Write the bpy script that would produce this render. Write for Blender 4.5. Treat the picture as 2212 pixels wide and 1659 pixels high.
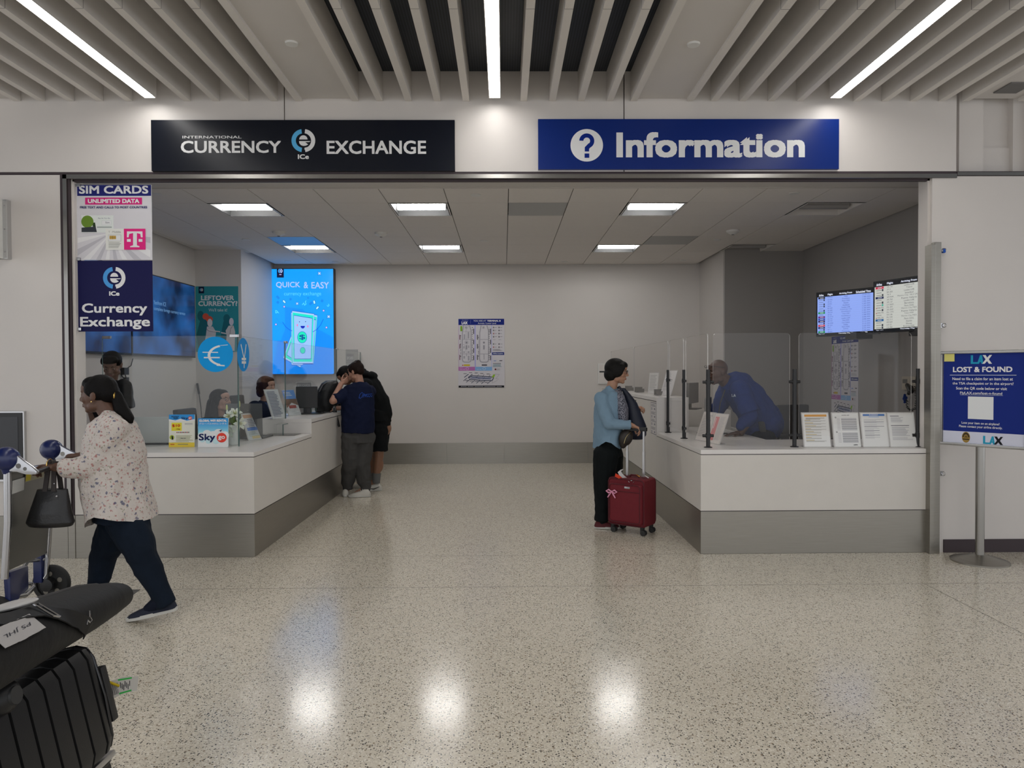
import bpy, bmesh, math, random
from mathutils.bvhtree import BVHTree
from mathutils import noise as MN
from mathutils import Vector, Matrix, Euler
from math import sin, cos, pi, radians as R_
random.seed(7)
C = bpy.context.scene.collection
SC = bpy.context.scene
for o in list(bpy.data.objects): bpy.data.objects.remove(o)
V = Vector
# ---------------- camera, world, exposure ----------------
FPX, YAW, PITCH, ROLL, CAMH = 1562.15, .0113, .0173, .0041, 1.48
IW, IH = 2212, 1659
fwd = V((sin(YAW)*cos(PITCH), cos(YAW)*cos(PITCH), -sin(PITCH)))
r0 = V((cos(YAW), -sin(YAW), 0)); u0 = r0.cross(fwd)
rt = r0*cos(ROLL) - u0*sin(ROLL); up = r0*sin(ROLL) + u0*cos(ROLL)
CAM = V((0, 0, CAMH))
cd = bpy.data.cameras.new('camera'); cam = bpy.data.objects.new('camera', cd); C.objects.link(cam)
M = Matrix.Identity(4)
for i in range(3):
    M[i][0] = rt[i]; M[i][1] = up[i]; M[i][2] = -fwd[i]; M[i][3] = CAM[i]
cam.matrix_world = M
cd.sensor_fit = 'HORIZONTAL'; cd.sensor_width = 36; cd.lens = 36*FPX/IW; cd.clip_start = .05
SC.camera = cam
SC.view_settings.view_transform = 'Standard'; SC.view_settings.look = 'None'
SC.view_settings.gamma = 1; SC.view_settings.use_curve_mapping = False
SC.view_settings.exposure = 2.15
w = bpy.data.worlds.new('world'); SC.world = w; w.use_nodes = True
w.node_tree.nodes['Background'].inputs[0].default_value = (.80, .82, .86, 1)
w.node_tree.nodes['Background'].inputs[1].default_value = .33
STRIP, TROFF = 4.2, 9.5      # emission of the concourse light strips and of the office troffers

def ray(x, y):
    d = fwd*FPX + rt*(x-IW/2) - up*(y-IH/2)
    return d/d.y
def QY(x, y, v): return CAM + ray(x, y)*v                       # picture point at distance v in front
def QZ(x, y, v=0.):
    d = ray(x, y); return CAM + d*((v-CAMH)/d.z)
def QX(x, y, v):
    d = ray(x, y); return CAM + d*(v/d.x)

# ---------------- materials ----------------
def mat(name, col, rough=.5, metal=0., emit=0., noise=0., nscale=20., bump=0., bscale=60., coat=0., spec=.5, aniso=0., trans=0., sub=0.):
    m = bpy.data.materials.new(name); m.use_nodes = True; nt = m.node_tree; b = nt.nodes['Principled BSDF']
    c = (*col, 1)
    b.inputs['Base Color'].default_value = c; b.inputs['Roughness'].default_value = rough
    b.inputs['Metallic'].default_value = metal; b.inputs['Specular IOR Level'].default_value = spec
    if coat: b.inputs['Coat Weight'].default_value = coat; b.inputs['Coat Roughness'].default_value = .08
    if sub: b.inputs['Subsurface Weight'].default_value = sub; b.inputs['Subsurface Scale'].default_value = .01
    if emit: b.inputs['Emission Color'].default_value = c; b.inputs['Emission Strength'].default_value = emit
    if noise or bump:
        tc = nt.nodes.new('ShaderNodeTexCoord')
    if noise:
        n = nt.nodes.new('ShaderNodeTexNoise'); n.inputs['Scale'].default_value = nscale; n.inputs['Detail'].default_value = 4
        nt.links.new(tc.outputs['Object'], n.inputs['Vector'])
        mx = nt.nodes.new('ShaderNodeMix'); mx.data_type = 'RGBA'
        mx.inputs[6].default_value = (*[max(0, k*(1-noise)) for k in col], 1); mx.inputs[7].default_value = (*[min(1, k*(1+noise)) for k in col], 1)
        nt.links.new(n.outputs[0], mx.inputs[0]); nt.links.new(mx.outputs[2], b.inputs['Base Color'])
        if emit: nt.links.new(mx.outputs[2], b.inputs['Emission Color'])
    if bump:
        n2 = nt.nodes.new('ShaderNodeTexNoise'); n2.inputs['Scale'].default_value = bscale; n2.inputs['Detail'].default_value = 3
        nt.links.new(tc.outputs['Object'], n2.inputs['Vector'])
        bp = nt.nodes.new('ShaderNodeBump'); bp.inputs['Strength'].default_value = bump; bp.inputs['Distance'].default_value = .01
        nt.links.new(n2.outputs[0], bp.inputs['Height']); nt.links.new(bp.outputs[0], b.inputs['Normal'])
    return m
def hexc(h):   # sRGB hex to linear
    v = [int(h[i:i+2], 16)/255 for i in (0, 2, 4)]
    return tuple((k/12.92 if k <= .04045 else ((k+.055)/1.055)**2.4) for k in v)
_cache = {}
def pm(h, emit=0., rough=.45):      # flat print / screen colour
    k = (h, emit, rough)
    if k not in _cache: _cache[k] = mat('print_'+h, tuple(min(.80, q*1.4) for q in hexc(h)), .5, spec=.15) if not emit else scrmat(h, emit)
    return _cache[k]
def scrmat(h, emit):
    m = bpy.data.materials.new('screen_'+h); m.use_nodes = True; b = m.node_tree.nodes['Principled BSDF']
    b.inputs['Base Color'].default_value = (.01, .01, .012, 1); b.inputs['Roughness'].default_value = .25
    b.inputs['Emission Color'].default_value = (*hexc(h), 1); b.inputs['Emission Strength'].default_value = emit
    return m

M_ = {}
M_['wall'] = mat('wall_paint', (.66, .62, .585), .5, noise=.03, nscale=3, bump=.03, bscale=220)
M_['wallin'] = mat('office_wall_paint', (.62, .585, .55), .55, noise=.03, nscale=2, bump=.04, bscale=200)
M_['accent'] = mat('grey_accent_paint', (.33, .31, .29), .6, noise=.03, nscale=2, bump=.04, bscale=200)  # office wall paint darkened: shade under the switched-off lights put into the colour
M_['tile'] = mat('ceiling_tile', (.74, .70, .66), .9, noise=.03, nscale=30, bump=.05, bscale=400)
M_['grid'] = mat('tile_gap', (.16, .155, .15), .8)
M_['soffit'] = mat('soffit_paint', (.60, .57, .54), .8, noise=.02, nscale=5)
M_['baffle'] = mat('baffle_paint', (.68, .645, .605), .65, noise=.03, nscale=4)
M_['slab'] = mat('counter_solid_surface', (.74, .71, .68), .28, noise=.02, nscale=4, spec=.5)
M_['front'] = mat('counter_front_laminate', (.66, .625, .575), .4, noise=.045, nscale=5)
M_['shadowgap'] = mat('dark_reveal', (.045, .03, .035), .6)
M_['black'] = mat('black_plastic', (.012, .012, .013), .4)
M_['blackgloss'] = mat('black_gloss', (.008, .008, .01), .12)
M_['chrome'] = mat('chrome', (.46, .46, .47), .22, 1)
M_['alu'] = mat('aluminium', (.6, .6, .6), .35, 1)
M_['white'] = mat('white_plastic', (.68, .67, .64), .4)
M_['paper'] = mat('paper', (.72, .71, .70), .6)
M_['bluepl'] = mat('trolley_blue_plastic', (.004, .012, .085), .3, coat=.2)
def steel():
    m = bpy.data.materials.new('brushed_steel'); m.use_nodes = True; nt = m.node_tree; b = nt.nodes['Principled BSDF']
    tc = nt.nodes.new('ShaderNodeTexCoord'); mp = nt.nodes.new('ShaderNodeMapping'); mp.inputs['Scale'].default_value = (1.5, 1.5, 160)
    n = nt.nodes.new('ShaderNodeTexNoise'); n.inputs['Scale'].default_value = 3; n.inputs['Detail'].default_value = 5
    nt.links.new(tc.outputs['Object'], mp.inputs[0]); nt.links.new(mp.outputs[0], n.inputs['Vector'])
    cr = nt.nodes.new('ShaderNodeValToRGB'); cr.color_ramp.elements[0].color = (.25, .235, .205, 1); cr.color_ramp.elements[1].color = (.37, .35, .31, 1)
    nt.links.new(n.outputs[0], cr.inputs[0]); nt.links.new(cr.outputs[0], b.inputs['Base Color'])
    b.inputs['Metallic'].default_value = .9; b.inputs['Roughness'].default_value = .36
    return m
M_['steel'] = steel()
M_['steelpol'] = mat('polished_steel', (.31, .30, .28), .24, 1)
def terrazzo():
    m = bpy.data.materials.new('terrazzo'); m.use_nodes = True; nt = m.node_tree; b = nt.nodes['Principled BSDF']; L = nt.links.new
    tc = nt.nodes.new('ShaderNodeTexCoord'); out = tc.outputs['Object']
    def vor(s, ch=0):
        v = nt.nodes.new('ShaderNodeTexVoronoi'); v.inputs['Scale'].default_value = s*1.2; L(out, v.inputs['Vector']); return v
    def ramp(sock, a, c, inv=False):
        r = nt.nodes.new('ShaderNodeMapRange'); r.inputs[1].default_value = a; r.inputs[2].default_value = c
        if inv: r.inputs[3].default_value = 1; r.inputs[4].default_value = 0
        L(sock, r.inputs[0]); return r.outputs[0]
    def mix(f, a, c):
        x = nt.nodes.new('ShaderNodeMix'); x.data_type = 'RGBA'; L(f, x.inputs[0])
        for k, s in ((6, a), (7, c)):
            if isinstance(s, tuple): x.inputs[k].default_value = (*s, 1)
            else: L(s, x.inputs[k])
        return x.outputs[2]
    def chips(base, scale, thr, col, size):
        v = vor(scale); sp = nt.nodes.new('ShaderNodeSeparateColor'); L(v.outputs['Color'], sp.inputs[0])
        sel = ramp(sp.outputs[0], thr, thr+.02); d = ramp(v.outputs['Distance'], size, size+.08, True)
        mu = nt.nodes.new('ShaderNodeMath'); mu.operation = 'MULTIPLY'; L(sel, mu.inputs[0]); L(d, mu.inputs[1])
        return mix(mu.outputs[0], base, col)
    n = nt.nodes.new('ShaderNodeTexNoise'); n.inputs['Scale'].default_value = .7; n.inputs['Detail'].default_value = 3; L(out, n.inputs['Vector'])
    base = mix(n.outputs[0], (.60, .535, .42), (.69, .62, .50))
    v = vor(115); sp = nt.nodes.new('ShaderNodeSeparateColor'); L(v.outputs['Color'], sp.inputs[0])
    g = mix(sp.outputs[1], (.50, .45, .36), (.78, .73, .63))
    mx = nt.nodes.new('ShaderNodeMix'); mx.data_type = 'RGBA'; mx.inputs[0].default_value = .5; L(base, mx.inputs[6]); L(g, mx.inputs[7])
    c = mx.outputs[2]
    c = chips(c, 95, .80, (.80, .76, .67), .42)
    c = chips(c, 70, .90, (.27, .21, .145), .38)
    c = chips(c, 84, .80, (.05, .045, .04), .34)
    c = chips(c, 150, .84, (.09, .08, .07), .40)
    L(c, b.inputs['Base Color'])
    b.inputs['Roughness'].default_value = .165; b.inputs['Specular IOR Level'].default_value = .65
    return m
M_['floor'] = terrazzo()
def glassm(name, tint, spec=1.0):
    m = bpy.data.materials.new(name); m.use_nodes = True; nt = m.node_tree
    for n in list(nt.nodes): nt.nodes.remove(n)
    o = nt.nodes.new('ShaderNodeOutputMaterial'); t = nt.nodes.new('ShaderNodeBsdfTransparent'); t.inputs[0].default_value = (*tint, 1)
    g = nt.nodes.new('ShaderNodeBsdfGlossy'); g.inputs['Roughness'].default_value = .02; g.inputs[0].default_value = (.97, .97, .97, 1)
    f = nt.nodes.new('ShaderNodeFresnel'); ge = nt.nodes.new('ShaderNodeNewGeometry'); mr = nt.nodes.new('ShaderNodeMapRange')
    mr.inputs[3].default_value = 1.5; mr.inputs[4].default_value = 1/1.5; nt.links.new(ge.outputs['Backfacing'], mr.inputs[0]); nt.links.new(mr.outputs[0], f.inputs[0])
    x = nt.nodes.new('ShaderNodeMixShader'); mk = nt.nodes.new('ShaderNodeMath'); mk.operation = 'MULTIPLY'; mk.inputs[1].default_value = spec; nt.links.new(f.outputs[0], mk.inputs[0]); nt.links.new(mk.outputs[0], x.inputs[0]); nt.links.new(t.outputs[0], x.inputs[1]); nt.links.new(g.outputs[0], x.inputs[2])
    nt.links.new(x.outputs[0], o.inputs[0]); return m
M_['glass'] = glassm('clear_glass', (.955, .97, .965), .5)
M_['glassedge'] = mat('glass_edge', (.10, .16, .15), .2)
M_['acrylic'] = glassm('clear_acrylic', (.975, .97, .965), .32)
M_['acredge'] = mat('acrylic_edge', (.55, .53, .51), .25)

# ---------------- mesh helpers ----------------
def tag(o, label=None, cat=None, group=None, kind=None):
    if label: o['label'] = label
    if cat: o['category'] = cat
    if group: o['group'] = group
    if kind: o['kind'] = kind
    return o
def empty(name, loc=(0, 0, 0), label=None, cat=None, group=None):
    o = bpy.data.objects.new(name, None); C.objects.link(o); o.location = loc; o.empty_display_size = .1
    return tag(o, label, cat, group)
def par(o, p):      # meshes are written in world coordinates; things hang on an Empty at their base
    if p is not None:
        o.parent = p; o.matrix_parent_inverse = Matrix.Translation(p.location).inverted() if p.type == 'EMPTY' else Matrix.Identity(4)
    return o
def dup(root, loc, rz=0., label=None, group=None):
    r = root.copy(); C.objects.link(r); r.location = loc; r.rotation_euler = (0, 0, rz)
    if label: r['label'] = label
    if group: r['group'] = group
    for ch in list(root.children):
        c = ch.copy(); C.objects.link(c); c.parent = r; c.matrix_parent_inverse = ch.matrix_parent_inverse.copy()
        for g in ch.children:
            d = g.copy(); C.objects.link(d); d.parent = c
    return r
def basis(d):
    d = V(d).normalized(); a = V((0, 0, 1)) if abs(d.z) < .95 else V((1, 0, 0))
    x = a.cross(d).normalized(); return x, d.cross(x), d
class MB:
    def __init__(s): s.b = bmesh.new(); s.mats = []; s.mi = 0
    def use(s, m):
        if m not in s.mats: s.mats.append(m)
        s.mi = s.mats.index(m); return s
    def face(s, vs):
        try: f = s.b.faces.new(vs); f.material_index = s.mi; return f
        except ValueError: return None
    def box(s, a, b, R=None, c=None):
        a, b = V(a), V(b); vs = []
        ce = (a+b)/2 if c is None else V(c)
        for z in (0, 1):
            for x, y in ((0, 0), (1, 0), (1, 1), (0, 1)):
                p = V(((a.x, b.x)[x], (a.y, b.y)[y], (a.z, b.z)[z]))
                if R is not None: p = R @ (p-ce) + ce
                vs.append(s.b.verts.new(p))
        for q in ((3, 2, 1, 0), (4, 5, 6, 7), (0, 1, 5, 4), (1, 2, 6, 5), (2, 3, 7, 6), (3, 0, 4, 7)): s.face([vs[i] for i in q])
        return s
    def hexa(s, pts):     # 8 points: bottom 4 then top 4
        vs = [s.b.verts.new(p) for p in pts]
        for q in ((3, 2, 1, 0), (4, 5, 6, 7), (0, 1, 5, 4), (1, 2, 6, 5), (2, 3, 7, 6), (3, 0, 4, 7)): s.face([vs[i] for i in q])
        return s
    def loft(s, rings, cap=True, close=False):
        vr = [[s.b.verts.new(p) for p in r] for r in rings]; n = len(vr[0])
        rr = range(len(vr) if close else len(vr)-1)
        for i in rr:
            j = (i+1) % len(vr)
            for k in range(n): s.face([vr[i][k], vr[i][(k+1) % n], vr[j][(k+1) % n], vr[j][k]])
        if cap and not close: s.face(vr[0][::-1]); s.face(vr[-1])
        return s
    def cyl(s, p0, p1, r0, r1=None, n=20, cap=True):
        p0, p1 = V(p0), V(p1); r1 = r0 if r1 is None else r1; x, y, d = basis(p1-p0)
        return s.loft([[p + (x*cos(2*pi*k/n)+y*sin(2*pi*k/n))*r for k in range(n)] for p, r in ((p0, r0), (p1, r1))], cap)
    def tube(s, pts, r, n=10, cap=True, close=False):
        pts = [V(p) for p in pts]; rings = []; px = None
        for i, p in enumerate(pts):
            a = pts[i-1] if (i or close) else p; b = pts[(i+1) % len(pts)] if (i < len(pts)-1 or close) else p
            d = (b-a).normalized()
            if px is None: px, py, _ = basis(d)
            px = (px - d*px.dot(d)).normalized(); py = d.cross(px)
            rr = r[i] if isinstance(r, (list, tuple)) else r
            rings.append([p + (px*cos(2*pi*k/n)+py*sin(2*pi*k/n))*rr for k in range(n)])
        return s.loft(rings, cap, close)
    def lathe(s, c, prof, n=28, ax=(0, 0, 1)):
        x, y, d = basis(ax); c = V(c)
        return s.loft([[c + d*h + (x*cos(2*pi*k/n)+y*sin(2*pi*k/n))*r for k in range(n)] for r, h in prof])
    def ell(s, c, r, R=None, nu=20, nv=12):
        c = V(c); r = (r, r, r) if isinstance(r, (int, float)) else r; rings = []
        for i in range(1, nv):
            t = pi*i/nv; ring = []
            for k in range(nu):
                p = V((r[0]*sin(t)*cos(2*pi*k/nu), r[1]*sin(t)*sin(2*pi*k/nu), -r[2]*cos(t)))
                ring.append(c + (R @ p if R is not None else p))
            rings.append(ring)
        vr = [[s.b.verts.new(p) for p in q] for q in rings]
        for i in range(len(vr)-1):
            for k in range(nu): s.face([vr[i][k], vr[i][(k+1) % nu], vr[i+1][(k+1) % nu], vr[i+1][k]])
        for q, z, fl in ((vr[0], -1, 1), (vr[-1], 1, 0)):
            p = V((0, 0, z*r[2])); t = s.b.verts.new(c + (R @ p if R is not None else p))
            for k in range(nu):
                f = [t, q[(k+1) % nu], q[k]]; s.face(f if fl else f[::-1])
        return s
    def cap(s, p0, p1, r0, r1=None, n=14):      # tapered capsule
        p0, p1 = V(p0), V(p1); r1 = r0 if r1 is None else r1; x, y, d = basis(p1-p0); rings = []
        for p, r, sg in ((p0, r0, -1), (p1, r1, 1)):
            an = [80, 60, 40, 20, 0] if sg < 0 else [0, 20, 40, 60, 80]
            for a in an:
                a = R_(a); rings.append([p + d*sg*r*sin(a) + (x*cos(2*pi*k/n)+y*sin(2*pi*k/n))*r*cos(a) for k in range(n)])
        return s.loft(rings)
    def eloft(s, secs, n=24):     # (centre, rx, ry, rotation-matrix or None[, power])
        rings = []
        for q in secs:
            c, rx, ry = V(q[0]), q[1], q[2]; Rm = q[3] if len(q) > 3 and q[3] is not None else Matrix.Identity(3)
            rings.append([c + Rm @ V((rx*cos(2*pi*k/n), ry*sin(2*pi*k/n), 0)) for k in range(n)])
        return s.loft(rings)
    def prism(s, pts, off):
        off = V(off); a = [s.b.verts.new(p) for p in pts]; b = [s.b.verts.new(V(p)+off) for p in pts]; n = len(a)
        s.face(a); s.face(b[::-1])
        for k in range(n): s.face([a[k], b[k], b[(k+1) % n], a[(k+1) % n]])
        return s
    def build(s, name, m=None, parent=None, bev=0., smooth=True, seg=2, label=None, angle=40):
        me = bpy.data.meshes.new(name); bmesh.ops.recalc_face_normals(s.b, faces=s.b.faces[:])
        if bev:
            es = [e for e in s.b.edges if len(e.link_faces) == 2 and e.calc_face_angle(0) > .5]
            if es: bmesh.ops.bevel(s.b, geom=es, offset=bev, segments=seg, affect='EDGES', profile=.7, clamp_overlap=True)
        s.b.to_mesh(me); s.b.free()
        for k in (s.mats or [m]): me.materials.append(k)
        if smooth:
            me.polygons.foreach_set('use_smooth', [True]*len(me.polygons))
            try: me.set_sharp_from_angle(angle=R_(angle))
            except Exception: pass
        o = bpy.data.objects.new(name, me); C.objects.link(o); par(o, parent)
        if label: o['label'] = label
        return o
FOLD = {'shirt': (.014, 12, 5), 'tee_shirt': (.012, 12, 4), 'jeans': (.010, 13, 9), 'trousers': (.010, 13, 6), 'sweatpants': (.014, 12, 7), 'hoodie': (.014, 10, 6), 'shorts': (.010, 11, 4), 'jacket': (.009, 12, 6), 'blouse': (.006, 14, 6)}
def remesh(mb, name, m, parent=None, vox=.006, smooth=2, label=None):
    me = bpy.data.meshes.new('t'); bmesh.ops.recalc_face_normals(mb.b, faces=mb.b.faces[:]); mb.b.to_mesh(me); mb.b.free()
    t = bpy.data.objects.new('t', me); C.objects.link(t)
    r = t.modifiers.new('r', 'REMESH'); r.mode = 'VOXEL'; r.voxel_size = vox
    if smooth: k = t.modifiers.new('s', 'SMOOTH'); k.factor = .5; k.iterations = smooth
    dg = bpy.context.evaluated_depsgraph_get(); out = bpy.data.meshes.new_from_object(t.evaluated_get(dg))
    bpy.data.objects.remove(t); bpy.data.meshes.remove(me)
    out.materials.clear(); out.materials.append(m); out.name = name
    f = FOLD.get(name)
    if f:      # soft folds and creases of cloth
        a, fx, fz = f; sd = V((len(out.vertices) % 97, 3.1, 7.7)); ns = [v.normal.copy() for v in out.vertices]
        for v, n in zip(out.vertices, ns):
            p = V((v.co.x*fx, v.co.y*fx, v.co.z*fz))+sd; q = V((v.co.x+v.co.z*.7, v.co.y, v.co.z-v.co.x*.7))*fx*.8+sd
            v.co += n*a*(MN.noise(p)*.9+(1-abs(MN.noise(q))*2.2)*.45)
    out.polygons.foreach_set('use_smooth', [True]*len(out.polygons))
    o = bpy.data.objects.new(name, out); C.objects.link(o); par(o, parent)
    if label: o['label'] = label
    return o
def struct(mb, name, m=None, bev=0., smooth=False, label=None):
    o = mb.build(name, m, None, bev, smooth); o['kind'] = 'structure'
    if label: o['label'] = label
    return o
def single(mb, name, m, label, cat, group=None, bev=0., smooth=True):
    o = mb.build(name, m, None, bev, smooth); return tag(o, label, cat, group)

# ---------------- flat art on signs, sheets and screens ----------------
_fonts = {}
def textmesh(s, bold=0.):
    k = (s, bold)
    if k in _fonts: return _fonts[k]
    cu = bpy.data.curves.new('t', 'FONT'); cu.body = s; cu.size = 1; cu.offset = bold; cu.resolution_u = 3
    o = bpy.data.objects.new('t', cu); C.objects.link(o)
    dg = bpy.context.evaluated_depsgraph_get(); dg.update(); me = o.evaluated_get(dg).to_mesh()
    vs = [(v.co.x, v.co.y) for v in me.vertices]; fs = [tuple(p.vertices) for p in me.polygons]
    o.evaluated_get(dg).to_mesh_clear(); bpy.data.objects.remove(o); bpy.data.curves.remove(cu)
    _fonts[k] = (vs, fs); return _fonts[k]
class Board:
    """art on the plane through O with unit axes U (right) and W (down), facing N; T turns drawing coordinates into (a, b) metres"""
    def __init__(s, O, U, W, N, T=None, emit=0., step=.0006):
        s.O, s.U, s.W, s.N = V(O), V(U).normalized(), V(W).normalized(), V(N).normalized()
        s.T = T or (lambda x, y: (x, y)); s.emit = emit; s.step = step; s.L = 1; s.k = 0; s.art = MB(); s.tx = []
    def crop(s, ox, oy, k):      # drawing coordinates are those of an enlarged picture detail, dropped on the plane
        def T(x, y):
            d = ray(ox+x/k, oy+y/k); t = (s.O-CAM).dot(s.N)/d.dot(s.N); p = CAM+d*t-s.O
            return p.dot(s.U), p.dot(s.W)
        s.T = T; return s
    def P(s, a, b, z=None): return s.O + s.U*a + s.W*b + s.N*(s.step*(s.L if z is None else z))
    def m(s, h): return pm(h, s.emit)
    def up(s): s.L += 1; return s
    def poly(s, pts, h, raw=False):
        s.art.use(s.m(h)); q = [pt if raw else s.T(*pt) for pt in pts]; s.k = (s.k+1) % 16
        s.art.face([s.art.b.verts.new(s.P(*k, s.L+s.k*.05)) for k in q]); return s
    def rect(s, x0, y0, x1, y1, h):
        a = s.T(x0, y0); b = s.T(x1, y1)
        return s.poly([(a[0], a[1]), (b[0], a[1]), (b[0], b[1]), (a[0], b[1])], h, True)
    def circ(s, x, y, r, h, n=28, ry=None, a0=0, a1=360, r_in=0):
        c = s.T(x, y); e = s.T(x+r, y); f = s.T(x, y+(ry or r)); rx = abs(e[0]-c[0]); ryy = abs(f[1]-c[1])
        an = [R_(a0+(a1-a0)*k/n) for k in range(n+1)]
        if r_in:
            q = r_in/r
            for k in range(n):
                s.poly([(c[0]+rx*t*cos(an[j]), c[1]-ryy*t*sin(an[j])) for t, j in ((1, k), (1, k+1), (q, k+1), (q, k))], h, True)
        else:
            pts = [(c[0]+rx*cos(a), c[1]-ryy*sin(a)) for a in (an[:-1] if a1-a0 == 360 else an)]
            s.poly(pts, h, True)
        return s
    def line(s, pts, w, h):
        q = [V((*s.T(*p), 0)) for p in pts]; c = s.T(*pts[0]); e = s.T(pts[0][0]+w, pts[0][1]); ww = abs(e[0]-c[0])/2
        for a, b in zip(q, q[1:]):
            d = (b-a)
            if d.length < 1e-6: continue
            d.normalize(); n = V((-d.y, d.x, 0))*ww; a = a-d*ww*.5; b = b+d*ww*.5
            s.poly([(k.x, k.y) for k in (a+n, b+n, b-n, a-n)], h, True)
        return s
    def text(s, t, x0, y0, x1, y1, h, bold=0., rot=0):     # fitted to the box; bold widens the strokes
        a = s.T(x0, y0); b = s.T(x1, y1); vs, fs = textmesh(t, 0.)
        if not vs: return s
        bold = max(0., bold); lx = min(v[0] for v in vs); hx = max(v[0] for v in vs); ly = min(v[1] for v in vs); hy = max(v[1] for v in vs)
        sx = (b[0]-a[0])/max(hx-lx+2*bold, 1e-4); sy = (b[1]-a[1])/max(hy-ly+2*bold, 1e-4)
        q = []
        for n, (ox, oy) in enumerate(((0, 0), (1, 1), (-1, 1), (1, -1), (-1, -1)) if bold else ((0, 0),)):
            q.append([s.P(a[0]+(v[0]-lx+bold+ox*bold)*sx, b[1]-(v[1]-ly+bold+oy*bold)*sy, s.L+.85+n*.04) for v in vs])
        s.tx.append((q, fs, s.m(h)))
        return s
    def lines(s, x0, y0, x1, n, dy, h, th=.35, ragged=.3, rnd=None):      # rows of small print
        rnd = rnd or random.Random(int(abs(x0*7+y0*3)))
        for i in range(n):
            xe = x1-(x1-x0)*ragged*rnd.random(); x = x0
            s.rect(x, y0+i*dy, xe, y0+i*dy+dy*th, h)
        return s
    def done(s, parent, art='artwork', txt='lettering'):
        if len(s.art.b.faces): s.art.build(art, None, parent, smooth=False)
        m = None
        for q, fs, mt in s.tx:      # one mesh per line of writing; long tables stay one mesh
            if m is None or len(s.tx) <= 14: m = MB(); last = m
            m.use(mt)
            for vs in q:
                bv = [m.b.verts.new(v) for v in vs]
                for f in fs: m.face([bv[i] for i in f])
            if len(s.tx) <= 14: m.build(txt, None, parent, smooth=False)
        if m is not None and len(s.tx) > 14: m.build(txt, None, parent, smooth=False)
def ice_logo(B, cx, cy, r, blue='4f9bc9', white='d8d8d8', name=True, nb=None):
    B.circ(cx-.03*r, cy, r, blue, 16, a0=98, a1=262, r_in=r*.62)
    B.circ(cx+.03*r, cy, r, white, 16, a0=-82, a1=82, r_in=r*.64)
    B.poly([(cx-.36*r, cy-.1*r)]+[(cx-.36*r*cos(a), cy-.1*r-.36*r*sin(a)) for a in [pi*k/10 for k in range(1, 10)]]+[(cx+.36*r, cy-.1*r)], white)
    B.poly([(cx-.38*r, cy+.04*r), (cx+.62*r, cy+.04*r), (cx+.52*r, cy+.12*r), (cx+.16*r, cy+.14*r), (cx+.42*r, cy+.34*r), (cx+.2*r, cy+.44*r), (cx, cy+.46*r), (cx-.2*r, cy+.40*r), (cx-.34*r, cy+.24*r)], white)
    B.poly([(cx+.1*r, cy+.62*r), (cx+.34*r, cy+.56*r), (cx+.3*r, cy+.78*r), (cx+.1*r, cy+.8*r)], white)

_bv = {}
def onto(o, x, y, off=.003):      # where the sight line through a picture point meets a modelled surface
    if o.name not in _bv: _bv[o.name] = BVHTree.FromPolygons([v.co for v in o.data.vertices], [p.vertices for p in o.data.polygons])
    h, n, i, d = _bv[o.name].ray_cast(CAM, ray(x, y).normalized())
    if h is None: return None, None
    if n.dot(h-CAM) > 0: n = -n
    return h+n*off, n
def ribbon(m, o, pts, wd, off=.004, th=.002, steps=6):      # a flat band laid on a surface
    P = []
    for a, b in zip(pts, pts[1:]):
        for k in range(steps): P.append((a[0]+(b[0]-a[0])*k/steps, a[1]+(b[1]-a[1])*k/steps))
    P.append(pts[-1]); H = [onto(o, *p, off) for p in P]; H = [h for h in H if h[0] is not None]; rings = []
    for i, (h, n) in enumerate(H):
        t = (H[min(i+1, len(H)-1)][0]-H[max(i-1, 0)][0]).normalized(); s_ = t.cross(n).normalized()*wd/2; rings.append([h-s_, h+s_, h+s_+n*th, h-s_+n*th])
    m.loft(rings)
# ======================= the setting =======================
Y0, ZH, ZD, ZC = 5.80, 3.04, 3.87, 3.193           # facade plane, opening head, concourse deck, office ceiling
XL, XR = -3.43, 3.45                                # opening jambs
YB = 11.62; XWL, XWR = -4.30, 4.31; YRL, YRR = 10.16, 10.37; XNL, XNR = -3.66, 3.155
m = MB(); m.box((-9, -6, -.1), (9, 12.2, 0)); floor = struct(m, 'floor', M_['floor'])
m = MB().use(mat('floor_joint', (.16, .14, .11), .5))
m.box((-9, 4.945, -.001), (9, 4.950, .0006)); m.box((XL, 5.795, -.001), (XR, 5.798, .0006)); m.box((-2.645, 4.95, -.001), (-2.640, 5.79, .0006))
m.box((-9, 1.9, -.001), (9, 1.904, .0006)); m.box((2.9, -2, -.001), (2.904, 4.94, .0006))
struct(m, 'trim_1', label='thin dark expansion joints across the terrazzo')
m = MB(); a, b, c = QZ(303, 1274), QZ(150, 1274), QZ(150, 1385)
m.prism([(a.x, a.y, 0), (b.x, b.y, 0), (c.x, c.y, 0)], (0, 0, .0008))
struct(m, 'trim_2', mat('black_inlay', (.02, .02, .022), .2, noise=.8, nscale=60), label='black triangular inlay in the terrazzo')

# walls of the office
m = MB(); m.box((XNL, YB, 0), (XNR, YB+.2, ZC+.3)); struct(m, 'wall_back', M_['wallin'])
m = MB(); m.box((XWL-.2, 5.98, 0), (XWL, YRL, ZC+.3)); m.box((XWL-.2, YRL, 0), (XNL, YB+.2, ZC+.3)); struct(m, 'wall_office_left', M_['wallin'])
m = MB().use(M_['accent']); m.box((XWR, 5.98, 0), (XWR+.2, YRR, ZC+.3)); m.box((XNR+.02, YRR, 0), (XWR+.2, YB+.2, ZC+.3)); m.use(M_['wallin']).box((XNR, YRR+.0, 0), (XNR+.02, YB+.1, ZC+.3)); struct(m, 'wall_office_right', None)
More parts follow.
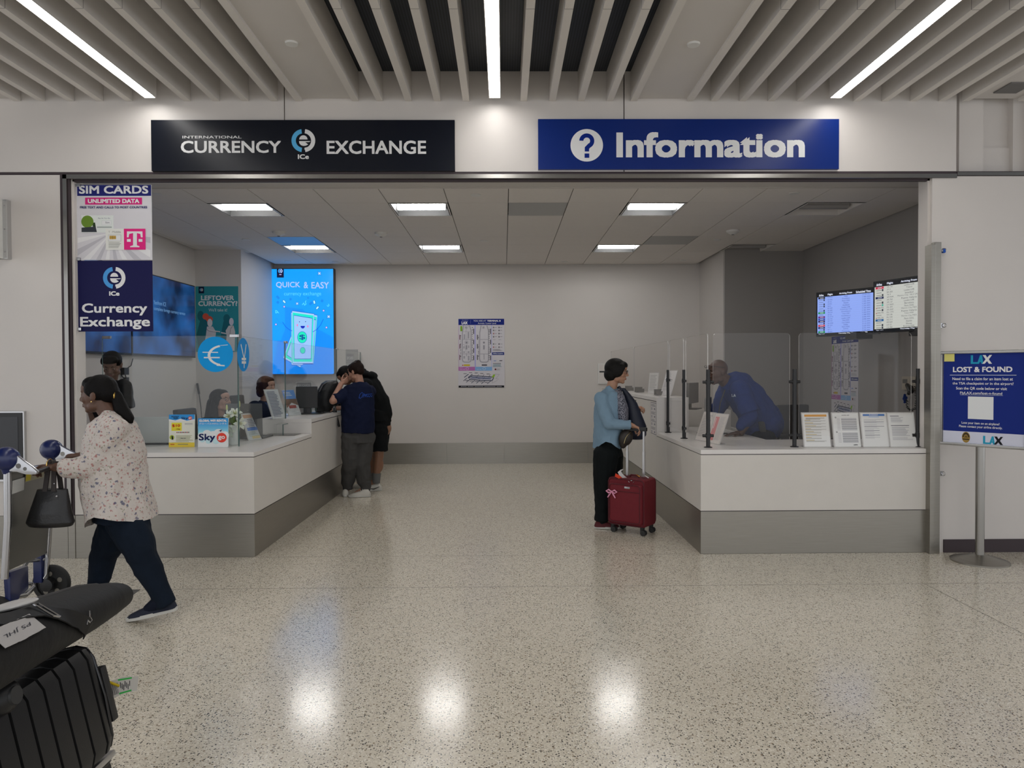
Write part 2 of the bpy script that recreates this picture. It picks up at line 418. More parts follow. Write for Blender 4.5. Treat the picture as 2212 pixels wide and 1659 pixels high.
# office ceiling: tiles with open joints, 0.61 m module
GX, GY, PT = .0522, 7.374, .61
lit = {(-5, 0), (-2, 0), (2, 0), (-5, 4), (-2, 4), (2, 4)}; unlit = {(5, 0), (5, 4)}; grille = {(0, 0), (3, 3), (-5, 3)}
m = MB(); m.use(M_['tile'])
for i in range(-8, 8):
    for k in range(-1, 8):
        if (i, k) in lit | unlit | grille: continue
        x0, x1, y0, y1 = GX+i*PT+.004, GX+(i+1)*PT-.004, GY+k*PT+.002, GY+(k+1)*PT-.002
        xl = XWL+.02 if (y0+y1)/2 < YRL else XNL+.02; xr = XWR-.02 if (y0+y1)/2 < YRR else XNR-.02
        x0, x1, y1 = max(x0, xl), min(x1, xr), min(y1, YB-.015)
        if x1-x0 < .03 or y1-y0 < .03: continue
        m.box((x0, y0, ZC), (x1, y1, ZC+.02))
        m.use(M_['grid']).box((x0-.004, y0-.002, ZC+.012), (x1+.004, y1+.002, ZC+.024)); m.use(M_['tile'])
m.use(M_['soffit']).box((XWL, 5.98, ZC-.004), (XWR, 6.745, ZC+.03)); m.box((XWL, 6.745, ZC-.012), (XWR, 6.762, ZC+.03))
m.box((XWL, 5.98, ZC+.14), (XWR, YB, ZC+.16))
struct(m, 'ceiling')
# facade: header panels, side panels, jambs
def panel(m, x0, x1, z0, z1, y0=Y0, y1=Y0+.16): m.box((x0, y0, z0), (x1, y1, z1))
XJ1, XJ2, XH1 = QY(615, 300, Y0).x, QY(1348, 300, Y0).x, QY(2066, 300, Y0).x
m = MB().use(M_['wall'])
for x0, x1 in ((-7, XJ1-.004), (XJ1+.004, XJ2-.004), (XJ2+.004, XH1)): panel(m, x0, x1, ZH+.035, ZD)
m.use(M_['shadowgap']).box((-7, Y0+.02, ZH+.012), (XH1-.01, Y0+.17, ZD))
m.use(M_['wall']).box((-7, Y0+.12, ZH+.02), (6.5, Y0+.165, ZD+.2))
m.use(M_['soffit']).box((XL-.05, Y0+.06, ZH+.03), (XR+.05, Y0+.165, ZH+.05))
struct(m, 'wall_header', None)
m = MB().use(M_['wall']); xa = QY(137, 800, Y0).x
m.box((-7, Y0, .345), (xa, Y0+.2, ZH+.012)); m.use(M_['wall']).box((XL-.015, Y0+.02, 0), (XL-.0, Y0+.16, ZH+.02))
m.box((XWL-.2, Y0+.10, 0), (XL, Y0+.16, ZC+.1)); m.box((xa, Y0+.06, 0), (XL-.01, Y0+.16, ZH+.02))
m.box((XL-.0, Y0+.03, .8), (XL+.01, Y0+.16, ZH+.03))
struct(m, 'wall_left', None)
m = MB().use(M_['wall']); XRP = XR+.045
m.box((XRP, Y0, .0), (7.5, Y0+.2, ZH-.005)); m.box((XR-.02, Y0+.03, .845), (XR+.02, Y0+.16, ZH+.03)); m.box((XR, Y0+.10, 0), (XWR+.2, Y0+.16, ZC+.1))
m.box((XR+.0, Y0+.0, 2.49), (XRP, Y0+.1, ZH-.005))
x1, x2, x3 = QY(2100, 300, 6.0).x, QY(2160, 300, 6.0).x, QY(2189, 300, 6.0).x
m.box((XH1+.06, Y0+.06, ZH+.03), (x1, Y0+.2, ZD+.2)); m.box((x1, Y0+.16, ZH+.03), (x2, Y0+.3, ZD+.2)); m.box((x2+.01, Y0+.06, ZH+.03), (x3-.01, Y0+.2, ZD+.2))
m.box((x3+.0, Y0, ZH+.035), (7.5, Y0+.2, ZD)); m.box((XH1, Y0+.18, ZH+.03), (7.5, Y0+.32, ZD+.2))
struct(m, 'wall_right', None)
m = MB().use(M_['shadowgap']); m.box((XRP+.06, Y0-.012, 0), (7.5, Y0, .105)); struct(m, 'baseboard_right', None)
m = MB().use(M_['steel']); m.box((-7, Y0-.006, 0), (xa+.02, Y0+.05, .343)); m.box((xa+.023, Y0-.006, 0), (XL+.0, Y0+.05, .343))
m.use(M_['shadowgap']).box((-7, Y0+.002, .34), (XL, Y0+.05, .347)); struct(m, 'baseboard_left', None)
m = MB().use(M_['steel']); x = -1.7; xe = [XNL, -2.55, -.92, .0, 1.35, XNR]
for a, b in zip(xe, xe[1:]): m.box((a+.001, YB-.012, 0), (b-.001, YB, .335))
struct(m, 'baseboard_back', None)
# steel surround of the opening
m = MB().use(M_['shadowgap']); m.box((xa-.005, Y0-.002, .345), (xa+.02, Y0+.06, ZH+.02)); m.box((-7, Y0+.0, ZH+.014), (7.5, Y0+.03, ZH+.034))
m.use(M_['steelpol']); xl2 = QY(152, 800, Y0).x
m.box((xa+.02, Y0-.014, .345), (xl2, Y0+.05, ZH+.014)); m.box((xa+.02, Y0-.014, ZH-.022), (XH1, Y0+.05, ZH+.014)); m.box((XH1+.004, Y0-.01, ZH-.002), (7.5, Y0+.05, ZH+.028))
m.use(M_['shadowgap']).box((xl2, Y0+.0, .345), (xl2+.016, Y0+.06, ZH-.02)); m.box((xl2, Y0+.03, ZH-.035), (XR, Y0+.06, ZH-.02))
struct(m, 'trim_3', None, bev=.002, label='polished steel frame round the wide opening')
m = MB().use(M_['steel']); xp = QY(2009, 800, Y0-.05).x; xq = QY(2033, 800, Y0-.05).x
m.box((xp, Y0-.06, 0), (xp+.035, Y0+.03, 2.48)); m.box((xp+.032, Y0-.045, 0), (xq, Y0+.0, 2.50)); m.box((xp+.035, Y0-.05, 0), (xp+.045, Y0-.04, 2.49))
post = m.build('trim_4', None, None, .003, False); post['kind'] = 'structure'; post['label'] = 'brushed steel channel standing at the right end of the opening'
# concourse ceiling deck
def deckmat():
    m = bpy.data.materials.new('perforated_deck'); m.use_nodes = True; nt = m.node_tree; b = nt.nodes['Principled BSDF']
    tc = nt.nodes.new('ShaderNodeTexCoord'); wv = nt.nodes.new('ShaderNodeTexWave'); wv.inputs['Scale'].default_value = 16; wv.bands_direction = 'X'
    nt.links.new(tc.outputs['Object'], wv.inputs['Vector']); cr = nt.nodes.new('ShaderNodeValToRGB')
    cr.color_ramp.elements[0].color = (.004, .007, .013, 1); cr.color_ramp.elements[1].color = (.026, .034, .048, 1)
    nt.links.new(wv.outputs[1], cr.inputs[0]); nt.links.new(cr.outputs[0], b.inputs['Base Color']); b.inputs['Roughness'].default_value = .5
    return m
m = MB(); m.box((-9, -3.5, ZD), (9, Y0+.05, ZD+.1)); struct(m, 'ceiling_concourse', deckmat())

# baffles, soffit boxes and light strips of the concourse ceiling
XC0, PB, BAY, ZBF = QY(1069, 215, 5.79).x, .2313, 2.665, 3.632
YS0 = -3.0; BW = .052
m = MB().use(M_['baffle']); m.box((-BW/2, YS0, ZBF), (BW/2, Y0-.003, ZD-.002)); yj = 4.33
m.use(M_['grid']).box((-BW/2-.0006, yj, ZBF-.0006), (BW/2+.0006, yj+.003, ZD-.003))
proto = None; nm = {1: 'first', 2: 'second', 3: 'third', 4: 'fourth'}
for bay in (-1, 0, 1):
    for k in (-4, -3, -2, -1, 1, 2, 3, 4):
        x = XC0 + bay*BAY + k*PB*.99
        if proto is None:
            proto = m.build('ceiling_baffle', None, None, 0, False); o = proto
        else: o = proto.copy(); C.objects.link(o)
        o.location = (x, 0, 0)
        st = {-1: 'left light strip', 0: 'middle light strip', 1: 'right light strip'}[bay]
        tag(o, f"long grey-white ceiling baffle, {nm[abs(k)]} one to the {'left' if k < 0 else 'right'} of the {st}", 'ceiling baffle', 'hanging baffles of the concourse ceiling')
for i, (bx, lb) in enumerate(((-1.5, 'at the far left edge'), (-.5, 'above the black exchange sign'), (.5, 'above the blue information sign'), (1.5, 'at the far right edge'))):
    x = XC0 + bx*BAY + (0 if abs(bx) < 1 else 0); e = empty('ceiling_panel', (x, 2, ZBF+.02), f'wide flat white ceiling panel between two baffles, {lb}', 'ceiling panel', 'wide ceiling panels')
    m = MB(); m.box((x-.20, YS0, ZBF+.022), (x+.20, Y0-.003, ZD-.002)); m.build('panel', M_['soffit'], e, 0, False)
    for sgn in (-1, 1):
        m = MB(); m.box((x+sgn*.225-.026, YS0, ZBF), (x+sgn*.225+.026, Y0-.004, ZD-.003)); m.build('edge_baffle', M_['baffle'], e, 0, False)
    m = MB(); px = {-.5: (630, 93), .5: (1498, 95)}.get(bx)
    if px:
        c = QZ(*px, ZBF+.02); m.cyl((c.x, c.y, ZBF+.010), (c.x, c.y, ZBF+.024), .040, .044, 32); m.build('access_disc', M_['white'], e, 0, label='round white cover disc')
    elif bx > 0:
        c = QZ(2187, 189, ZBF+.02); m.use(M_['grid']).box((c.x-.08, c.y-.1, ZBF+.012), (c.x+.10, c.y+.1, ZBF+.024)); m.build('vent_plate', None, e, 0, False)
mem = mat('light_strip_lens', (1, .985, .96), .5, emit=STRIP)
for bay, lb in ((-1, 'left'), (0, 'middle'), (1, 'right')):
    x = XC0 + bay*(BAY+.015)
    e = empty('linear_light', (x, 2, ZBF), f'long glowing white ceiling light strip, the {lb} one of three', 'ceiling light', 'concourse light strips')
    m = MB(); m.box((x-.046, YS0, ZBF+.012), (x+.046, 5.70, ZD-.003)); m.box((x-.046, YS0, ZBF-.012), (x-.0415, 5.70, ZBF+.012)); m.box((x+.0415, YS0, ZBF-.012), (x+.046, 5.70, ZBF+.012)); m.box((x-.0415, 5.69, ZBF-.014), (x+.0415, 5.70, ZBF+.012)); m.build('housing', M_['baffle'], e, 0, False)
    m = MB(); m.box((x-.041, YS0, ZBF+.002), (x+.041, 5.689, ZBF+.0115)); m.build('lens', mem, e, 0, False)

# office ceiling fittings
wl = {(-5, 0): 'front row, nearest the left wall', (-2, 0): 'front row, in the middle above the aisle', (2, 0): 'front row, above the information counter', (-5, 4): 'rear row, just in front of the portrait screen',
      (-2, 4): 'rear row, in the middle', (2, 4): 'rear row, to the right of the map poster', (5, 0): 'switched off, front right', (5, 4): 'switched off, rear right'}
mtube = mat('troffer_diffuser', (1, .99, .97), .5, emit=TROFF); mref = mat('troffer_reflector', (.055, .055, .055), .6, spec=.1); moff = mat('troffer_diffuser_off', (.36, .345, .33), .5)
for key in list(lit)+list(unlit):
    i, k = key; x, y = GX+(i+.5)*PT, GY+(k+.5)*PT; on = key in lit
    e = empty('recessed_light', (x, y, ZC), ('glowing white square recessed office light, ' if on else 'dull square recessed office light, ')+wl[key], 'ceiling light', 'recessed office lights')
    h = PT/2-.006; m = MB().use(mref if on else M_['tile'])
    z1 = ZC+.075
    def ring(hx, hy, z): return [V((x+a*hx, y+b*hy, z)) for a, b in ((-1, -1), (1, -1), (1, 1), (-1, 1))]
    m.loft([ring(h, h, ZC-.004), ring(h, h, z1+.01), ring(h-.01, h-.01, z1+.01), ring(h-.03, h-.03, z1), ring(h-.02, h-.02, ZC-.004)], cap=False, close=True)
    m.box((x-h+.012, y-h+.012, z1-.004), (x+h-.012, y+h-.012, z1+.004)); m.build('frame', None, e, 0, False)
    m = MB()
    for s in (-1, 1):
        ring2 = []
    w2 = h-.05
    rs = []
    rs = [(-.045, 0), (-.050, -.045), (-.036, -.066), (0, -.072), (.036, -.066), (.050, -.045), (.045, 0)]
    m.loft([[V((x+sx*w2, y+q[0], z1-.004+q[1]-.0)) for q in rs] for sx in (-1, 1)]); m.build('diffuser', mtube if on else moff, e, 0, True)
    m = MB(); q0, q1 = h, h-.012
    m.loft([ring(q0, q0, ZC-.005), ring(q0, q0, ZC+.004), ring(q1, q1, ZC+.004), ring(q1, q1, ZC-.005)], cap=False, close=True); m.build('rim', M_['white'], e, 0, False)
for key, lb in (((0, 0), 'grey lens panel in the office ceiling above the aisle'), ((3, 3), 'grey lens panel in the office ceiling above the leaning man'), ((-5, 3), 'glossy ceiling panel reflecting the blue portrait screen')):
    i, k = key; m = MB(); m.box((GX+i*PT+.006, GY+k*PT+.004, ZC-.001), (GX+(i+1)*PT-.006, GY+(k+1)*PT-.004, ZC+.02))
    single(m, 'ceiling_lens_panel', mat('lens_panel', (.27, .27, .255), .32), lb, 'ceiling panel', 'grey lens panels')
def det(px, py, kind, lb, r=.05):
    c = QZ(px, py, ZC); e = MB()
    if kind == 's':
        e.lathe((c.x, c.y, ZC-.008), [(r, .008), (r, .002), (r*.8, 0), (.0005, 0)][::-1]); return single(e, 'sprinkler_cover', M_['white'], lb, 'sprinkler cover', 'round sprinkler covers')
    root = empty('smoke_detector', (c.x, c.y, ZC), lb, 'smoke detector', 'smoke detectors')
    e.lathe((c.x, c.y, ZC-.05), [(.0005, 0), (.03, 0), (.045, .012), (.075, .028), (.08, .05)]); e.build('housing', M_['white'], root)
    e = MB(); e.lathe((c.x, c.y, ZC-.054), [(.0005, 0), (.016, 0), (.018, .006)]); e.build('sensor', M_['grid'], root)
det(602, 501, 'd', 'white dome smoke detector on the office ceiling, left of the blue tinted panel')
det(823, 503, 'd', 'white dome smoke detector left of the middle rear light', .08)
det(1583, 498, 'd', 'small white detector on the ceiling over the leaning man')
for p, lb in (((338, 418), 'beside the hanging banners'), ((1028, 421), 'right of the middle front light'), ((1716, 417), 'front right of the office ceiling'), ((531, 517), 'near the left alcove'), ((1045, 520), 'above the wall map'),
              ((1549, 518), 'beside the grey lens panel on the right'), ((622, 564), 'right above the portrait screen'), ((1052, 565), 'close to the back wall above the map'), ((1475, 562), 'in the rear right corner'), ((724, 565), 'close to the back wall right of the portrait screen'), ((1219, 565), 'close to the back wall, right of centre')):
    det(*p, 's', 'small round white sprinkler cover '+lb)

# signs over the opening
def sign(name, x0, y0, x1, y1, col, label, yp=Y0-.03, th=.03, rough=.28):
    a = QY(x0, (y0+y1)/2, yp); b = QY(x1, (y0+y1)/2, yp); zt = QY((x0+x1)/2, y0, yp).z; zb = QY((x0+x1)/2, y1, yp).z
    e = empty(name, ((a.x+b.x)/2, yp, zb), label, 'sign'); m = MB(); m.box((a.x, yp, zb), (b.x, yp+th-.0005, zt)); m.build('board', mat(name+'_face', col, rough, spec=.3), e, .0015, False)
    return e, Board((0, yp-.0005, 0), (1, 0, 0), (0, 0, -1), (0, -1, 0))
e, B = sign('exchange_sign', 326.5, 259, 982.5, 369, (.004, .006, .013), 'long black sign reading International Currency Exchange above the opening')
B.crop(0, 0, 2.765); B.text('INTERNATIONAL', 1090, 811, 1443, 827, 'd2d2d2', .01); B.text('CURRENCY', 1080, 841, 1679, 914, 'd8d8d8', .02); ice_logo(B, 1812, 840, 69); B.text('ICe', 1779, 922, 1845, 950, 'd8d8d8', .03)
B.crop(700, 0, 2.765); B.text('EXCHANGE', 15, 840, 610, 920, 'd8d8d8', .02); B.done(e)
e, B = sign('information_sign', 1162.5, 257, 1812.5, 365.5, (.003, .022, .175), 'long blue sign reading Information above the opening')
B.crop(700, 0, 2.765); B.circ(1569, 868, 97, 'dcdcdc', 48); B.up(); B.circ(1569, 842, 45, '05206f', 24, a0=-75, a1=178, r_in=20); B.poly([(1557, 905), (1583, 905), (1583, 890), (1600, 868), (1580, 856), (1557, 880)], '05206f'); B.rect(1556, 917, 1584, 943, '05206f'); B.L = 1; B.crop(1400, 0, 2.7241)
B.text('Information', -187, 778, 922, 927, 'dcdcdc', .032); B.done(e, 'emblem')

# blade sign bracket and kiosk on the left wall
m = MB(); a = QY(20, 433, 5.78); b = QY(20, 560, 5.78)
e = empty('blade_sign', (a.x, Y0, b.z), 'white blade sign on a metal channel sticking out from the far left wall', 'sign')
m.box((a.x-.10, Y0-.05, b.z), (a.x, Y0, a.z)); m.build('wall_channel', M_['alu'], e, .004, False)
m = MB(); m.box((a.x-.085, 4.9, b.z-.0), (a.x-.035, Y0-.03, a.z+.0)); m.build('sign_panel', M_['white'], e, .003, False)
for t in (.12, .5, .9):
    m = MB(); z = b.z+(a.z-b.z)*t; m.cyl((a.x-.02, Y0-.053, z), (a.x-.02, Y0-.049, z), .006); m.build('screw', M_['chrome'], e)
a = QY(55, 888, 5.79); b = QY(43, 900, 5.79)
e = empty('wall_kiosk', (a.x-.3, Y0, .7), 'black glass touch screen kiosk set in the wall at the left edge', 'kiosk')
m = MB(); m.box((a.x-.62, Y0-.03, .62), (a.x, Y0, a.z)); m.build('frame', M_['alu'], e, .004, False)
m = MB(); m.box((a.x-.60, Y0-.036, .64), (a.x-.012, Y0-.029, a.z-.012)); m.build('bezel', M_['black'], e, .002, False)
m = MB(); m.box((a.x-.56, Y0-.038, .68), (b.x, Y0-.035, b.z)); m.build('screen', M_['blackgloss'], e, 0, False)
# latch hardware on the steel channel
for (x, y, lb) in ((2036, 541, 'small blue and white latch near the top of the steel channel'), (2036, 703, 'small ring hook half way up the steel channel'), (2034, 1023, 'small metal catch low on the steel channel')):
    c = QY(x, y, Y0-.03); m = MB().use(M_['chrome'])
    m.box((c.x-.02, Y0-.03, c.z-.018), (c.x+.012, Y0, c.z+.018)); m.tube([(c.x+.012+.014*cos(t*.6), Y0-.035, c.z+.016*sin(t*.6)) for t in range(11)], .003, 6)
    if y == 541: m.use(pm('234a9a')).box((c.x-.0, Y0-.045, c.z-.02), (c.x+.016, Y0-.02, c.z+.01))
    single(m, 'wall_latch', None, lb, 'latch')
# ======================= counters =======================
XCL, XCR = -2.003, 1.585; ZLOW = .842
def counter(name, label, sgn, xf, xin, xend, yin, ystep, zup, xup, yin2):
    """L counter; sgn -1 left / +1 right; xf aisle face, xin inner edge of the side leg, xend outer end at the jamb"""
    e = empty(name, (xf, Y0, 0), label, 'counter')
    def bx(m, xa, xb, y0, y1, z0, z1): m.box((min(xa, xb), y0, z0), (max(xa, xb), y1, z1))
    f = Y0; s = sgn
    m = MB(); m.use(M_['steel']); bx(m, xf, xend, f, f+.02, 0, .343); bx(m, xf, xf+s*.02, f+.02, YB-.015, 0, .343); m.build('kick_plate', None, e, .001, False)
    m = MB(); m.use(M_['shadowgap']); bx(m, xf+s*.006, xend, f+.006, f+.03, .30, .806); bx(m, xf+s*.006, xf+s*.03, f+.03, ystep, .30, .806); bx(m, xf+s*.006, xf+s*.03, ystep+.015, YB-.02, .30, zup-.038); m.build('reveal', None, e, 0, False)
    m = MB(); m.use(M_['front']); bx(m, xf, xend, f, f+.02, .349, .800); bx(m, xf, xf+s*.02, f+.021, ystep, .349, .800); m.build('front_panel', None, e, .001, False)
    m = MB(); m.use(M_['front']); bx(m, xf, xf+s*.02, ystep+.001, YB-.016, .349, zup-.046); m.build('raised_panel', None, e, .001, False)
    m = MB(); m.use(M_['slab']); bx(m, xf, xend, f, yin, .806, ZLOW); bx(m, xf, xin, yin, ystep-.0005, .806, ZLOW); bx(m, xup-s*.019, xin, ystep-.0005, yin2, .806, ZLOW); m.build('worktop', None, e, .002, False)
    m = MB(); m.use(M_['slab']); bx(m, xf, xup, ystep, YB-.016, zup-.038, zup); bx(m, xf+s*.002, xup, ystep, ystep+.02, ZLOW, zup-.038); bx(m, xup-s*.02, xup, ystep+.02, YB-.03, ZLOW, zup-.038); m.build('raised_shelf', None, e, .002, False)
    m = MB(); m.use(M_['front']); bx(m, xf+s*.05, xend, f+.42, f+.44, .02, .806); bx(m, xin-s*.12, xin-s*.14, f+.44, yin2-.02, .02, .806); m.build('inner_panel', None, e, 0, False)
    return e
counter('service_counter', 'white currency exchange counter on the left with steel kick plate', -1, XCL, -2.95, XL, 6.62, 7.54, .995, -2.56, 11.55)
counter('service_counter', 'white information counter on the right with steel kick plate', 1, XCR, 2.42, XR-.005, 6.64, 7.49, 1.203, 1.92, 8.2)
# left glass screen
GZ = 1.797; GXL = -2.29
def glass_panel(parent, a, b, z0, z1, th=.01, mt='glass', edge='glassedge', rad=0.):
    a, b = V((*a, 0)), V((*b, 0)); d = (b-a).normalized(); n = V((-d.y, d.x, 0))*th/2
    def out(o):
        L = (b-a).length; pts = [(o, 0), (L-o, 0), (L-o, z1-z0), (o, z1-z0)] if not rad else \
            [(o, 0), (L-o, 0)]+[(L-o-rad+rad*cos(t), z1-z0-rad+rad*sin(t)) for t in (0, .5, 1.07, pi/2)]+[(o+rad-rad*sin(t), z1-z0-rad+rad*cos(t)) for t in (0, .5, 1.07, pi/2)]
        return [a+d*x+V((0, 0, z0+z)) for x, z in pts]
    m = MB().use(M_[mt]); p = out(.0); m.face([m.b.verts.new(q-n) for q in p]); m.face([m.b.verts.new(q+n) for q in p][::-1])
    m.use(M_[edge]); k = len(p)
    for i in range(k):
        q0, q1 = p[i], p[(i+1) % k]
        if q0.z < z0+.001 and q1.z < z0+.001: continue
        m.face([m.b.verts.new(v) for v in (q0-n, q1-n, q1+n, q0+n)])
    me = bpy.data.meshes.new('glass'); m.b.to_mesh(me); m.b.free()
    for k2 in m.mats: me.materials.append(k2)
    o = bpy.data.objects.new('pane', me); C.objects.link(o); par(o, parent); return o
def clip(parent, c, d):
    m = MB(); c = V(c); m.box(c-V((.035 if d == 'x' else .012, .012 if d == 'x' else .035, .012)), c+V((.035 if d == 'x' else .012, .012 if d == 'x' else .035, .012))); m.build('clip', M_['chrome'], parent, .002, False)
YG = 6.26
e = empty('glass_screen', (-2.9, YG, ZLOW), 'clear glass screen facing the hall on the left counter', 'glass screen', 'glass screens on the left counter')
glass_panel(e, (XL-.02, YG), (GXL-.004, YG), ZLOW+.001, GZ); clip(e, (XL+.02, YG, GZ-.01), 'x'); clip(e, (GXL-.03, YG, GZ+.0), 'x')
B = Board((0, YG-.0062, 0), (1, 0, 0), (0, 0, -1), (0, -1, 0)).crop(150, 690, 5.144)
B.circ(1622, 388, 197, '0b86c9', 48); B.up(); wv = 'd4dbe0'
B.circ(1715, 400, 178, wv, 20, a0=105, a1=255, ry=118, r_in=148); B.line([(1678, 290), (1760, 282)], 5, wv)
B.line([(1482, 365), (1650, 366)], 10, wv); B.line([(1498, 424), (1668, 424)], 14, wv); B.line([(1640, 508), (1722, 514)], 14, wv)
B.done(e, 'euro_decal')
cuts = [YG, 7.60, 9.94, YB-.02]
for i, (y0, y1) in enumerate(zip(cuts, cuts[1:])):
    e = empty('glass_screen', (GXL, y0, ZLOW), ['clear glass screen along the left counter with the yen decal', 'clear glass screen in front of the portrait screen', 'short clear glass screen against the back wall on the left'][i], 'glass screen', 'glass screens on the left counter')
    glass_panel(e, (GXL, y0+.006), (GXL, y1-.006), (ZLOW if i == 0 else .995)+.001, GZ); clip(e, (GXL, y0+.03, GZ), 'y')
    if i == 0:
        B = Board((GXL+.0062, 0, 0), (0, 1, 0), (0, 0, -1), (1, 0, 0)).crop(150, 690, 5.144)
        B.circ(1932, 392, 66, '0b7cc0', 40, ry=186); B.up()
        B.line([(1905, 280), (1940, 440)], 8, wv); B.line([(1962, 280), (1940, 440)], 8, wv); B.line([(1940, 430), (1940, 535)], 8, wv)
        B.line([(1915, 440), (1958, 440)], 10, wv); B.line([(1915, 478), (1958, 478)], 10, wv); B.done(e, 'yen_decal')
# right acrylic screens on black posts
XG = 1.70; YGR = 5.98; GZ2 = 1.79
posts = [((XG-.005, YGR), 'x', 'black post at the outer corner of the information counter', 'cy'), ((XG-.005, 6.78), 'y', 'black post on the side of the information counter, second from the corner', 'y'),
         ((XG-.005, 7.44), 'y', 'black post beside the raised shelf of the information counter', 'y'), ((2.415, YGR), 'x', 'black post in the middle of the information counter', 'x'), ((3.425, YGR-.04), 'x', 'black post at the jamb end of the information counter', 'l')]
pr = empty('screen_post', (0, 0, ZLOW))
m = MB(); m.lathe((0, 0, ZLOW), [(.0005, 0), (.034, 0), (.034, .005), (.02, .009), (.0005, .009)]); m.build('base_flange', M_['black'], pr)
m = MB(); m.cyl((0, 0, ZLOW+.005), (0, 0, 1.49), .0165, .0165, 24); m.build('tube', M_['black'], pr)
for z in (.94, 1.385):
    m = MB(); m.cyl((-.045, 0, z), (.045, 0, z), .0125); m.cyl((0, 0, z-.02), (0, 0, z+.02), .0205); m.build('clamp', M_['black'], pr, 0)
for i, (p, ax, lb, _) in enumerate(posts):
    o = pr if i == 0 else dup(pr, (p[0], p[1], ZLOW)); o.location = (p[0], p[1], ZLOW)
    o.rotation_euler = (0, 0, pi/2 if ax == 'y' else 0); tag(o, lb, 'post', 'black posts of the acrylic screens')
def acr(a, b, z0, lb):
    e = empty('acrylic_screen', ((a[0]+b[0])/2, (a[1]+b[1])/2, z0), lb, 'acrylic screen', 'acrylic screens of the information counter')
    glass_panel(e, a, b, z0, GZ2, .008, 'acrylic', 'acredge', .03)
acr((XG+.035, YGR), (2.415-.04, YGR), .905, 'clear acrylic screen in front of the leaning man'); acr((2.415+.035, YGR), (3.39, YGR), .905, 'clear acrylic screen in front of the four sheets')
acr((XG, YGR+.03), (XG, 6.74), .905, 'clear acrylic screen on the side of the counter nearest the corner'); acr((XG, 6.82), (XG, 7.40), .905, 'clear acrylic screen on the side between the second and third post')
acr((XG, 7.47), (XG, 9.4), 1.215, 'clear acrylic screen along the raised shelf, front part'); acr((XG, 9.43), (XG, 11.45), 1.215, 'clear acrylic screen along the raised shelf, next to the back wall')
# ======================= banners, screens, posters, sheets =======================
FR = ((1, 0, 0), (0, 0, -1), (0, -1, 0))         # a board facing the hall
def flat_board(name, label, cat, yp, x0, y0, x1, y1, col, th=.006, edge=None, group=None):
    a = QY(x0, (y0+y1)/2, yp); b = QY(x1, (y0+y1)/2, yp); zt = QY((x0+x1)/2, y0, yp).z; zb = QY((x0+x1)/2, y1, yp).z
    e = empty(name, ((a.x+b.x)/2, yp, zb), label, cat, group); m = MB(); m.box((a.x, yp, zb), (b.x, yp+th, zt)); m.build('panel', pm(col) if isinstance(col, str) else col, e, 0, False)
    return e, Board((0, yp, 0), *FR)
e, B = flat_board('banner', 'hanging banner reading SIM CARDS in white on navy, fixed to the left jamb', 'banner', 5.865, 166, 399, 328, 561.5, 'b9b7bb')
B.crop(130, 380, 4.365)
for k in range(15):
    a0 = R_(188+k*24*.73); a1 = a0+R_(8.5)
    def edge(a):
        dx, dy = cos(a), -sin(a); t = 1e9
        if dx < 0: t = min(t, (164-480)/dx)
        if dx > 0: t = min(t, (852-480)/dx)
        if dy > 0: t = min(t, (790-540)/dy)
        if dy < 0: t = min(t, (520-540)/dy)
        return 480+dx*t, 540+dy*t
    if sin(a0) < -.05 and sin(a1) < -.05: B.poly([(480, 540), edge(a0), edge(a1)], 'a5a3a9' if k % 2 else 'c9c6c9')
B.rect(160, 86, 858, 188, '1d2160'); B.rect(235, 205, 773, 270, 'b8246c'); B.up()
B.rect(200, 372, 505, 534, 'c3c9c4'); B.up(); B.circ(258, 432, 58, '5d7a2c', 24); B.poly([(203, 488), (335, 478), (348, 530), (203, 530)], '33363c'); B.poly([(300, 440), (330, 440), (340, 500), (310, 480)], '2a3a22')
B.rect(392, 420, 485, 466, 'b4bab8'); B.rect(348, 478, 488, 490, '8f9694'); B.up(); B.rect(395, 423, 482, 463, 'c6ccc9')
B.text('Pay As You Go', 360, 395, 473, 407, '26365e'); B.text('Sim', 428, 432, 466, 448, '444a52')
B.L = 6; B.rect(430, 499, 606, 698, 'c9cac2'); B.rect(602, 499, 808, 696, 'c3246f'); B.up()
B.poly([(632, 524), (778, 524), (780, 580), (764, 580), (758, 548), (726, 540), (726, 655), (750, 664), (750, 673), (662, 673), (662, 664), (690, 655), (690, 540), (654, 548), (648, 580), (632, 580)], 'd5d0d2')
B.rect(632, 596, 668, 622, 'd5d0d2'); B.rect(742, 596, 778, 622, 'd5d0d2'); B.rect(455, 556, 578, 618, 'a9aaa4'); B.up(); B.rect(459, 560, 574, 614, 'cdcec8'); B.up(); B.rect(468, 565, 530, 598, 'a98a45'); B.rect(468, 580, 530, 583, '6d5627'); B.rect(497, 565, 500, 598, '6d5627')
B.lines(460, 628, 582, 6, 9.5, '8d8d88'); B.text('T  Mobile', 458, 520, 575, 538, '8a8a86')
B.L = 3; B.text('SIM CARDS', 178, 93, 832, 168, 'c9c9cf', .026); B.text('UNLIMITED DATA', 262, 218, 748, 257, 'd8d0d4', .04); B.text('FREE TEXT AND CALLS TO MOST COUNTRIES', 188, 286, 822, 307, '2b2d5c', .03)
B.done(e)
for (cx, cy) in ((172, 90), (170, 785)):
    p = QY(130+cx/4.365, 380+cy/4.365, 5.86); m = MB(); m.box((p.x-.035, 5.845, p.z-.012), (p.x+.02, 5.88, p.z+.012)); m.build('clip', M_['chrome'], e, .002, False)
e, B = flat_board('banner', 'navy hanging banner reading Currency Exchange below the logo, fixed to the left jamb', 'banner', 5.865, 167, 563, 329.5, 716, '14143f')
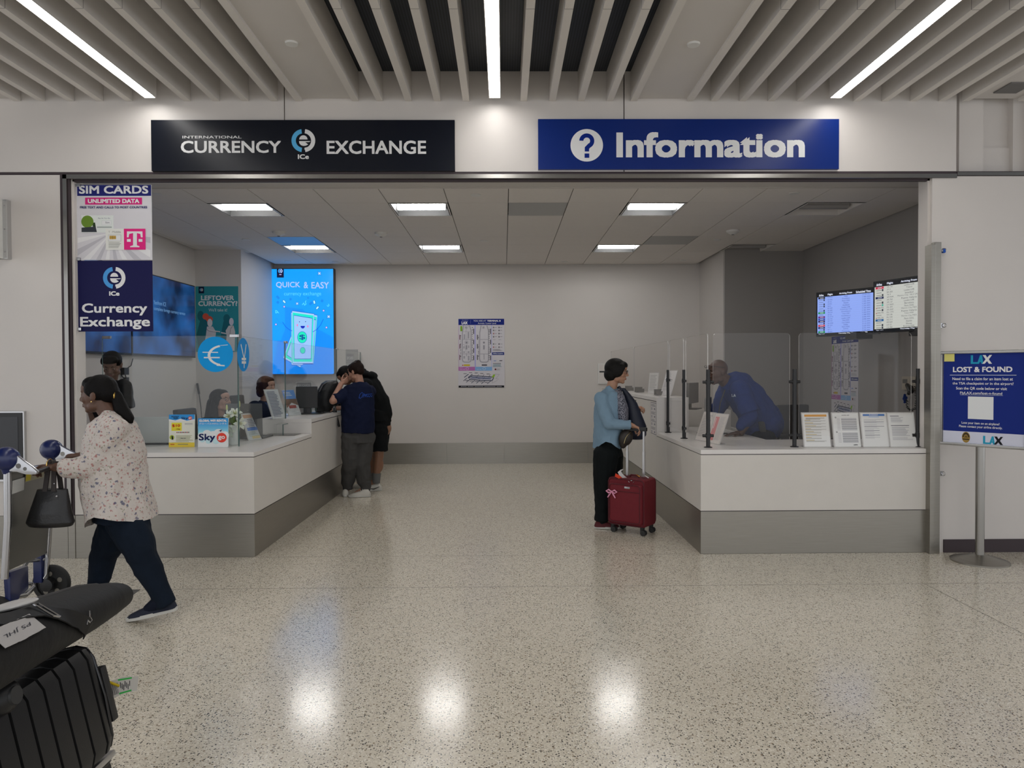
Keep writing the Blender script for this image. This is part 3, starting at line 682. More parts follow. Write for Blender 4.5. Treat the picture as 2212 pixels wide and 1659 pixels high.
B.crop(130, 380, 4.365); ice_logo(B, 510, 961, 103, '4387c2'); B.text('ICe', 462, 1088, 560, 1130, 'c9c9cf', .04); B.text('Currency', 205, 1202, 822, 1316, 'd0d0d6', .022); B.text('Exchange', 188, 1330, 848, 1446, 'd0d0d6', .022); B.done(e)
p = QY(172, 711, 5.86); m = MB(); m.box((p.x-.035, 5.845, p.z-.012), (p.x+.02, 5.88, p.z+.012)); m.build('clip', M_['chrome'], e, .002, False)
# leftover currency poster in the alcove
e, B = flat_board('poster', 'teal Leftover Currency poster in the alcove on the left', 'poster', YRL-.01, 423, 618.5, 515, 760, '2c8088')
B.crop(130, 380, 4.365); B.rect(1305, 1045, 1357, 1107, '0c1530'); B.up(); ice_logo(B, 1331, 1074, 15); B.text('LEFTOVER', 1328, 1128, 1640, 1172, 'c3c9c6', .03); B.text('CURRENCY?', 1303, 1181, 1672, 1226, 'c3c9c6', .03); B.text("We'll take it!", 1400, 1249, 1575, 1278, 'b9c4c2')
B.L = 1
B.circ(1325, 1320, 32, '205f68', 20, ry=48); B.poly([(1320, 1360), (1400, 1340), (1395, 1560), (1310, 1650), (1285, 1500)], '205f68'); B.circ(1570, 1345, 32, '205f68', 20, ry=42); B.poly([(1540, 1370), (1600, 1370), (1600, 1640), (1490, 1640), (1520, 1480)], '205f68')
B.up(); B.circ(1372, 1325, 30, 'c2503c', 20); B.circ(1408, 1352, 32, 'c2503c', 20, ry=30)
B.up(); B.circ(1412, 1385, 24, 'c9bfbb', 20, ry=38); B.poly([(1385, 1420), (1440, 1420), (1470, 1470), (1465, 1520), (1480, 1650), (1350, 1650), (1375, 1500)], 'b9b6b4'); B.line([(1400, 1450), (1440, 1462), (1505, 1470)], 12, 'c9bfbb')
B.circ(1615, 1375, 21, 'b9b8c0', 20, ry=36); B.poly([(1590, 1412), (1635, 1412), (1650, 1470), (1645, 1650), (1560, 1650), (1570, 1500), (1560, 1460)], 'b9b6b4'); B.line([(1580, 1490), (1520, 1478)], 12, 'b9b6b4')
B.up(); B.line([(1380, 1440), (1395, 1460), (1440, 1470), (1500, 1474)], 3, '3c4450'); B.line([(1625, 1418), (1608, 1440), (1600, 1500)], 3, '3c4450'); B.done(e)
# dark blue screens on the office left wall
def dimscreen():
    m = bpy.data.materials.new('dim_blue_screen'); m.use_nodes = True; nt = m.node_tree; b = nt.nodes['Principled BSDF']
    tc = nt.nodes.new('ShaderNodeTexCoord'); n = nt.nodes.new('ShaderNodeTexNoise'); n.inputs['Scale'].default_value = 2.3; n.inputs['Detail'].default_value = 7
    cr = nt.nodes.new('ShaderNodeValToRGB'); cr.color_ramp.elements[0].position = .38; cr.color_ramp.elements[0].color = (.001, .006, .035, 1); cr.color_ramp.elements[1].position = .72; cr.color_ramp.elements[1].color = (.012, .09, .30, 1)
    nt.links.new(tc.outputs['Object'], n.inputs['Vector']); nt.links.new(n.outputs[0], cr.inputs[0]); nt.links.new(cr.outputs[0], b.inputs['Emission Color'])
    b.inputs['Base Color'].default_value = (.01, .01, .012, 1); b.inputs['Roughness'].default_value = .25; b.inputs['Emission Strength'].default_value = .22; return m
ds = dimscreen(); XT = XWL+.05
for y0, y1, lb in ((6.72, 8.315, 'dark blue wall screen near the jamb, mostly behind the navy banner'), (8.335, 10.03, 'dark blue wall screen with pale text next to the alcove')):
    e = empty('wall_screen', (XWL, (y0+y1)/2, 1.68), lb, 'screen', 'dark blue screens on the left wall'); z0, z1 = 1.685, 2.675
    m = MB(); m.box((XWL+.002, y0, z0), (XT, y1, z1)); m.build('casing', M_['black'], e, .003, False)
    m = MB(); m.box((XT, y0+.014, z0+.022), (XT+.0015, y1-.014, z1-.014)); m.build('display', ds, e, 0, False)
    if y0 > 8:
        B = Board((XT+.0015, 0, 0), (0, 1, 0), (0, 0, -1), (1, 0, 0), emit=.14).crop(130, 380, 4.365)
        a = B.T(872, 1195); b = B.T(998, 1215); B.T0 = B.T
        def tx(t, x0, x1, zc, h):
            B.T = B.T0; p = B.T(x0, zc); q = B.T(x1, zc+10); B.T = lambda x, y: (x, y); B.text(t, p[0], p[1]-h/2, q[0], p[1]+h/2, '7fb4e8')
        tx('from ICE', 918, 998, 1197, .05); tx('Yen', 880, 914, 1190, .05); tx('complete foreign currency service', 884, 1178, 1252, .055); B.done(e)
p = [QX(287, 775, XWL+.02), QX(283, 790, XWL+.04), QX(268, 800, XWL+.03), QX(272, 815, XWL+.05), QX(262, 830, XWL+.03)]
m = MB(); m.tube(p, .006, 6); m.tube([p[2], QX(258, 790, XWL+.04), QX(263, 812, XWL+.05), QX(274, 825, XWL+.02), p[3]], .005, 6); m.box(p[2]-V((.01, .05, .05)), p[2]+V((.03, .05, .03))); m.box(p[3]-V((.01, .03, .05)), p[3]+V((.02, .03, .0)))
single(m, 'wall_cable', M_['black'], 'tangle of black cables and adapters hanging below the dark screen', 'cable')

# portrait screen on the back wall
yp = 11.50; EM = .27
a = QY(587, 690, yp); b = QY(722, 690, yp); zt, zb = QY(654, 580, yp).z, QY(654, 808, yp).z
e = empty('portrait_screen', ((a.x+b.x)/2, YB, zb), 'bright blue portrait screen reading Quick and Easy currency exchange', 'screen')
m = MB(); m.box((a.x, yp+.004, zb), (b.x, YB-.001, zt)); m.build('casing', M_['black'], e, .004, False)
m = MB(); m.box((a.x+.008, yp+.001, zb+.006), (b.x-.012, yp+.0045, zt-.008)); m.build('display', scrmat('0a97f7', EM), e, 0, False)
B = Board((0, yp, 0), *FR, emit=EM, step=.0005).crop(560, 560, 5.927)
B.poly([(182, 1040), (280, 1040), (270, 1250), (210, 1215), (235, 1040)], '0a84f0'); B.poly([(170, 1470), (945, 1470), (945, 1000), (760, 900), (560, 640), (330, 610), (330, 900), (210, 1220), (182, 1320)], '0787f4')
B.up(); B.rect(225, 124, 315, 235, '070a30'); B.up(); ice_logo(B, 270, 150, 28, '3aa0ee', 'a9c4ff'); B.rect(256, 192, 285, 202, 'b9a9e0')
B.text('QUICK', 215, 290, 525, 372, 'a9baf5', .012); B.text('&', 570, 290, 625, 372, 'a9baf5', .012); B.text('EASY', 668, 292, 893, 374, 'a9baf5', .012); B.text('currency exchange', 318, 415, 793, 478, '55c9ee', -.004)
B.L = 2
for x, y, r in ((238, 552, 18), (655, 568, 0), (400, 512, 16), (625, 495, 12), (805, 533, 18)):
    if r: B.circ(x, y, r, '067ee0', 12)
for x, y, an in ((320, 543, 50), (745, 622, -50), (705, 550, 80), (238, 488, 45), (660, 565, -45)):
    c, s_ = cos(R_(an)), sin(R_(an)); q = lambda L, W: (x+L*c-W*s_, y+L*s_+W*c)
    B.poly([q(-24, -14), q(24, -14), q(24, 14), q(-24, 14)], '0a57b8' if y not in (488, 565) else '067ee0'); B.up()
    if y not in (488, 565): B.poly([q(-19, -9), q(19, -9), q(19, 9), q(-19, 9)], 'b4ecf0')
    B.L = 2
for x, y in ((320, 608), (824, 658), (214, 835), (861, 874)): B.circ(x, y, 16, '0a57b8', 14); B.L = 3; B.circ(x, y, 11, 'c9b6ee', 14); B.L = 2
for x, y, r in ((771, 182, 26), (889, 735, 26), (486, 568, 22)):
    for rr, h in ((r, '0a57b8'), (r*.7, 'b4d4fa')): B.poly([(x-rr, y-rr), (x, y-rr*.55), (x+rr, y-rr), (x+rr*.55, y), (x+rr, y+rr), (x, y+rr*.55), (x-rr, y+rr), (x-rr*.55, y)], h); B.up()
    B.L = 2
for pts in ([(550, 585), (570, 560), (580, 590), (600, 575), (590, 545), (600, 530)], [(868, 590), (880, 605), (896, 590), (885, 572)], [(250, 690), (225, 660), (210, 655), (212, 690), (235, 680)]): B.line(pts, 7, '58d6e8')
B.L = 4
def note(pts, inner=True):
    cx = sum(p[0] for p in pts)/4; cy = sum(p[1] for p in pts)/4
    def sh(k, d=0):
        out = []
        for x, y in pts:
            L = math.hypot(x-cx, y-cy); f = (L-k*1.35)/L; out.append((cx+(x-cx)*f, cy+(y-cy)*f))
        return out
    for k, h in ((-3, '0a3fb0'), (2, '9fc6fb'), (18, '18d9c4'), (44, '0a3fb0'), (49, '93bdfb')): B.poly(sh(k), h); B.up()
note([(440, 900), (560, 990), (530, 1388), (305, 1265)]); note([(600, 690), (745, 718), (695, 1342), (555, 1340)]); note([(410, 680), (560, 690), (560, 1355), (415, 1352)])
B.L = 22; note([(422, 660), (707, 700), (688, 1335), (430, 1335)])
B.circ(553, 1000, 62, '0a5fb0', 30, ry=76); B.up(); B.circ(553, 1000, 57, '19dcb4', 30, ry=71); B.circ(560, 1168, 34, '0a5fb0', 24, ry=42); B.up(); B.circ(560, 1168, 29, '19d6b8', 24, ry=37)
B.circ(491, 845, 10, 'd880b4', 12, ry=16); B.circ(625, 860, 10, 'd880b4', 12, ry=16); B.circ(518, 802, 6, '0a1f60', 10); B.circ(596, 799, 6, '0a1f60', 10)
B.circ(560, 854, 28, '0a27b0', 14, a0=180, a1=360, ry=34)
B.text('$', 515, 965, 592, 1035, '0a3f90', .01); B.line([(302, 805), (340, 865), (390, 905), (425, 918)], 7, '0d58d8'); B.line([(823, 768), (790, 840), (740, 900), (690, 930)], 7, '0d58d8'); B.line([(220, 758), (250, 800), (300, 835)], 4, '2a7ee8'); B.done(e)

# airport map poster, used on two walls; drawing coordinates 250..1070 x 240..1470
def map_art(B):
    R = random.Random(3)
    B.rect(250, 240, 1070, 1470, 'b3b0b4'); B.up(); B.rect(250, 240, 1070, 347, '101e68'); B.rect(252, 347, 262, 1165, '9a7092'); B.rect(540, 347, 562, 1165, '8f8cc0'); B.rect(840, 347, 852, 1165, '8e93c4')
    B.rect(252, 1098, 548, 1167, '9c5f97'); B.rect(552, 1098, 855, 1167, '6f95bd'); B.rect(855, 838, 1070, 885, '101e68'); B.rect(255, 1435, 1070, 1467, '0b0b10'); B.up()
    B.text('LAX', 308, 285, 415, 337, 'd2d2dc', .05); B.text('WELCOME TO', 310, 257, 425, 268, 'a5a9c8'); B.rect(468, 258, 471, 330, '6f78a8')
    B.text('YOU ARE AT', 520, 260, 748, 288, 'c2c5d8'); B.text('TERMINAL B', 765, 260, 1008, 288, 'd2d4e2', .04); B.text('Arrivals / Lower Level', 600, 303, 925, 332, 'c2c5d8'); B.text('Airline Locations', 872, 850, 1052, 870, 'c2c5d8', .02)
    for ox in (0, 312):
        B.L = 3; g = '8b8990'
        B.line([(345+ox, 362), (322+ox, 480), (318+ox, 960), (335+ox, 1005), (365+ox, 1015), (440+ox, 1015), (470+ox, 1000), (478+ox, 960), (478+ox, 450), (450+ox, 362)], 17, g)
        B.line([(322+ox, 608), (478+ox, 608)], 9, g); B.line([(322+ox, 868), (478+ox, 868)], 9, g); B.line([(397+ox, 868), (397+ox, 905+(60 if ox else 0))], 12, g)
        if not ox: B.line([(435, 365), (385, 440), (395, 600)], 6, g); B.line([(330, 470), (478, 465)], 5, g); B.line([(330, 700), (360, 700), (380, 790), (395, 865)], 5, g); B.circ(395, 662, 34, g, 20, r_in=28)
        B.up(); B.circ(396+ox, 664, 18, '77757c', 16); B.rect(382+ox, 710, 410+ox, 788, '85838a'); B.rect(370+ox, 375, 405+ox, 412, '8d8b92')
        if not ox:
            for q in ((345, 515, 372, 600), (415, 475, 445, 590), (340, 905, 370, 950), (420, 900, 450, 985), (340, 820, 365, 850), (415, 820, 450, 850), (340, 730, 360, 770), (425, 715, 445, 760)): B.rect(*q, '8f8d94')
        for y0, y1 in ((415, 510), (612, 695), (762, 850), (895, 980)): B.rect(517+ox*.97, y0, 532+ox*.97, y1, '3a3740')
        for y0, y1 in ((525, 612), (690, 772), (885, 975)): B.rect(268+ox*1.01, y0, 284+ox*1.01, y1, '49454f' if ox else '6a4a58')
        for k in range(16):
            B.circ(500+ox*.97, 392+k*38+R.random()*14, R.choice((5, 6, 8)), '2a2830', 8); B.circ((292 if not ox else 610), 540+k*28+R.random()*10, 5 if R.random() < .6 else 8, '3a2f38', 8) if k < 14 else None
    B.L = 4; B.rect(285, 368, 322, 460, '6f9424'); B.rect(345, 1055, 457, 1083, 'ad9620'); B.circ(328, 1071, 11, '9c3024', 12); B.rect(668, 1055, 763, 1078, '4a4850')
    B.text('EAST', 275, 1110, 330, 1120, 'c8b8c8'); B.text('LEVEL ONE', 275, 1138, 368, 1150, 'c8b8c8'); B.text('LEVEL TWO', 578, 1138, 662, 1150, 'c0cad6'); B.circ(410, 1132, 26, 'c8b8c8', 20, r_in=22); B.circ(713, 1130, 26, 'c0cad6', 20, r_in=22)
    for k, y in enumerate((393, 446, 503, 560, 690, 746)):
        for j, x in enumerate((881, 979)): B.circ(x, y, 13, ('3a3a44', '8a4048', '4a5048')[(k*2+j) % 3 if j == 0 else 0], 14, r_in=5); B.rect(x+22, y-4, x+22+24+R.random()*20, y+3, '77757c')
    B.lines(870, 606, 930, 2, 9, '8d8b92'); B.lines(968, 606, 1030, 2, 9, '8d8b92'); B.lines(870, 782, 1050, 5, 7, '85838a'); B.lines(870, 1034, 1045, 1, 10, '55535c', .8); B.lines(870, 1052, 1050, 8, 6.5, '6f8f98'); B.circ(915, 1143, 16, '5a1a20', 14); B.lines(935, 1130, 1003, 4, 9, '8d8b92')
    B.rect(985, 982, 1037, 994, '44424a'); B.rect(880, 985, 928, 998, '6a7cae')
    g2 = '3c4254'; B.L = 3
    B.line([(430, 1300), (500, 1258), (600, 1262), (860, 1280), (880, 1300), (850, 1345), (640, 1340), (450, 1318)], 14, g2)
    B.poly([(480, 1270), (850, 1290), (830, 1330), (470, 1310)], '80849a'); B.up(); B.line([(500, 1290), (820, 1310)], 9, '4a5068'); B.line([(560, 1278), (640, 1322)], 7, '4a5068'); B.line([(720, 1285), (690, 1322)], 7, '4a5068')
    for x in (430, 500, 612, 710, 822): B.line([(x, 1232), (x-72 if x < 520 else x-30, 1285)], 13 if x < 520 else 6, g2)
    for x, y in ((405, 1300), (455, 1325), (545, 1340), (635, 1345), (725, 1352), (830, 1352)): B.line([(x, y), (x-62, y+48)], 10, g2)
    for x, y in ((370, 1220), (468, 1203), (570, 1208), (670, 1218), (783, 1226), (400, 1340), (480, 1352), (578, 1360), (660, 1366), (748, 1375)): B.rect(x-28, y-4, x+28, y+4, '33313a')
    B.poly([(880, 1232), (912, 1238), (885, 1290), (845, 1285)], '7ba028'); B.line([(905, 1225), (985, 1235), (920, 1310), (975, 1315)], 3, '6d6b74'); B.line([(880, 1310), (850, 1392), (950, 1340)], 3, '6d6b74')
    for x0, x1 in ((310, 400), (432, 525), (556, 698), (730, 918), (950, 1028)): B.rect(x0, 1446, x1, 1453, '9a9aa4'); B.circ(x0-8, 1450, 6, 'b0b0b8', 10)
e, B = flat_board('map_poster', 'airport terminal map poster in the middle of the back wall', 'poster', YB-.006, 989.5, 688.5, 1090, 836.5, 'b3b0b4', .004)
B.crop(960, 660, 8.294); map_art(B); B.done(e)
ym0, ym1, zm0, zm1 = 9.45, 8.735, 1.915, .835
e = empty('map_poster', (XWR, 9.1, zm1), 'airport terminal map poster on the dark right wall behind the acrylic screen', 'poster')
m = MB(); m.box((XWR-.005, ym1, zm1), (XWR-.001, ym0, zm0)); m.build('panel', pm('b3b0b4'), e, 0, False)
B = Board((XWR-.005, ym0, zm0), (0, -1, 0), (0, 0, -1), (-1, 0, 0), T=lambda x, y: ((x-250)/820*(ym0-ym1), (y-240)/1230*(zm0-zm1))); map_art(B); B.done(e)

# arrivals screens
F1 = [("FJ 810", "Nadi", "12:55 PM"), ("LH 456", "Frankfurt", "1:00 PM"), ("AF 22", "Paris CDG", "1:05 PM"), ("OS 81", "Vienna", "1:05 PM"), ("NZ 6", "Auckland", "1:20 PM"), ("BA 269", "London LHR", "1:25 PM"), ("AV 640", "Guatemala City", "1:30 PM"),
      ("VB 510", "Guadalajara", "1:45 PM"), ("AA 26", "Tokyo HND", "1:50 PM"), ("Y4 1714", "Guadalajara", "1:58 PM"), ("ZG 744", "London LGW", "2:00 PM"), ("QR 739", "Doha DOH", "2:00 PM"), ("AA 2050", "Los Cabos", "2:12 PM"), ("EK 215", "Dubai", "2:15 PM"),
      ("TN 7", "Paris CDG", "2:20 PM"), ("QF 11", "Sydney", "2:25 PM"), ("VB 622", "Monterrey", "2:45 PM")]
F2 = [("VS 141", "London LHR", ""), ("JX 6", "Taipei", ""), ("BA 283", "London LHR", ""), ("TK 9", "Istanbul", ""), ("AM 9644", "Mexico City  NLU (AIFA)", ""), ("AA 764", "Puerto Vallarta", ""), ("AA 137", "London LHR", ""), ("LV 2623", "Barcelona", ""),
      ("DL 291", "Paris CDG", ""), ("AA 2547", "Mexico City MEX", ""), ("DL 1773", "Puerto Vallarta", ""), ("NH 106", "Tokyo HND", ""), ("DL 530", "Mexico City MEX", ""), ("NO 511", "Paris CDG", ""), ("MF 829", "Xiamen", ""), ("LO 23", "Warsaw", ""), ("CA 983", "Beijing PEK", "")]
L1 = {0: '101018', 7: '0c8a44', 9: '6a1a78', 10: '1a3aa0', 11: '2a1050', 13: 'c8303c', 14: '182a60', 16: '0c8a44'}; L2 = {0: 'c82848', 4: '14204a', 13: '1a5a90'}
def arrivals(pL, pR, zt, zb, label, rows, logos, bg, ink, em, second):
    pL, pR = V(pL), V(pR); U = (pR-pL).normalized(); N = V((U.y, -U.x, 0)); Wd = (pR-pL).length; Hh = zt-zb
    e = empty('arrivals_screen', (pL.x/2+pR.x/2, pL.y/2+pR.y/2, zb), label, 'screen', 'arrivals screens on the right wall')
    def slab(a0, a1, z0, z1, d0, d1):
        q = [(a0, d0), (a1, d0), (a1, d1), (a0, d1)]; return [V((pL.x, pL.y, z))+U*a-N*d for z in (z0, z1) for a, d in q]
    m = MB(); m.hexa(slab(0, Wd, zb, zt, .002, .055)); m.build('casing', M_['black'], e, .003, False)
    m = MB(); c = V((pL.x, pL.y, 0))+U*Wd*.6-N*.055; m.box((c.x-.02, c.y-.06, (zb+zt)/2-.1), (XWR+.0-.001, c.y+.06, (zb+zt)/2+.05)); m.box((c.x-.06, c.y-.16, zb-.045), (c.x+.12, c.y+.10, zb+.03)); m.build('wall_arm', M_['black'], e, .003, False)
    B = Board((pL.x, pL.y, zt), U, (0, 0, -1), N, T=lambda x, y: (x*Wd, y*Hh), emit=em, step=.0006)
    B.rect(.02, .03, .98, .97, '06070a'); B.up(); B.rect(.025, .115, .975, .925, bg); B.up()
    for t, x0, x1 in (('Airline', .05, .13), ('Flight', .20, .285), ('Arriving From', .39, .60), ('Scheduled Time', .66, .89)): B.text(t, x0, .05, x1, .098, 'dfe4f4', .03)
    B.text('Page 1 of 4', .05, .938, .15, .958, 'dfe4f4', .01); B.text('Thursday May 29, 2025  3:01 PM', .38, .935, .84, .963, 'e8ecf8', .03)
    n = len(rows); dy = .81/n
    for i, (f, c, t) in enumerate(rows):
        y = .115+i*dy; B.rect(.025, y+dy*.97, .975, y+dy, '8f9cc0' if not second else 'a9aaa4')
        B.text(f, .20, y+dy*.25, .20+.013*len(f), y+dy*.8, ink); wd = .0135*len(c); B.text(c, .50-wd/2, y+dy*.22, .50+wd/2, y+dy*.85, ink)
        if t: B.text(t, .76, y+dy*.25, .88, y+dy*.8, ink)
        if i in logos: B.rect(.04, y+dy*.06, .155, y+dy*.92, logos[i]); B.up(); B.rect(.07, y+dy*.35, .13, y+dy*.6, 'c8ccd8'); B.L = 3
        elif second and i in (8, 10, 12): B.text('DELTA', .065, y+dy*.25, .155, y+dy*.75, '3a3040'); B.poly([(.045, y+dy*.8), (.052, y+dy*.2), (.060, y+dy*.8)], 'a02030')
        else:
            B.rect(.05, y+dy*.42, .125, y+dy*.6, '66708c' if not second else '6a6a68')
            if i % 3 != 2: B.rect(.13, y+dy*.08, .15, y+dy*.9, '242a34' if not (second and i == 7) else '1fa890')
        B.rect(.93, y, .975, y+dy*.97, '0f8f4c' if i != 9 or second else 'c8cc40'); B.up(); B.text('A', .955, y+dy*.2, .968, y+dy*.8, 'b8e8c8'); B.L = 3
    B.done(e)
def top_at(px, py, Y): return QY(px, py, Y)
a, b = QY(1763, 632, 8.40), QY(1897, 619, 7.80); a2, b2 = QY(1763, 727, 8.40), QY(1897, 722, 7.80)
arrivals((a.x, a.y, 0), (b.x, b.y, 0), (a.z+b.z)/2, (a2.z+b2.z)/2, 'arrivals screen with a bluish list on the right wall, the farther one', F1, L1, '8fa9f4', '3a4a90', .22, False)
a, b = QY(1886, 608.7, 7.15), QY(2052, 585, 6.38); a2 = QY(1890, 721, 7.15); b2 = QY(2052, 709, 6.38)
arrivals((a.x, a.y, 0), (b.x, b.y, 0), (a.z+b.z)/2, (a2.z+b2.z)/2, 'arrivals screen with a whiter list partly hidden by the right jamb', F2, L2, 'c9cbc4', '4a4a50', .20, True)

# sheets and holders: a tilted sheet standing on a surface; art coordinates 0..1 x 0..1
def sheet(name, label, cat, base, u, w, h, lean, art, col='c4c2c2', holder=True, group=None, thick=.003, acr=True):
    base = V(base); U = V((*u, 0)).normalized(); N = V((U.y, -U.x, 0)); W = V((0, 0, -1))*cos(lean)+N*sin(lean)      # down vector leans towards the viewer
    Nn = U.cross(-W).normalized()
    if Nn.dot(N) < 0: Nn = -Nn
    e = empty(name, base, label, cat, group); O = base-U*w/2-W*h
    m = MB(); q = [O, O+U*w, O+U*w+W*h, O+W*h]; m.prism([p-Nn*thick for p in q], Nn*(thick-.0003)); m.build('sheet', pm(col), e, 0, False)
    if holder:
        m = MB(); k = .008; q2 = [O-U*k-W*k, O+U*(w+k)-W*k, O+U*(w+k)+W*h, O-U*k+W*h]; m.prism([p-Nn*(thick+.003) for p in q2], Nn*.0025)
        b = base-N*.07; m.prism([base-U*(w/2+k)-Nn*.001+V((0, 0, .001)), base+U*(w/2+k)-Nn*.001+V((0, 0, .001)), b+U*(w/2+k)+V((0, 0, .001)), b-U*(w/2+k)+V((0, 0, .001))], (0, 0, .003)); m.build('holder', M_['acredge'], e, 0, False)
    B = Board(O, U, W, Nn, T=lambda x, y: (x*w, y*h)); B.L = 1; art(B); B.done(e, 'print'); return e
G = '7f7d7c'
def artA(B):
    B.rect(.08, .04, .94, .105, 'c08a3c'); B.lines(.12, .14, .88, 2, .03, '6a5a3a', .4)
    for k in range(8): B.rect(.08, .2+k*.085, .3+.1*(k % 3), .212+k*.085, 'b09a48'); B.lines(.08, .222+k*.085, .92, 2, .022, '8f8d86', .4)
def artB(B):
    B.text('HOTEL LIST', .36, .05, .66, .075, '55545a', .02); B.circ(.12, .13, .03, '2a2a30', 14, ry=.022, r_in=.018); B.circ(.12, .56, .03, '2a2a30', 14, ry=.022, r_in=.018)
    for y0, n in ((.15, 11), (.58, 9)):
        for k in range(n): B.rect(.33, y0+k*.034, .92, y0+.018+k*.034, '75747a' if k % 2 else '9a999e'); B.rect(.16, y0+k*.034+.004, .28, y0+.014+k*.034, 'a5a3a6')
    B.text('LAWA', .72, .925, .88, .955, '22242c', .05)
def artC(B):
    B.rect(.08, .03, .92, .085, '3f6aa8'); B.text('FLYAWAY', .33, .042, .67, .072, 'c8ccd8', .03); B.L = 1
    B.rect(.3, .105, .7, .12, '6f90c0')
    for k in range(9): B.lines(.1, .19+k*.065, .9, 1, .02, '77757c', .7 if k % 2 else .25); B.lines(.1, .215+k*.065, .6, 1, .018, 'a5a3a6', .6)
def artD(B):
    B.rect(.08, .08, .42, .1, '66656c'); B.lines(.1, .13, .6, 6, .025, '9a999e', .4); B.rect(.08, .36, .78, .38, '66656c'); B.lines(.1, .42, .8, 9, .03, '9a999e', .4); B.lines(.1, .72, .9, 4, .022, '9a999e', .3)
gp = 'printed sheets in clear holders on the information counter'
for x0, x1, art, lb in ((1741, 1792, artA, 'printed sheet with an orange heading on the information counter'), (1804, 1860, artB, 'printed sheet of two grey tables on the information counter'),
                        (1865, 1923, artC, 'printed sheet with a blue heading on the information counter'), (1925, 1981, artD, 'plain typed sheet on the information counter next to the jamb')):
    p = QZ((x0+x1)/2, 965.5, ZLOW+.002); sheet('information_sheet', lb, 'sheet', (p.x, p.y, ZLOW+.002), (1, 0), .216, .283, R_(12), art, 'cac7c5', group=gp)
def artP(B): B.rect(.1, .1, .42, .9, 'b87878'); B.lines(.5, .1, .9, 22, .036, 'aaa6a6', .4); B.up(); B.rect(.15, .15, .2, .5, 'd8b8b8')
def artQ(B): B.lines(.12, .1, .9, 14, .055, '8f8d8c', .3)
ga = 'leaflets leaning on the side leg of the information counter'
for (bx, by), art, lb in (((1492, 952), artQ, 'grey printed leaflet leaning behind the side screen of the information counter'), ((1517, 958), artP, 'leaflet with a red panel leaning behind the corner post')):
    p = QZ(bx, by, ZLOW+.002); sheet('leaflet', lb, 'leaflet', (p.x+.09, p.y, ZLOW+.002), (.25, -.97), .20, .27, R_(20), art, 'bdb7b2', group=ga)
p = QZ(1415, 856, 1.205); sheet('leaflet', 'tall printed card in a clear stand on the raised shelf of the information counter', 'leaflet', (1.80, 8.05, 1.205), (.35, -.94), .21, .29, R_(18), artD, 'c4c2c2')
sheet('leaflet', 'white card standing on the raised shelf behind the woman in blue', 'leaflet', (1.80, 8.75, 1.205), (.35, -.94), .20, .25, R_(6), artQ, 'c8c6c4')
for y, lb in ((8.12, 'clear card holder in front of the tall card on the raised shelf'), (9.35, 'small clear card holder in the middle of the raised shelf'), (10.1, 'small grey card holder at the far end of the raised shelf')):
    m = MB().use(mat('smoked_plastic', (.12, .115, .11), .3)); m.box((1.72, y, 1.2045), (1.82, y+.015, 1.25)); m.box((1.72, y+.13, 1.2045), (1.82, y+.145, 1.27)); m.box((1.72, y+.0151, 1.2045), (1.82, y+.1299, 1.212)); single(m, 'card_holder', None, lb, 'card holder', 'card holders on the raised shelf')
# notice on the counter side
B = Board((XCR-.0015, 0, 0), (0, -1, 0), (0, 0, -1), (-1, 0, 0)); B.crop(1220, 740, 3.688)
e = empty('notice', (XCR, 7.7, .85), 'white notice with two columns of small print taped to the side of the information counter', 'notice')
a, b = B.T(684, 470), B.T(730, 742); B.T = lambda x, y: (a[0]+(b[0]-a[0])*x, a[1]+(b[1]-a[1])*y)
m = MB(); q0, q1 = B.P(a[0], a[1], 0), B.P(b[0], b[1], 0); m.box((XCR-.0012, min(q0.y, q1.y), min(q0.z, q1.z)), (XCR-.0002, max(q0.y, q1.y), max(q0.z, q1.z))); m.build('sheet', pm('c0bcba'), e, 0, False)
B.O = V((XCR-.0012, 0, 0)); B.line([(.03, .02), (.97, .02), (.97, .98), (.03, .98), (.03, .02)], .02, '55535a')
for y in (.06, .3, .53, .77): B.lines(.1, y, .9, 4, .022, '66646a', .4); B.rect(.15, y+.11, .3, y+.19, '8a888e'); B.rect(.6, y+.12, .8, y+.17, '77757c')
B.done(e, 'print')
# left counter leaflets, facing the aisle, behind the glass
def artL1(B): B.rect(.05, .03, .95, .16, 'b08a70'); B.lines(.3, .2, .9, 6, .06, '77757c', .5); B.rect(.1, .52, .95, .64, '5a78b0'); B.lines(.1, .68, .9, 4, .05, '8a9a98', .4); B.rect(.3, .85, .95, .95, 'b8a878')
def artL2(B): B.lines(.1, .06, .9, 18, .05, '6c6f80', .5)
def artL3(B): B.rect(0, 0, 1, .35, '5f86c0'); B.lines(.1, .08, .8, 3, .06, 'c0ccd8', .4); B.poly([(0, .35), (1, .35), (1, .62), (.5, .5), (0, .7)], '6d5a50'); B.rect(.2, .6, .8, .72, '8a4a48')
def artL4(B): B.text('SIM CARDS', .06, .06, .94, .14, '9a9a9c', .03); B.lines(.1, .2, .9, 3, .05, '9a9a9a', .3); B.rect(.5, .55, .9, .8, '8a4a58')
def onL(px, py, z): return QZ(px, py, z+.002)
for (px, py), z, w_, h_, art, lb in (((560, 950), ZLOW, .17, .26, artL1, 'colourful price card leaning on the left counter beside the lilies'), ((611, 904), .995, .21, .32, artL2, 'tall white rate sheet on the raised part of the left counter'),
                                     ((641, 897), .995, .21, .30, artL3, 'blue illustrated card on the raised part of the left counter'), ((675, 886), .995, .18, .24, artL2, 'narrow pale card next to the backpack')):
    p = onL(px, py, z); sheet('leaflet', lb, 'leaflet', (min(p.x-.0, GXL-.06), p.y, z+.002), (.36, .93), w_, h_, R_(20), art, 'b4b6b8', group='cards in holders on the left counter')
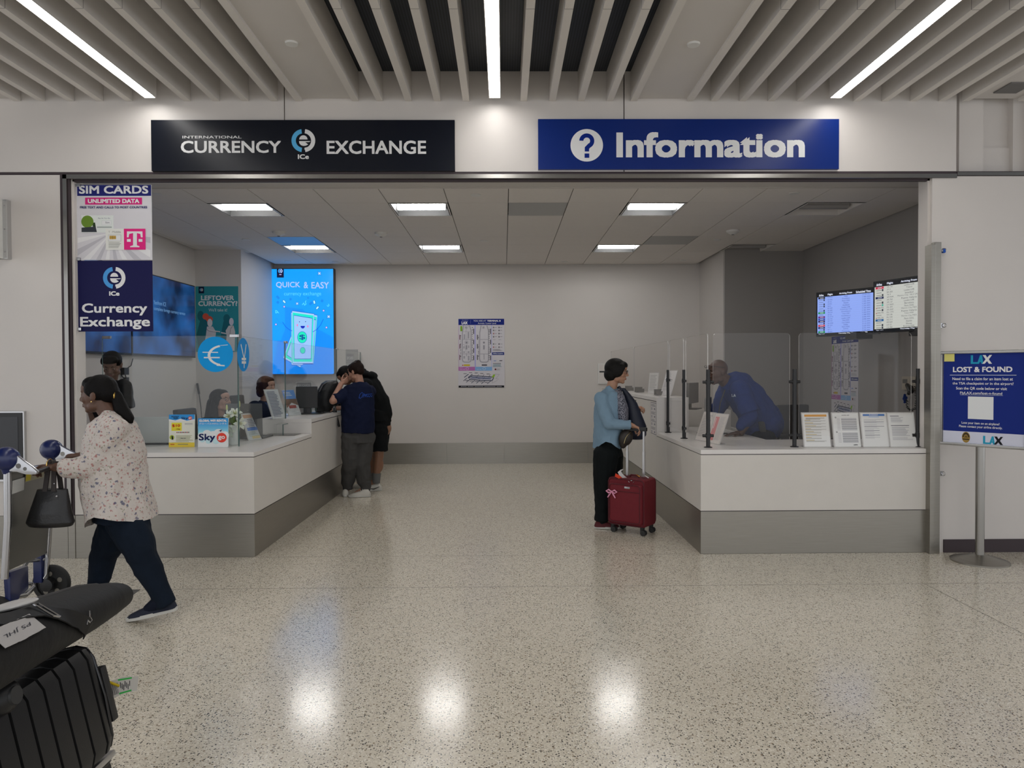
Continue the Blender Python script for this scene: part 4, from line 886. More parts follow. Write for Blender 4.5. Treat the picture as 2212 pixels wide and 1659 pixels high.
p = QZ(657, 890, .997); sheet('leaflet', 'grey card headed SIM CARDS on the raised part of the left counter', 'leaflet', (p.x, p.y, .997), (.96, .28), .17, .36, R_(4), artL4, '7c7b7d')
e, B = flat_board('notice', 'grey framed SIM CARDS notice low on the back wall beside the portrait screen', 'notice', YB-.012, 747, 755, 773, 800, '8f8e8c', .01)
B.T = Board.crop(B, 560, 560, 5.927).T; B.rect(1115, 1210, 1210, 1330, '7a797a'); B.up(); B.text('SIM CARDS', 1122, 1245, 1205, 1285, 'a9a8a8', .04); B.lines(1120, 1300, 1205, 3, 14, '949393'); B.done(e)
# pay trays and phone on the left counter
def tray(c, lb, z):
    e = empty('pay_tray', (c.x, c.y, z), lb, 'tray', 'steel pay trays'); m = MB().use(M_['steelpol'])
    m.loft([[V((c.x+sx*(.11 if k < 2 else .16)*1.0, c.y+sy*(.14 if k < 2 else .19), z+zz)) for sx, sy in ((-1, -1), (1, -1), (1, 1), (-1, 1))] for k, zz in ((0, .0005), (2, .004))]); m.build('dish', None, e, .001, False)
    m = MB(); x = c.x+.02; m.box((x-.004, c.y-.11, z+.004), (x+.004, c.y-.102, z+.11)); m.box((x-.004, c.y+.102, z+.004), (x+.004, c.y+.11, z+.11)); m.box((x-.004, c.y-.102, z+.103), (x+.004, c.y+.102, z+.11)); m.build('slot_frame', M_['glassedge'], e, 0, False)
p = QZ(600, 938, ZLOW); tray(V((GXL+.02, p.y, 0)), 'steel pay tray under the glass on the low left counter', ZLOW)
p = QZ(648, 893, .995); tray(V((GXL+.02, p.y, 0)), 'steel pay tray on the raised left counter', .995)
# small promotional signs at the front glass
def artS1(B):
    B.rect(0, 0, 1, .2, '2f80bc'); B.rect(0, .86, 1, 1, 'c8b040'); B.poly([(0, .2), (.0, .14), (.25, .18), (.45, .13), (.7, .19), (1, .14), (1, .2)], 'cfd8da'); B.rect(.1, .25, .5, .5, 'd8bc38'); B.up()
    B.text('POCKET', .1, .045, .4, .085, '152a50', .04); B.text('WiFi', .17, .09, .36, .14, '101828', .022); B.text('Sky', .48, .075, .75, .16, '16244a', .022); B.circ(.83, .11, .075, 'c04a3c', 20, ry=.055); B.up(); B.text('go', .78, .09, .88, .135, 'd8d8d8', .04)
    B.text('$10', .13, .3, .44, .39, 'b02818', .022); B.text('/ Day', .28, .43, .45, .47, '5a2010', .04); B.rect(.62, .26, .92, .31, 'a9a9a5'); B.rect(.12, .855, .85, .86, '888888')
    for k in range(8): B.circ(.32+k*.065, .55, .024, ('8a2838', '55535a')[k % 2], 10, ry=.019)
    B.circ(.12, .7, .09, '8a9a30', 16, ry=.07); B.up(); B.poly([(.1, .66), (.16, .66), (.18, .77), (.12, .77)], '1a1a20'); B.L = 2
    B.lines(.28, .64, .95, 8, .026, '8f9068', .4); B.text('FREE WIFI', .46, .72, .66, .745, '44444a', .02); B.rect(.06, .9, .22, .93, 'b05a28'); B.rect(.35, .9, .75, .93, '8a8458')
def artS2(B):
    for k in range(12): B.rect(0, k*.05, 1, (k+1)*.05+.002, ('2f7fb8', '3585bc', '3b8bc1', '4391c5', '4b97c8', '559dcb', '5fa3ce', '6cabd2', '7bb4d6', '8bbdda', '9cc6de', 'adcfe2')[k])
    B.rect(0, .6, 1, 1, 'c5cdd2'); B.up()
    for x, y, r in ((.12, .62, .13), (.3, .56, .16), (.5, .6, .16), (.68, .54, .17), (.88, .6, .15)): B.circ(x, y, r, 'c5cdd2', 22)
    for x, y, r in ((.15, .74, .09), (.35, .78, .1), (.6, .78, .11), (.8, .75, .1)): B.circ(x, y, r, 'a9c4d8', 20); B.up()
    B.text('GLOBAL WIFI RENTAL', .04, .04, .96, .12, 'd6dde2', .05); B.text('グローバルWiFiレンタル', .04, .15, .96, .215, 'd0d8de', .01)
    B.text('Sky', .03, .53, .58, .83, '131c48', .022); B.circ(.79, .67, .165, 'c23a2e', 36); B.up(); B.text('go', .68, .61, .9, .76, 'd8d6d6', .022); B.poly([(.68, .44), (.8, .39), (.76, .48), (.74, .44)], '1a2a50')
def upright(name, label, x0, y0, x1, y1, art, col):
    p, q = QZ((x0+x1)/2, y1, ZLOW), None; w_ = (x1-x0)/FPX*p.y; h_ = (y1-y0)/FPX*p.y
    return sheet(name, label, 'sign', (p.x, p.y, ZLOW+.001), (1, 0), w_, h_, R_(2), art, col, holder=False, thick=.012)
upright('counter_sign', 'small yellow and white ten dollar pocket wifi sign on the left counter', 365, 896, 420, 966, artS1, 'c4c4b8'); upright('counter_sign', 'small square sky blue wifi rental sign on the left counter', 428, 904, 492.5, 966.5, artS2, 'b9c3c9')
# laptops and monitors
def laptop(name, label, c, w_, h_, tilt, yaw, m_, z, cat='laptop'):
    e = empty(name, (c[0], c[1], z), label, cat); Rz = Matrix.Rotation(yaw, 3, 'Z')
    def T(p): return Rz @ V(p) + V((c[0], c[1], z))
    m = MB(); m.hexa([T(p) for zz in (.001, .016) for p in ((-w_/2, .0, zz), (w_/2, 0, zz), (w_/2, h_*.95, zz), (-w_/2, h_*.95, zz))]); m.build('keyboard_base', M_['black'], e, .003, False)
    m = MB(); s, k = sin(tilt), cos(tilt); m.hexa([T(p) for zz in (0, h_) for p in ((-w_/2, -.012-zz*s, .017+zz*k), (w_/2, -.012-zz*s, .017+zz*k), (w_/2, -.003-zz*s, .017+zz*k), (-w_/2, -.003-zz*s, .017+zz*k))]); m.build('lid', m_, e, .003, False)
    return e, T
c = QZ(327, 962, ZLOW); laptop('laptop', 'silver laptop open behind the front glass, seen from the back', (c.x, 6.45), .31, .235, R_(8), .0, mat('silver_lid', (.42, .43, .42), .35, .3), ZLOW+.001)
c = QY(529, 910, 6.95); zt = QY(529, 871, 6.95).z
e, T = laptop('laptop', 'large dark grey laptop lid facing the hall behind the lilies', (c.x, 6.95), .345, zt-ZLOW-.02, R_(3), .0, mat('grey_lid', (.085, .085, .088), .4), ZLOW+.001)
B = Board((0, 6.95-.013-.19*sin(R_(3))-.002, 0), *FR).crop(150, 690, 5.144); B.circ(1980, 990, 23, '8f8f8f', 24, r_in=19); B.text('DELL', 1964, 984, 1996, 996, '8f8f8f', .03); B.done(e, 'emblem')
def monitor(label, c, w_, h_, yaw, z, col=(.10, .10, .10)):
    e = empty('monitor', (c[0], c[1], z), label, 'monitor'); Rz = Matrix.Rotation(yaw, 3, 'Z')
    def T(p): return Rz @ V(p) + V((c[0], c[1], z))
    m = MB(); m.hexa([T((x*w_/2, y, zz)) for zz in (.07, .07+h_) for x, y in ((-1, -.02), (1, -.02), (1, .02), (-1, .02))]); m.build('casing', mat('monitor_back', col, .5), e, .006, False)
    m = MB(); m.hexa([T((x*.04, y, zz)) for zz in (.008, .2) for x, y in ((-1, .021), (1, .021), (1, .04), (-1, .04))]); m.hexa([T((x*.12, y, zz)) for zz in (.001, .012) for x, y in ((-1, -.08), (1, -.08), (1, .1), (-1, .1))]); m.build('stand', M_['black'], e, .002, False)
c = QY(655, 860, 8.25); monitor('black monitor on the raised left counter behind the cards', (c.x+.0, 8.4), .24, .25, R_(12), .996, (.015, .015, .016))
c = QY(1495, 900, 7.3); monitor('grey monitor back behind the leaflets of the information counter', (c.x+.12, 7.15), .42, .30, R_(70), ZLOW+.001, (.17, .165, .16))
c = QY(1449, 850, 8.6); monitor('grey monitor behind the raised shelf of the information counter', (c.x+.22, 8.45), .40, .24, R_(60), 1.03, (.2, .195, .19))
m = MB(); m.box((1.93, 8.2, .76), (2.75, 10.4, .80)); m.box((1.93, 8.2, .0), (1.96, 10.4, .76)); m.box((2.72, 8.2, 0), (2.75, 10.4, .76)); m.box((2.1, 8.25, .80), (2.6, 8.65, 1.03)); single(m, 'desk', M_['front'], 'low inner desk behind the raised information counter', 'desk', bev=.003)
c = QZ(556, 897, .995); e = empty('card_terminal', (c.x, 7.75, .996), 'glossy black card terminal on the raised left counter', 'card terminal'); m = MB()
m.eloft([((c.x-.05, 7.7, 1.0), .09, .07), ((c.x-.05, 7.7, 1.03), .10, .07), ((c.x-.04, 7.73, 1.055), .07, .045)]); m.build('body', M_['blackgloss'], e)
m = MB(); m.hexa([V((c.x-.05+x*.05, 7.7+y, 1.052+zz)) for zz in (0, .012) for x, y in ((-1, -.05), (1, -.05), (1, .02), (-1, .02))]); m.build('keypad', M_['black'], e, .003, False)
# phone on the information counter, electrical box, wall intercom
c = QZ(1557, 937, ZLOW); e = empty('mobile_phone', (c.x, c.y, ZLOW), 'dark mobile phone lying on the information counter beside the leaning man', 'phone'); m = MB(); m.box((c.x-.05, c.y-.075, ZLOW+.001), (c.x+.05, c.y+.075, ZLOW+.011)); m.build('body', M_['black'], e, .004, False); m = MB(); m.box((c.x-.045, c.y-.07, ZLOW+.0111), (c.x+.045, c.y+.07, ZLOW+.012)); m.build('screen', M_['blackgloss'], e, 0, False)
a = QY(1291, 785, YB); b = QY(1331, 829, YB)
e = empty('panel_box', (a.x, YB, b.z), 'square beige wall panel with a black slot, behind the woman in blue', 'wall panel'); m = MB(); m.box((a.x, YB-.03, b.z), (b.x, YB-.001, a.z)); m.build('box', M_['white'], e, .003, False)
m = MB(); m.box((a.x+.02, YB-.034, b.z+.02), (b.x-.02, YB-.0305, a.z-.02)); m.build('cover', M_['wall'], e, .002, False); m = MB(); c = QY(1303, 803, YB-.035); m.box((c.x-.06, YB-.038, c.z-.012), (c.x+.10, YB-.0342, c.z+.012)); m.build('slot', M_['black'], e, 0, False)
a = QX(1954, 813, XWR); b = QX(1983, 843, XWR)
e = empty('intercom', (XWR, (a.y+b.y)/2, b.z), 'beige wall intercom with a black handset and coiled cord near the right jamb', 'intercom')
m = MB(); m.box((XWR-.03, b.y, b.z), (XWR-.001, a.y, a.z)); m.build('plate', mat('beige_plastic', (.42, .37, .30), .5), e, .003, False); ym = (a.y+b.y)/2
m = MB(); m.box((XWR-.033, ym+.02, b.z+.07), (XWR-.0305, a.y-.02, a.z-.03)); m.build('keypad', M_['grid'], e, 0, False)
def I(px, py, d=.06): return QX(px, py, XWR-d)
m = MB(); m.cap(I(1960, 832), I(1968, 845, .07), .022, .028); m.cap(I(1968, 836, .05), I(1963, 850, .05), .016, .018); m.build('handset', M_['black'], e)
pts = [I(1976, 836), I(1979, 850), I(1980, 868), I(1977, 882), I(1967, 887), I(1960, 880), I(1959, 862)]; cp = []
for i in range(len(pts)-1):
    for k in range(14):
        p = pts[i].lerp(pts[i+1], k/14); an = (i*14+k)*1.35; cp.append(p+V((sin(an)*.010, cos(an)*.014, cos(an)*.006)))
m = MB(); m.tube(cp, .0045, 6); m.build('coiled_cord', M_['black'], e)
m = MB(); m.tube([I(1955, 852), I(1952, 862), I(1956, 868), I(1958, 858), I(1954, 870)], .013, 8); m.build('cable_tie', pm('16306e'), e, label='blue bundled cable')

# lilies in a white vase
c = QZ(507, 962, ZLOW); e = empty('lily_vase', (c.x+.0, 6.42, ZLOW), 'white lilies in a white vase on the left counter beside the blue wifi sign', 'vase'); cx, cy = QY(505, 950, 6.42).x, 6.42
m = MB(); m.lathe((cx, cy, ZLOW+.001), [(.0005, 0), (.038, 0), (.045, .05), (.052, .17), (.048, .175), (.030, .05), (.0005, .04)]); m.build('vase', mat('white_ceramic', (.7, .7, .68), .35), e)
mp_ = mat('lily_petal', (.76, .78, .68), .5, sub=.2); mg = mat('lily_green', (.18, .26, .06), .5); my = mat('lily_bud', (.50, .52, .20), .5)
hs = [((498-507, 900), (-.5, -.8, .3)), ((515-507, 915), (.7, -.6, .1)), ((500-507, 930), (-.3, -.9, -.1)), ((508-507, 896), (.2, -.7, .7))]
m = MB(); top = V((cx, cy, ZLOW+.17)); fl = []
for (dx, py), dr in hs:
    h = QY(507+dx, py, 6.40); fl.append((h, V(dr).normalized())); m.tube([top+V((dx*.0005, 0, -.08)), top+V((dx*.002, -.0, .02)), h-V(dr)*.02], .0035, 6)
for bx, by in ((490, 881), (517, 873)): m.tube([top, QY(bx+3, by+25, 6.42), QY(bx, by+8, 6.42)], .003, 6)
for k in range(7):
    a = k*.9; q = top+V((cos(a)*.07, sin(a)*.05, .06+.015*(k % 3))); d = (q-top).normalized(); sd = d.cross(V((0, 0, 1))).normalized()*.014
    m.face([m.b.verts.new(v) for v in (top, top.lerp(q, .5)+sd, q, top.lerp(q, .5)-sd)])
m.build('stems', mg, e)
for h, d in fl:
    m = MB(); x, y, _ = basis(d)
    for k in range(6):
        a = k*pi/3; o = x*cos(a)+y*sin(a); t = (-x*sin(a)+y*cos(a)); L = .062
        ctr = [h+d*L*.0, h+d*L*.35+o*L*.28, h+d*L*.55+o*L*.72, h+d*L*.42+o*L*1.05]; ws = [.004, .014, .015, .001]
        va = [m.b.verts.new(p+t*w_) for p, w_ in zip(ctr, ws)]; vb = [m.b.verts.new(p+d*.003) for p in ctr]; vc = [m.b.verts.new(p-t*w_) for p, w_ in zip(ctr, ws)]
        for i in range(3): m.face([va[i], vb[i], vb[i+1], va[i+1]]); m.face([vb[i], vc[i], vc[i+1], vb[i+1]])
    m.build('lily_flower', mp_, e)
    m = MB()
    for k in range(5): a = k*1.26; m.tube([h, h+d*.045+(x*cos(a)+y*sin(a))*.014], [.0015, .003], 5)
    m.build('stamens', my, e)
for bx, by in ((490, 881), (517, 873)):
    p = QY(bx, by, 6.42); m = MB(); m.ell(p, (.009, .009, .030)); m.build('bud', my, e)

# lost and found stand
cb = QZ(2116, 1213, 0); CS = V((cb.x, cb.y, 0))
e = empty('sign_stand', CS, 'blue Lost and Found sign on a steel pole with a round base', 'sign stand')
m = MB(); m.lathe(CS, [(.0005, 0), (.20, 0), (.20, .012), (.17, .022), (.06, .05), (.034, .056), (.0005, .056)], 48); m.build('base', M_['steel'], e, 0, True)
m = MB(); m.cyl(CS+V((0, 0, .05)), CS+V((0, 0, .98)), .031, .031, 32); m.build('pole', M_['steelpol'], e)
YL_, YR_ = 5.52, 5.08; a = QY(2035, 857, YL_); b = QY(2217, 864, YR_); U = V((b.x-a.x, b.y-a.y, 0)); W_ = U.length; U.normalize(); N = V((U.y, -U.x, 0)); zt = QY(2035, 761, YL_).z; zb = QY(2035, 957, YL_).z
P0 = V((a.x, a.y, 0)); ofs = 0
def S(x, d, z): return P0+U*x-N*d+V((0, 0, z))
m = MB(); m.hexa([S(x, d, z) for z in (zb, zt) for x, d in ((0, .0), (W_, .0), (W_, .03), (0, .03))]); m.build('back_board', M_['white'], e, .002, False)
for x0, x1, z0, z1 in ((-.008, W_+.008, zt-.014, zt+.008), (-.008, W_+.008, zb-.010, zb+.012), (-.008, .008, zb+.0121, zt-.0141), (W_-.008, W_+.008, zb+.0121, zt-.0141)):
    m = MB(); m.hexa([S(x, d, z) for z in (z0, z1) for x, d in ((x0, -.014), (x1, -.014), (x1, .031), (x0, .031))]); m.build('frame_bar', M_['steelpol'], e, .004, True)
Hh = zt-zb; B = Board(S(0, -.0006, zt), U, (0, 0, -1), N, T=lambda x, y: ((x-105)/1157*W_, (y-135)/1300*Hh))
B.rect(125, 150, 1245, 1250, '12246c'); B.rect(125, 1250, 1245, 1425, 'b6b8c6'); B.up()
def lax(x0, y0, x1, y1, c1, c2):
    w_ = (x1-x0); h_ = y1-y0
    B.poly([(x0, y0), (x0+.11*w_, y0), (x0+.11*w_, y0+.8*h_), (x0+.42*w_, y0+.8*h_), (x0+.38*w_, y1), (x0, y1)], c1)
    B.poly([(x0+.30*w_, y1-.01*h_), (x0+.44*w_, y0), (x0+.53*w_, y0), (x0+.40*w_, y1-.01*h_)], c1); B.poly([(x0+.44*w_, y0), (x0+.53*w_, y0), (x0+.60*w_, y1), (x0+.50*w_, y1)], c1); B.poly([(x0+.38*w_, y0+.62*h_), (x0+.54*w_, y0+.62*h_), (x0+.56*w_, y0+.80*h_), (x0+.36*w_, y0+.80*h_)], c1); B.up()
    B.poly([(x0+.56*w_, y0), (x0+.70*w_, y0), (x0+.78*w_, y0+.3*h_), (x0+.88*w_, y0), (x1, y0), (x0+.85*w_, y0+.5*h_), (x1, y1), (x0+.86*w_, y1), (x0+.77*w_, y0+.7*h_), (x0+.66*w_, y1), (x0+.54*w_, y1), (x0+.70*w_, y0+.5*h_)], c2); B.L -= 1
lax(518, 185, 812, 305, '1f86a4', 'c8ccd4'); B.text('LOST & FOUND', 265, 345, 1082, 420, 'cdd0da', .03); B.rect(220, 458, 1135, 464, 'c0c4d0')
for t, x0, x1, y0, y1 in (('Need to file a claim for an item lost at', 258, 1090, 492, 532), ('the TSA checkpoint or in the airport?', 260, 1098, 558, 604), ('Scan the QR code below or visit', 312, 1014, 625, 670), ('FlyLAX.com/lost-n-found', 370, 950, 692, 738), ('Lose your item on an airplane?', 395, 918, 1110, 1152), ('Please contact your airline directly.', 358, 957, 1160, 1202)): B.text(t, x0, y0, x1, y1, 'c9ccd8', .012)
B.rect(370, 736, 960, 739, 'c0c4d0'); B.rect(483, 758, 835, 1070, 'c4c6d0')
B.circ(458, 1330, 58, '8a7038', 28, ry=76); B.up(); B.circ(458, 1330, 50, '3a2f20', 28, ry=66, a0=0, a1=180, r_in=30); B.rect(412, 1350, 505, 1364, '2a2218'); B.poly([(430, 1335), (458, 1300), (486, 1335)], '5a4a28'); B.L = 2
lax(697, 1295, 967, 1405, '1f86a4', '15161c'); B.done(e)
q = [(140, 140), (290, 140), (290, 268), (140, 268)]; m = MB()
pp = [B.P(*B.T(*k), 10) for k in q]; m.prism(pp, N*.0008); single(m, 'sticky_note', pm('bcb66a'), 'small yellow sticky note on the corner of the Lost and Found sign', 'sticky note', smooth=False)

# office chairs
def office_chair(label, c, yaw, zt, seat=.46, col=(.03, .028, .027)):
    e = empty('office_chair', (c[0], c[1], 0), label, 'chair', None); Rz = Matrix.Rotation(yaw, 3, 'Z'); mt = mat('chair_fabric', col, .7)
    def T(p): return Rz @ V(p) + V((c[0], c[1], 0))
    m = MB(); m.hexa([T((x*.23, y, z)) for z in (seat-.07, seat) for x, y in ((-1, -.23), (1, -.23), (1, .22), (-1, .22))]); m.build('seat', mt, e, .03)
    m = MB(); m.hexa([T(p) for p in ((-.17, .22, seat+.1), (.17, .22, seat+.1), (.17, .28, seat+.1), (-.17, .28, seat+.1), (-.22, .28, zt), (.22, .28, zt), (.21, .34, zt), (-.21, .34, zt))]); m.build('backrest', mt, e, .025)
    m = MB(); m.tube([T((0, .05, seat-.07)), T((0, .3, seat-.05)), T((0, .34, seat+.2))], .022, 8); m.cyl(T((0, 0, .1)), T((0, 0, seat-.07)), .03); m.build('column', M_['black'], e)
    for s in (-1, 1):
        m = MB(); m.tube([T((s*.25, .1, seat-.04)), T((s*.28, .1, seat+.16)), T((s*.28, .05, seat+.2))], .016, 8); m.hexa([T((s*.28+x*.035, y, z)) for z in (seat+.2, seat+.235) for x, y in ((-1, -.17), (1, -.17), (1, .12), (-1, .12))]); m.build('armrest', M_['black'], e, .012)
    for k in range(5):
        a = k*2*pi/5+.3; q = T((cos(a)*.28, sin(a)*.28, .07)); m = MB(); m.tube([T((0, 0, .11)), q], [.025, .015], 8); m.ell(q-V((0, 0, .022)), (.02, .03, .03)); m.build('leg', M_['black'], e)
    return e
p = QY(1768, 880, 7.6); office_chair('grey office chair behind the four sheets on the right', (p.x, 7.75), R_(20), QY(1768, 875, 7.9).z, .5, (.06, .055, .05))
p = QY(1690, 930, 7.35); office_chair('black office chair behind the leaning man', (p.x+.02, 7.2), R_(80), .98, .58)

c = QZ(699, 891, .997); m = MB(); m.box((c.x-.085, c.y-.04, .9965), (c.x+.085, c.y+.04, 1.006)); single(m, 'mobile_phone', M_['blackgloss'], 'dark mobile phone lying on the raised left counter in front of the backpack', 'phone', bev=.003)
m = MB(); m.tube([QY(434, 880, YRL-.25), QY(430, 850, YRL-.12)], .007, 8); m.tube([QY(430, 850, YRL-.12), QY(426, 829, YRL-.03)], .016, 8); m.tube([QY(434, 880, YRL-.25), V((QY(445, 1000, YRL-.5).x, YRL-.5, .02))], .007, 8); single(m, 'broom_handle', M_['black'], 'long handle with a black grip leaning in the left alcove', 'broom')
# ======================= people =======================
def Rmat(f, u=(0, 0, 1)):       # head frame: x right, y forward, z up
    f = V(f).normalized(); r = f.cross(V(u)).normalized(); u = r.cross(f); return Matrix((r, f, u)).transposed()
def skin(col): return mat('skin', col, .5, noise=.08, nscale=30, sub=.08)
def head_parts(mb, c, Rm, s, neck_to, nr=.052, lean=1.):
    c = V(c); P = lambda x, y, z: c + Rm @ (V((x, y, z))*s)
    E = lambda x, y, z, r: mb.ell(P(x, y, z), tuple(k*s for k in r), Rm)
    E(0, -.016, .030, (.073, .092, .086)); E(0, .018, -.010, (.066, .070, .085)); E(0, .030, -.055, (.052, .055, .052)); E(0, .062, -.092, (.024, .020, .018)); E(0, .045, .045, (.058, .048, .045))
    mb.cap(P(0, .082, .018), P(0, .104, -.024), .0075*s, .012*s); E(-.013, .092, -.030, (.009, .010, .008)); E(.013, .092, -.030, (.009, .010, .008))
    mb.cap(P(-.036, .072, .028), P(.036, .072, .028), .011*s, .011*s)
    for q in (-1, 1):
        E(q*.038, .058, -.024, (.022, .022, .024)); E(q*.030, .074, .006, (.015, .012, .010)); E(q*.046, .010, -.066, (.017, .032, .026))
        E(q*.074, -.012, -.008, (.009, .019, .031)); E(q*.079, -.020, .004, (.008, .013, .018))
    mb.cap(P(-.017, .084, -.054), P(.017, .084, -.054), .007*s, .007*s); mb.cap(P(-.014, .083, -.064), P(.014, .083, -.064), .008*s, .008*s)
    mb.cap(P(0, -.022, -.045), V(neck_to), nr*s, nr*1.08*s)
def face_bits(parent, c, Rm, s, brow='120c0a', lip=(.30, .10, .08), closed=False, iris='1a0f08'):
    c = V(c); P = lambda x, y, z: c + Rm @ (V((x, y, z))*s)
    m = MB().use(pm('b9aea6')); 
    for q in (-1, 1): m.ell(P(q*.030, .0775, .006), (.0115*s, .0085*s, .0062*s), Rm, 14, 8)
    m.use(pm(iris))
    for q in (-1, 1): m.ell(P(q*.030, .0838, .0055), (.0052*s, .003*s, .0055*s), Rm, 12, 8)
    if not closed: m.build('eyes', None, parent)
    else: m.b.free()
    m = MB()
    for q in (-1, 1): m.tube([P(q*.014, .084, .024), P(q*.030, .083, .030), P(q*.046, .074, .025)], [.003*s, .0035*s, .0015*s], 6)
    m.build('eyebrows', pm(brow), parent)
    m = MB(); m.tube([P(-.022, .084, -.059), P(-.009, .091, -.055), P(0, .0915, -.0565), P(.009, .091, -.055), P(.022, .084, -.059)], [.001*s, .0042*s, .0042*s, .0042*s, .001*s], 8)
    m.tube([P(-.020, .084, -.061), P(-.008, .0905, -.0655), P(.008, .0905, -.0655), P(.020, .084, -.061)], [.001*s, .0050*s, .0050*s, .001*s], 8); m.build('lips', mat('lips', lip, .4), parent)
def hand_parts(mb, wrist, d, pn, side, s=1., curl=(.3, .3, .3), spread=.08, thumb=(.7, .5), grip=None):
    """d along the hand, pn out of the palm, side +1: thumb lies along d x pn"""
    w = V(wrist); d = V(d).normalized(); pn = V(pn); pn = (pn-d*pn.dot(d)).normalized(); t = d.cross(pn)*side
    P = lambda a, b, c_: w + (d*a + t*b + pn*c_)*s
    Rm = Matrix((t, d, pn)).transposed()
    mb.ell(P(.048, 0, 0), (.040*s, .052*s, .0150*s), Rm, 18, 10); mb.cap(w-d*.02*s, P(.03, 0, 0), .0255*s, .022*s)
    mb.cap(P(.07, .024, 0), P(.07, -.026, 0), .0125*s, .0115*s)
    for i, (b, L) in enumerate(((.029, .070), (.0095, .078), (-.0105, .073), (-.0300, .058))):
        p = P(.082 if i < 3 else .076, b, 0); a = 0; dirn = (d + t*spread*(1-i*.66)).normalized(); r = (.0088, .0090, .0086, .0078)[i]*s
        for j, fr in enumerate((.45, .30, .25)):
            a += curl[j]+(.05*i if j == 0 else 0); dd = dirn*cos(a)+pn*sin(a); q = p+dd*L*fr*s; mb.cap(p, q, r, r*.92, 10); p = q; r *= .92
    p = P(.022, .026, .004); q = p+(d*.62+t*.72+pn*thumb[0]*.4).normalized()*.042*s; r_ = q+(d*.9+t*.25+pn*thumb[1]).normalized()*.030*s; u_ = r_+(d+pn*thumb[1]*1.3).normalized()*.026*s
    mb.cap(p, q, .0135*s, .0105*s); mb.cap(q, r_, .0100*s, .0092*s, 10); mb.cap(r_, u_, .0092*s, .0080*s, 10)
def limb(mb, pts, rs):
    for a, b, ra, rb in zip(pts, pts[1:], rs, rs[1:]): mb.cap(a, b, ra, rb)
def shoe(name, parent, heel, toe, mt, msole, s=1., lace=None, up=(0, 0, 1), h=.085):
    heel, toe = V(heel), V(toe); d = (toe-heel).normalized(); u = V(up); u = (u-d*u.dot(d)).normalized(); r = d.cross(u); L = (toe-heel).length
    P = lambda a, b, c_: heel+d*a*L+r*b*s+u*c_*s
    secs = []
    for a, wd, hh in ((-.02, .012, .03), (.02, .030, .055), (.10, .037, h), (.30, .038, h*1.02), (.44, .041, h*.80), (.60, .046, .058), (.78, .046, .046), (.92, .036, .036), (1.0, .012, .024)):
        secs.append([P(a, wd*cos(t), .018+(hh-.018)*max(0, sin(t))**.8 if sin(t) > 0 else .018) for t in [2*pi*k/20 for k in range(20)]])
    m = MB(); m.loft(secs); o = m.build(name, mt, parent, 0, True, angle=60)
    m = MB(); out = []
    for k in range(28):
        t = 2*pi*k/28; x = .5+.53*cos(t); w_ = .046*abs(sin(t))**.65*(1 if sin(t) > 0 else -1)*(.84 if x < .45 else 1.04); out.append((x, w_))
    m.prism([P(x, w_, 0.001) for x, w_ in out], u*.021*s); m.build('sole', msole, o, .003)
    if lace:
        m = MB()
        for k in range(4):
            a = .36+k*.075; z = .086-k*.011; m.tube([P(a, -.024, z-.012), P(a+.015, 0, z+.002), P(a, .024, z-.012)], .0028*s, 6)
        m.build('laces', lace, o)
    return o
def cloth(name, col, rough=.85, bump=.35, bs=14., noise=.12): return mat(name, tuple(k*.72 for k in col) if max(col) < .06 else col, rough, noise=noise, nscale=9, bump=bump, bscale=bs, spec=.18)
def hairmat(col):
    m = mat('hair', tuple(k*.6 for k in col), .58, noise=.4, nscale=60, bump=.4, bscale=45, spec=.14); return m
SOLE = mat('sole_white', (.55, .54, .50), .6)

# ---- walking woman in a floral shirt, pushing the trolley ----
YN, YF, YM = 4.26, 4.58, 4.42
W1 = empty('person', (QZ(300, 1325).x, YM, 0), 'person in a floral shirt and dark jeans walking left behind a luggage trolley', 'person')
sk = skin((.105, .050, .030)); hc = QY(211, 853, YM); Rm = Rmat((-1, .02, -.06)); hs_ = .98
mb = MB(); nb = QY(243, 905, YM); head_parts(mb, hc, Rm, hs_, nb, .055)
sN, sF = QY(244, 928, YN+.06), QY(236, 928, YF-.04); eN, eF = QY(188, 1008, YN-.02), QY(205, 1000, YF+.05); wN, wF = QY(122, 1010, YN-.05), QY(176, 985, YF+.08)
mb.ell(QY(255, 1010, YM), (.13, .15, .26)); mb.ell(QY(262, 1085, YM), (.10, .10, .12))
limb(mb, [sN, eN, wN], [.05, .042, .029]); limb(mb, [sF, eF, wF], [.05, .040, .028]); mb.cap(nb, QY(250, 960, YM), .06, .09)
hand_parts(mb, wN, (-1, .12, .10), (0, -.15, -1), 1, .98, (.75, .75, .5), .05, (.5, .9)); hand_parts(mb, wF, (-1, -.1, .05), (0, .1, -1), -1, .95, (.7, .7, .5), .05, (.6, .9))
hipF, hipN = QY(254, 1115, YF-.08), QY(270, 1115, YN+.09)
kF, aF = QY(226, 1195, YF), QY(207, 1280, YF); kN, aN = QY(304, 1195, YN+.03), QY(352, 1292, YN+.04)
limb(mb, [hipF, kF, aF], [.06, .055, .040]); limb(mb, [hipN, kN, aN], [.06, .055, .040])
mb.cap(aF, aF+V((-.12, 0, -.075)), .030, .018); mb.cap(aN, aN+V((-.12, 0, -.085)), .030, .018)
remesh(mb, 'body', sk, W1, .0055); face_bits(W1, hc, Rm, hs_, '0a0706', (.16, .06, .045))
mb = MB(); P = lambda x, y, z: hc + Rm @ (V((x, y, z))*hs_)
mb.ell(P(0, -.024, .036), (.084, .098, .088), Rm); mb.ell(P(0, .028, .068), (.062, .055, .048), Rm); mb.ell(P(0, -.07, .01), (.074, .058, .066), Rm)
for q in (-1, 1): mb.ell(P(q*.066, -.005, .04), (.018, .05, .045), Rm)
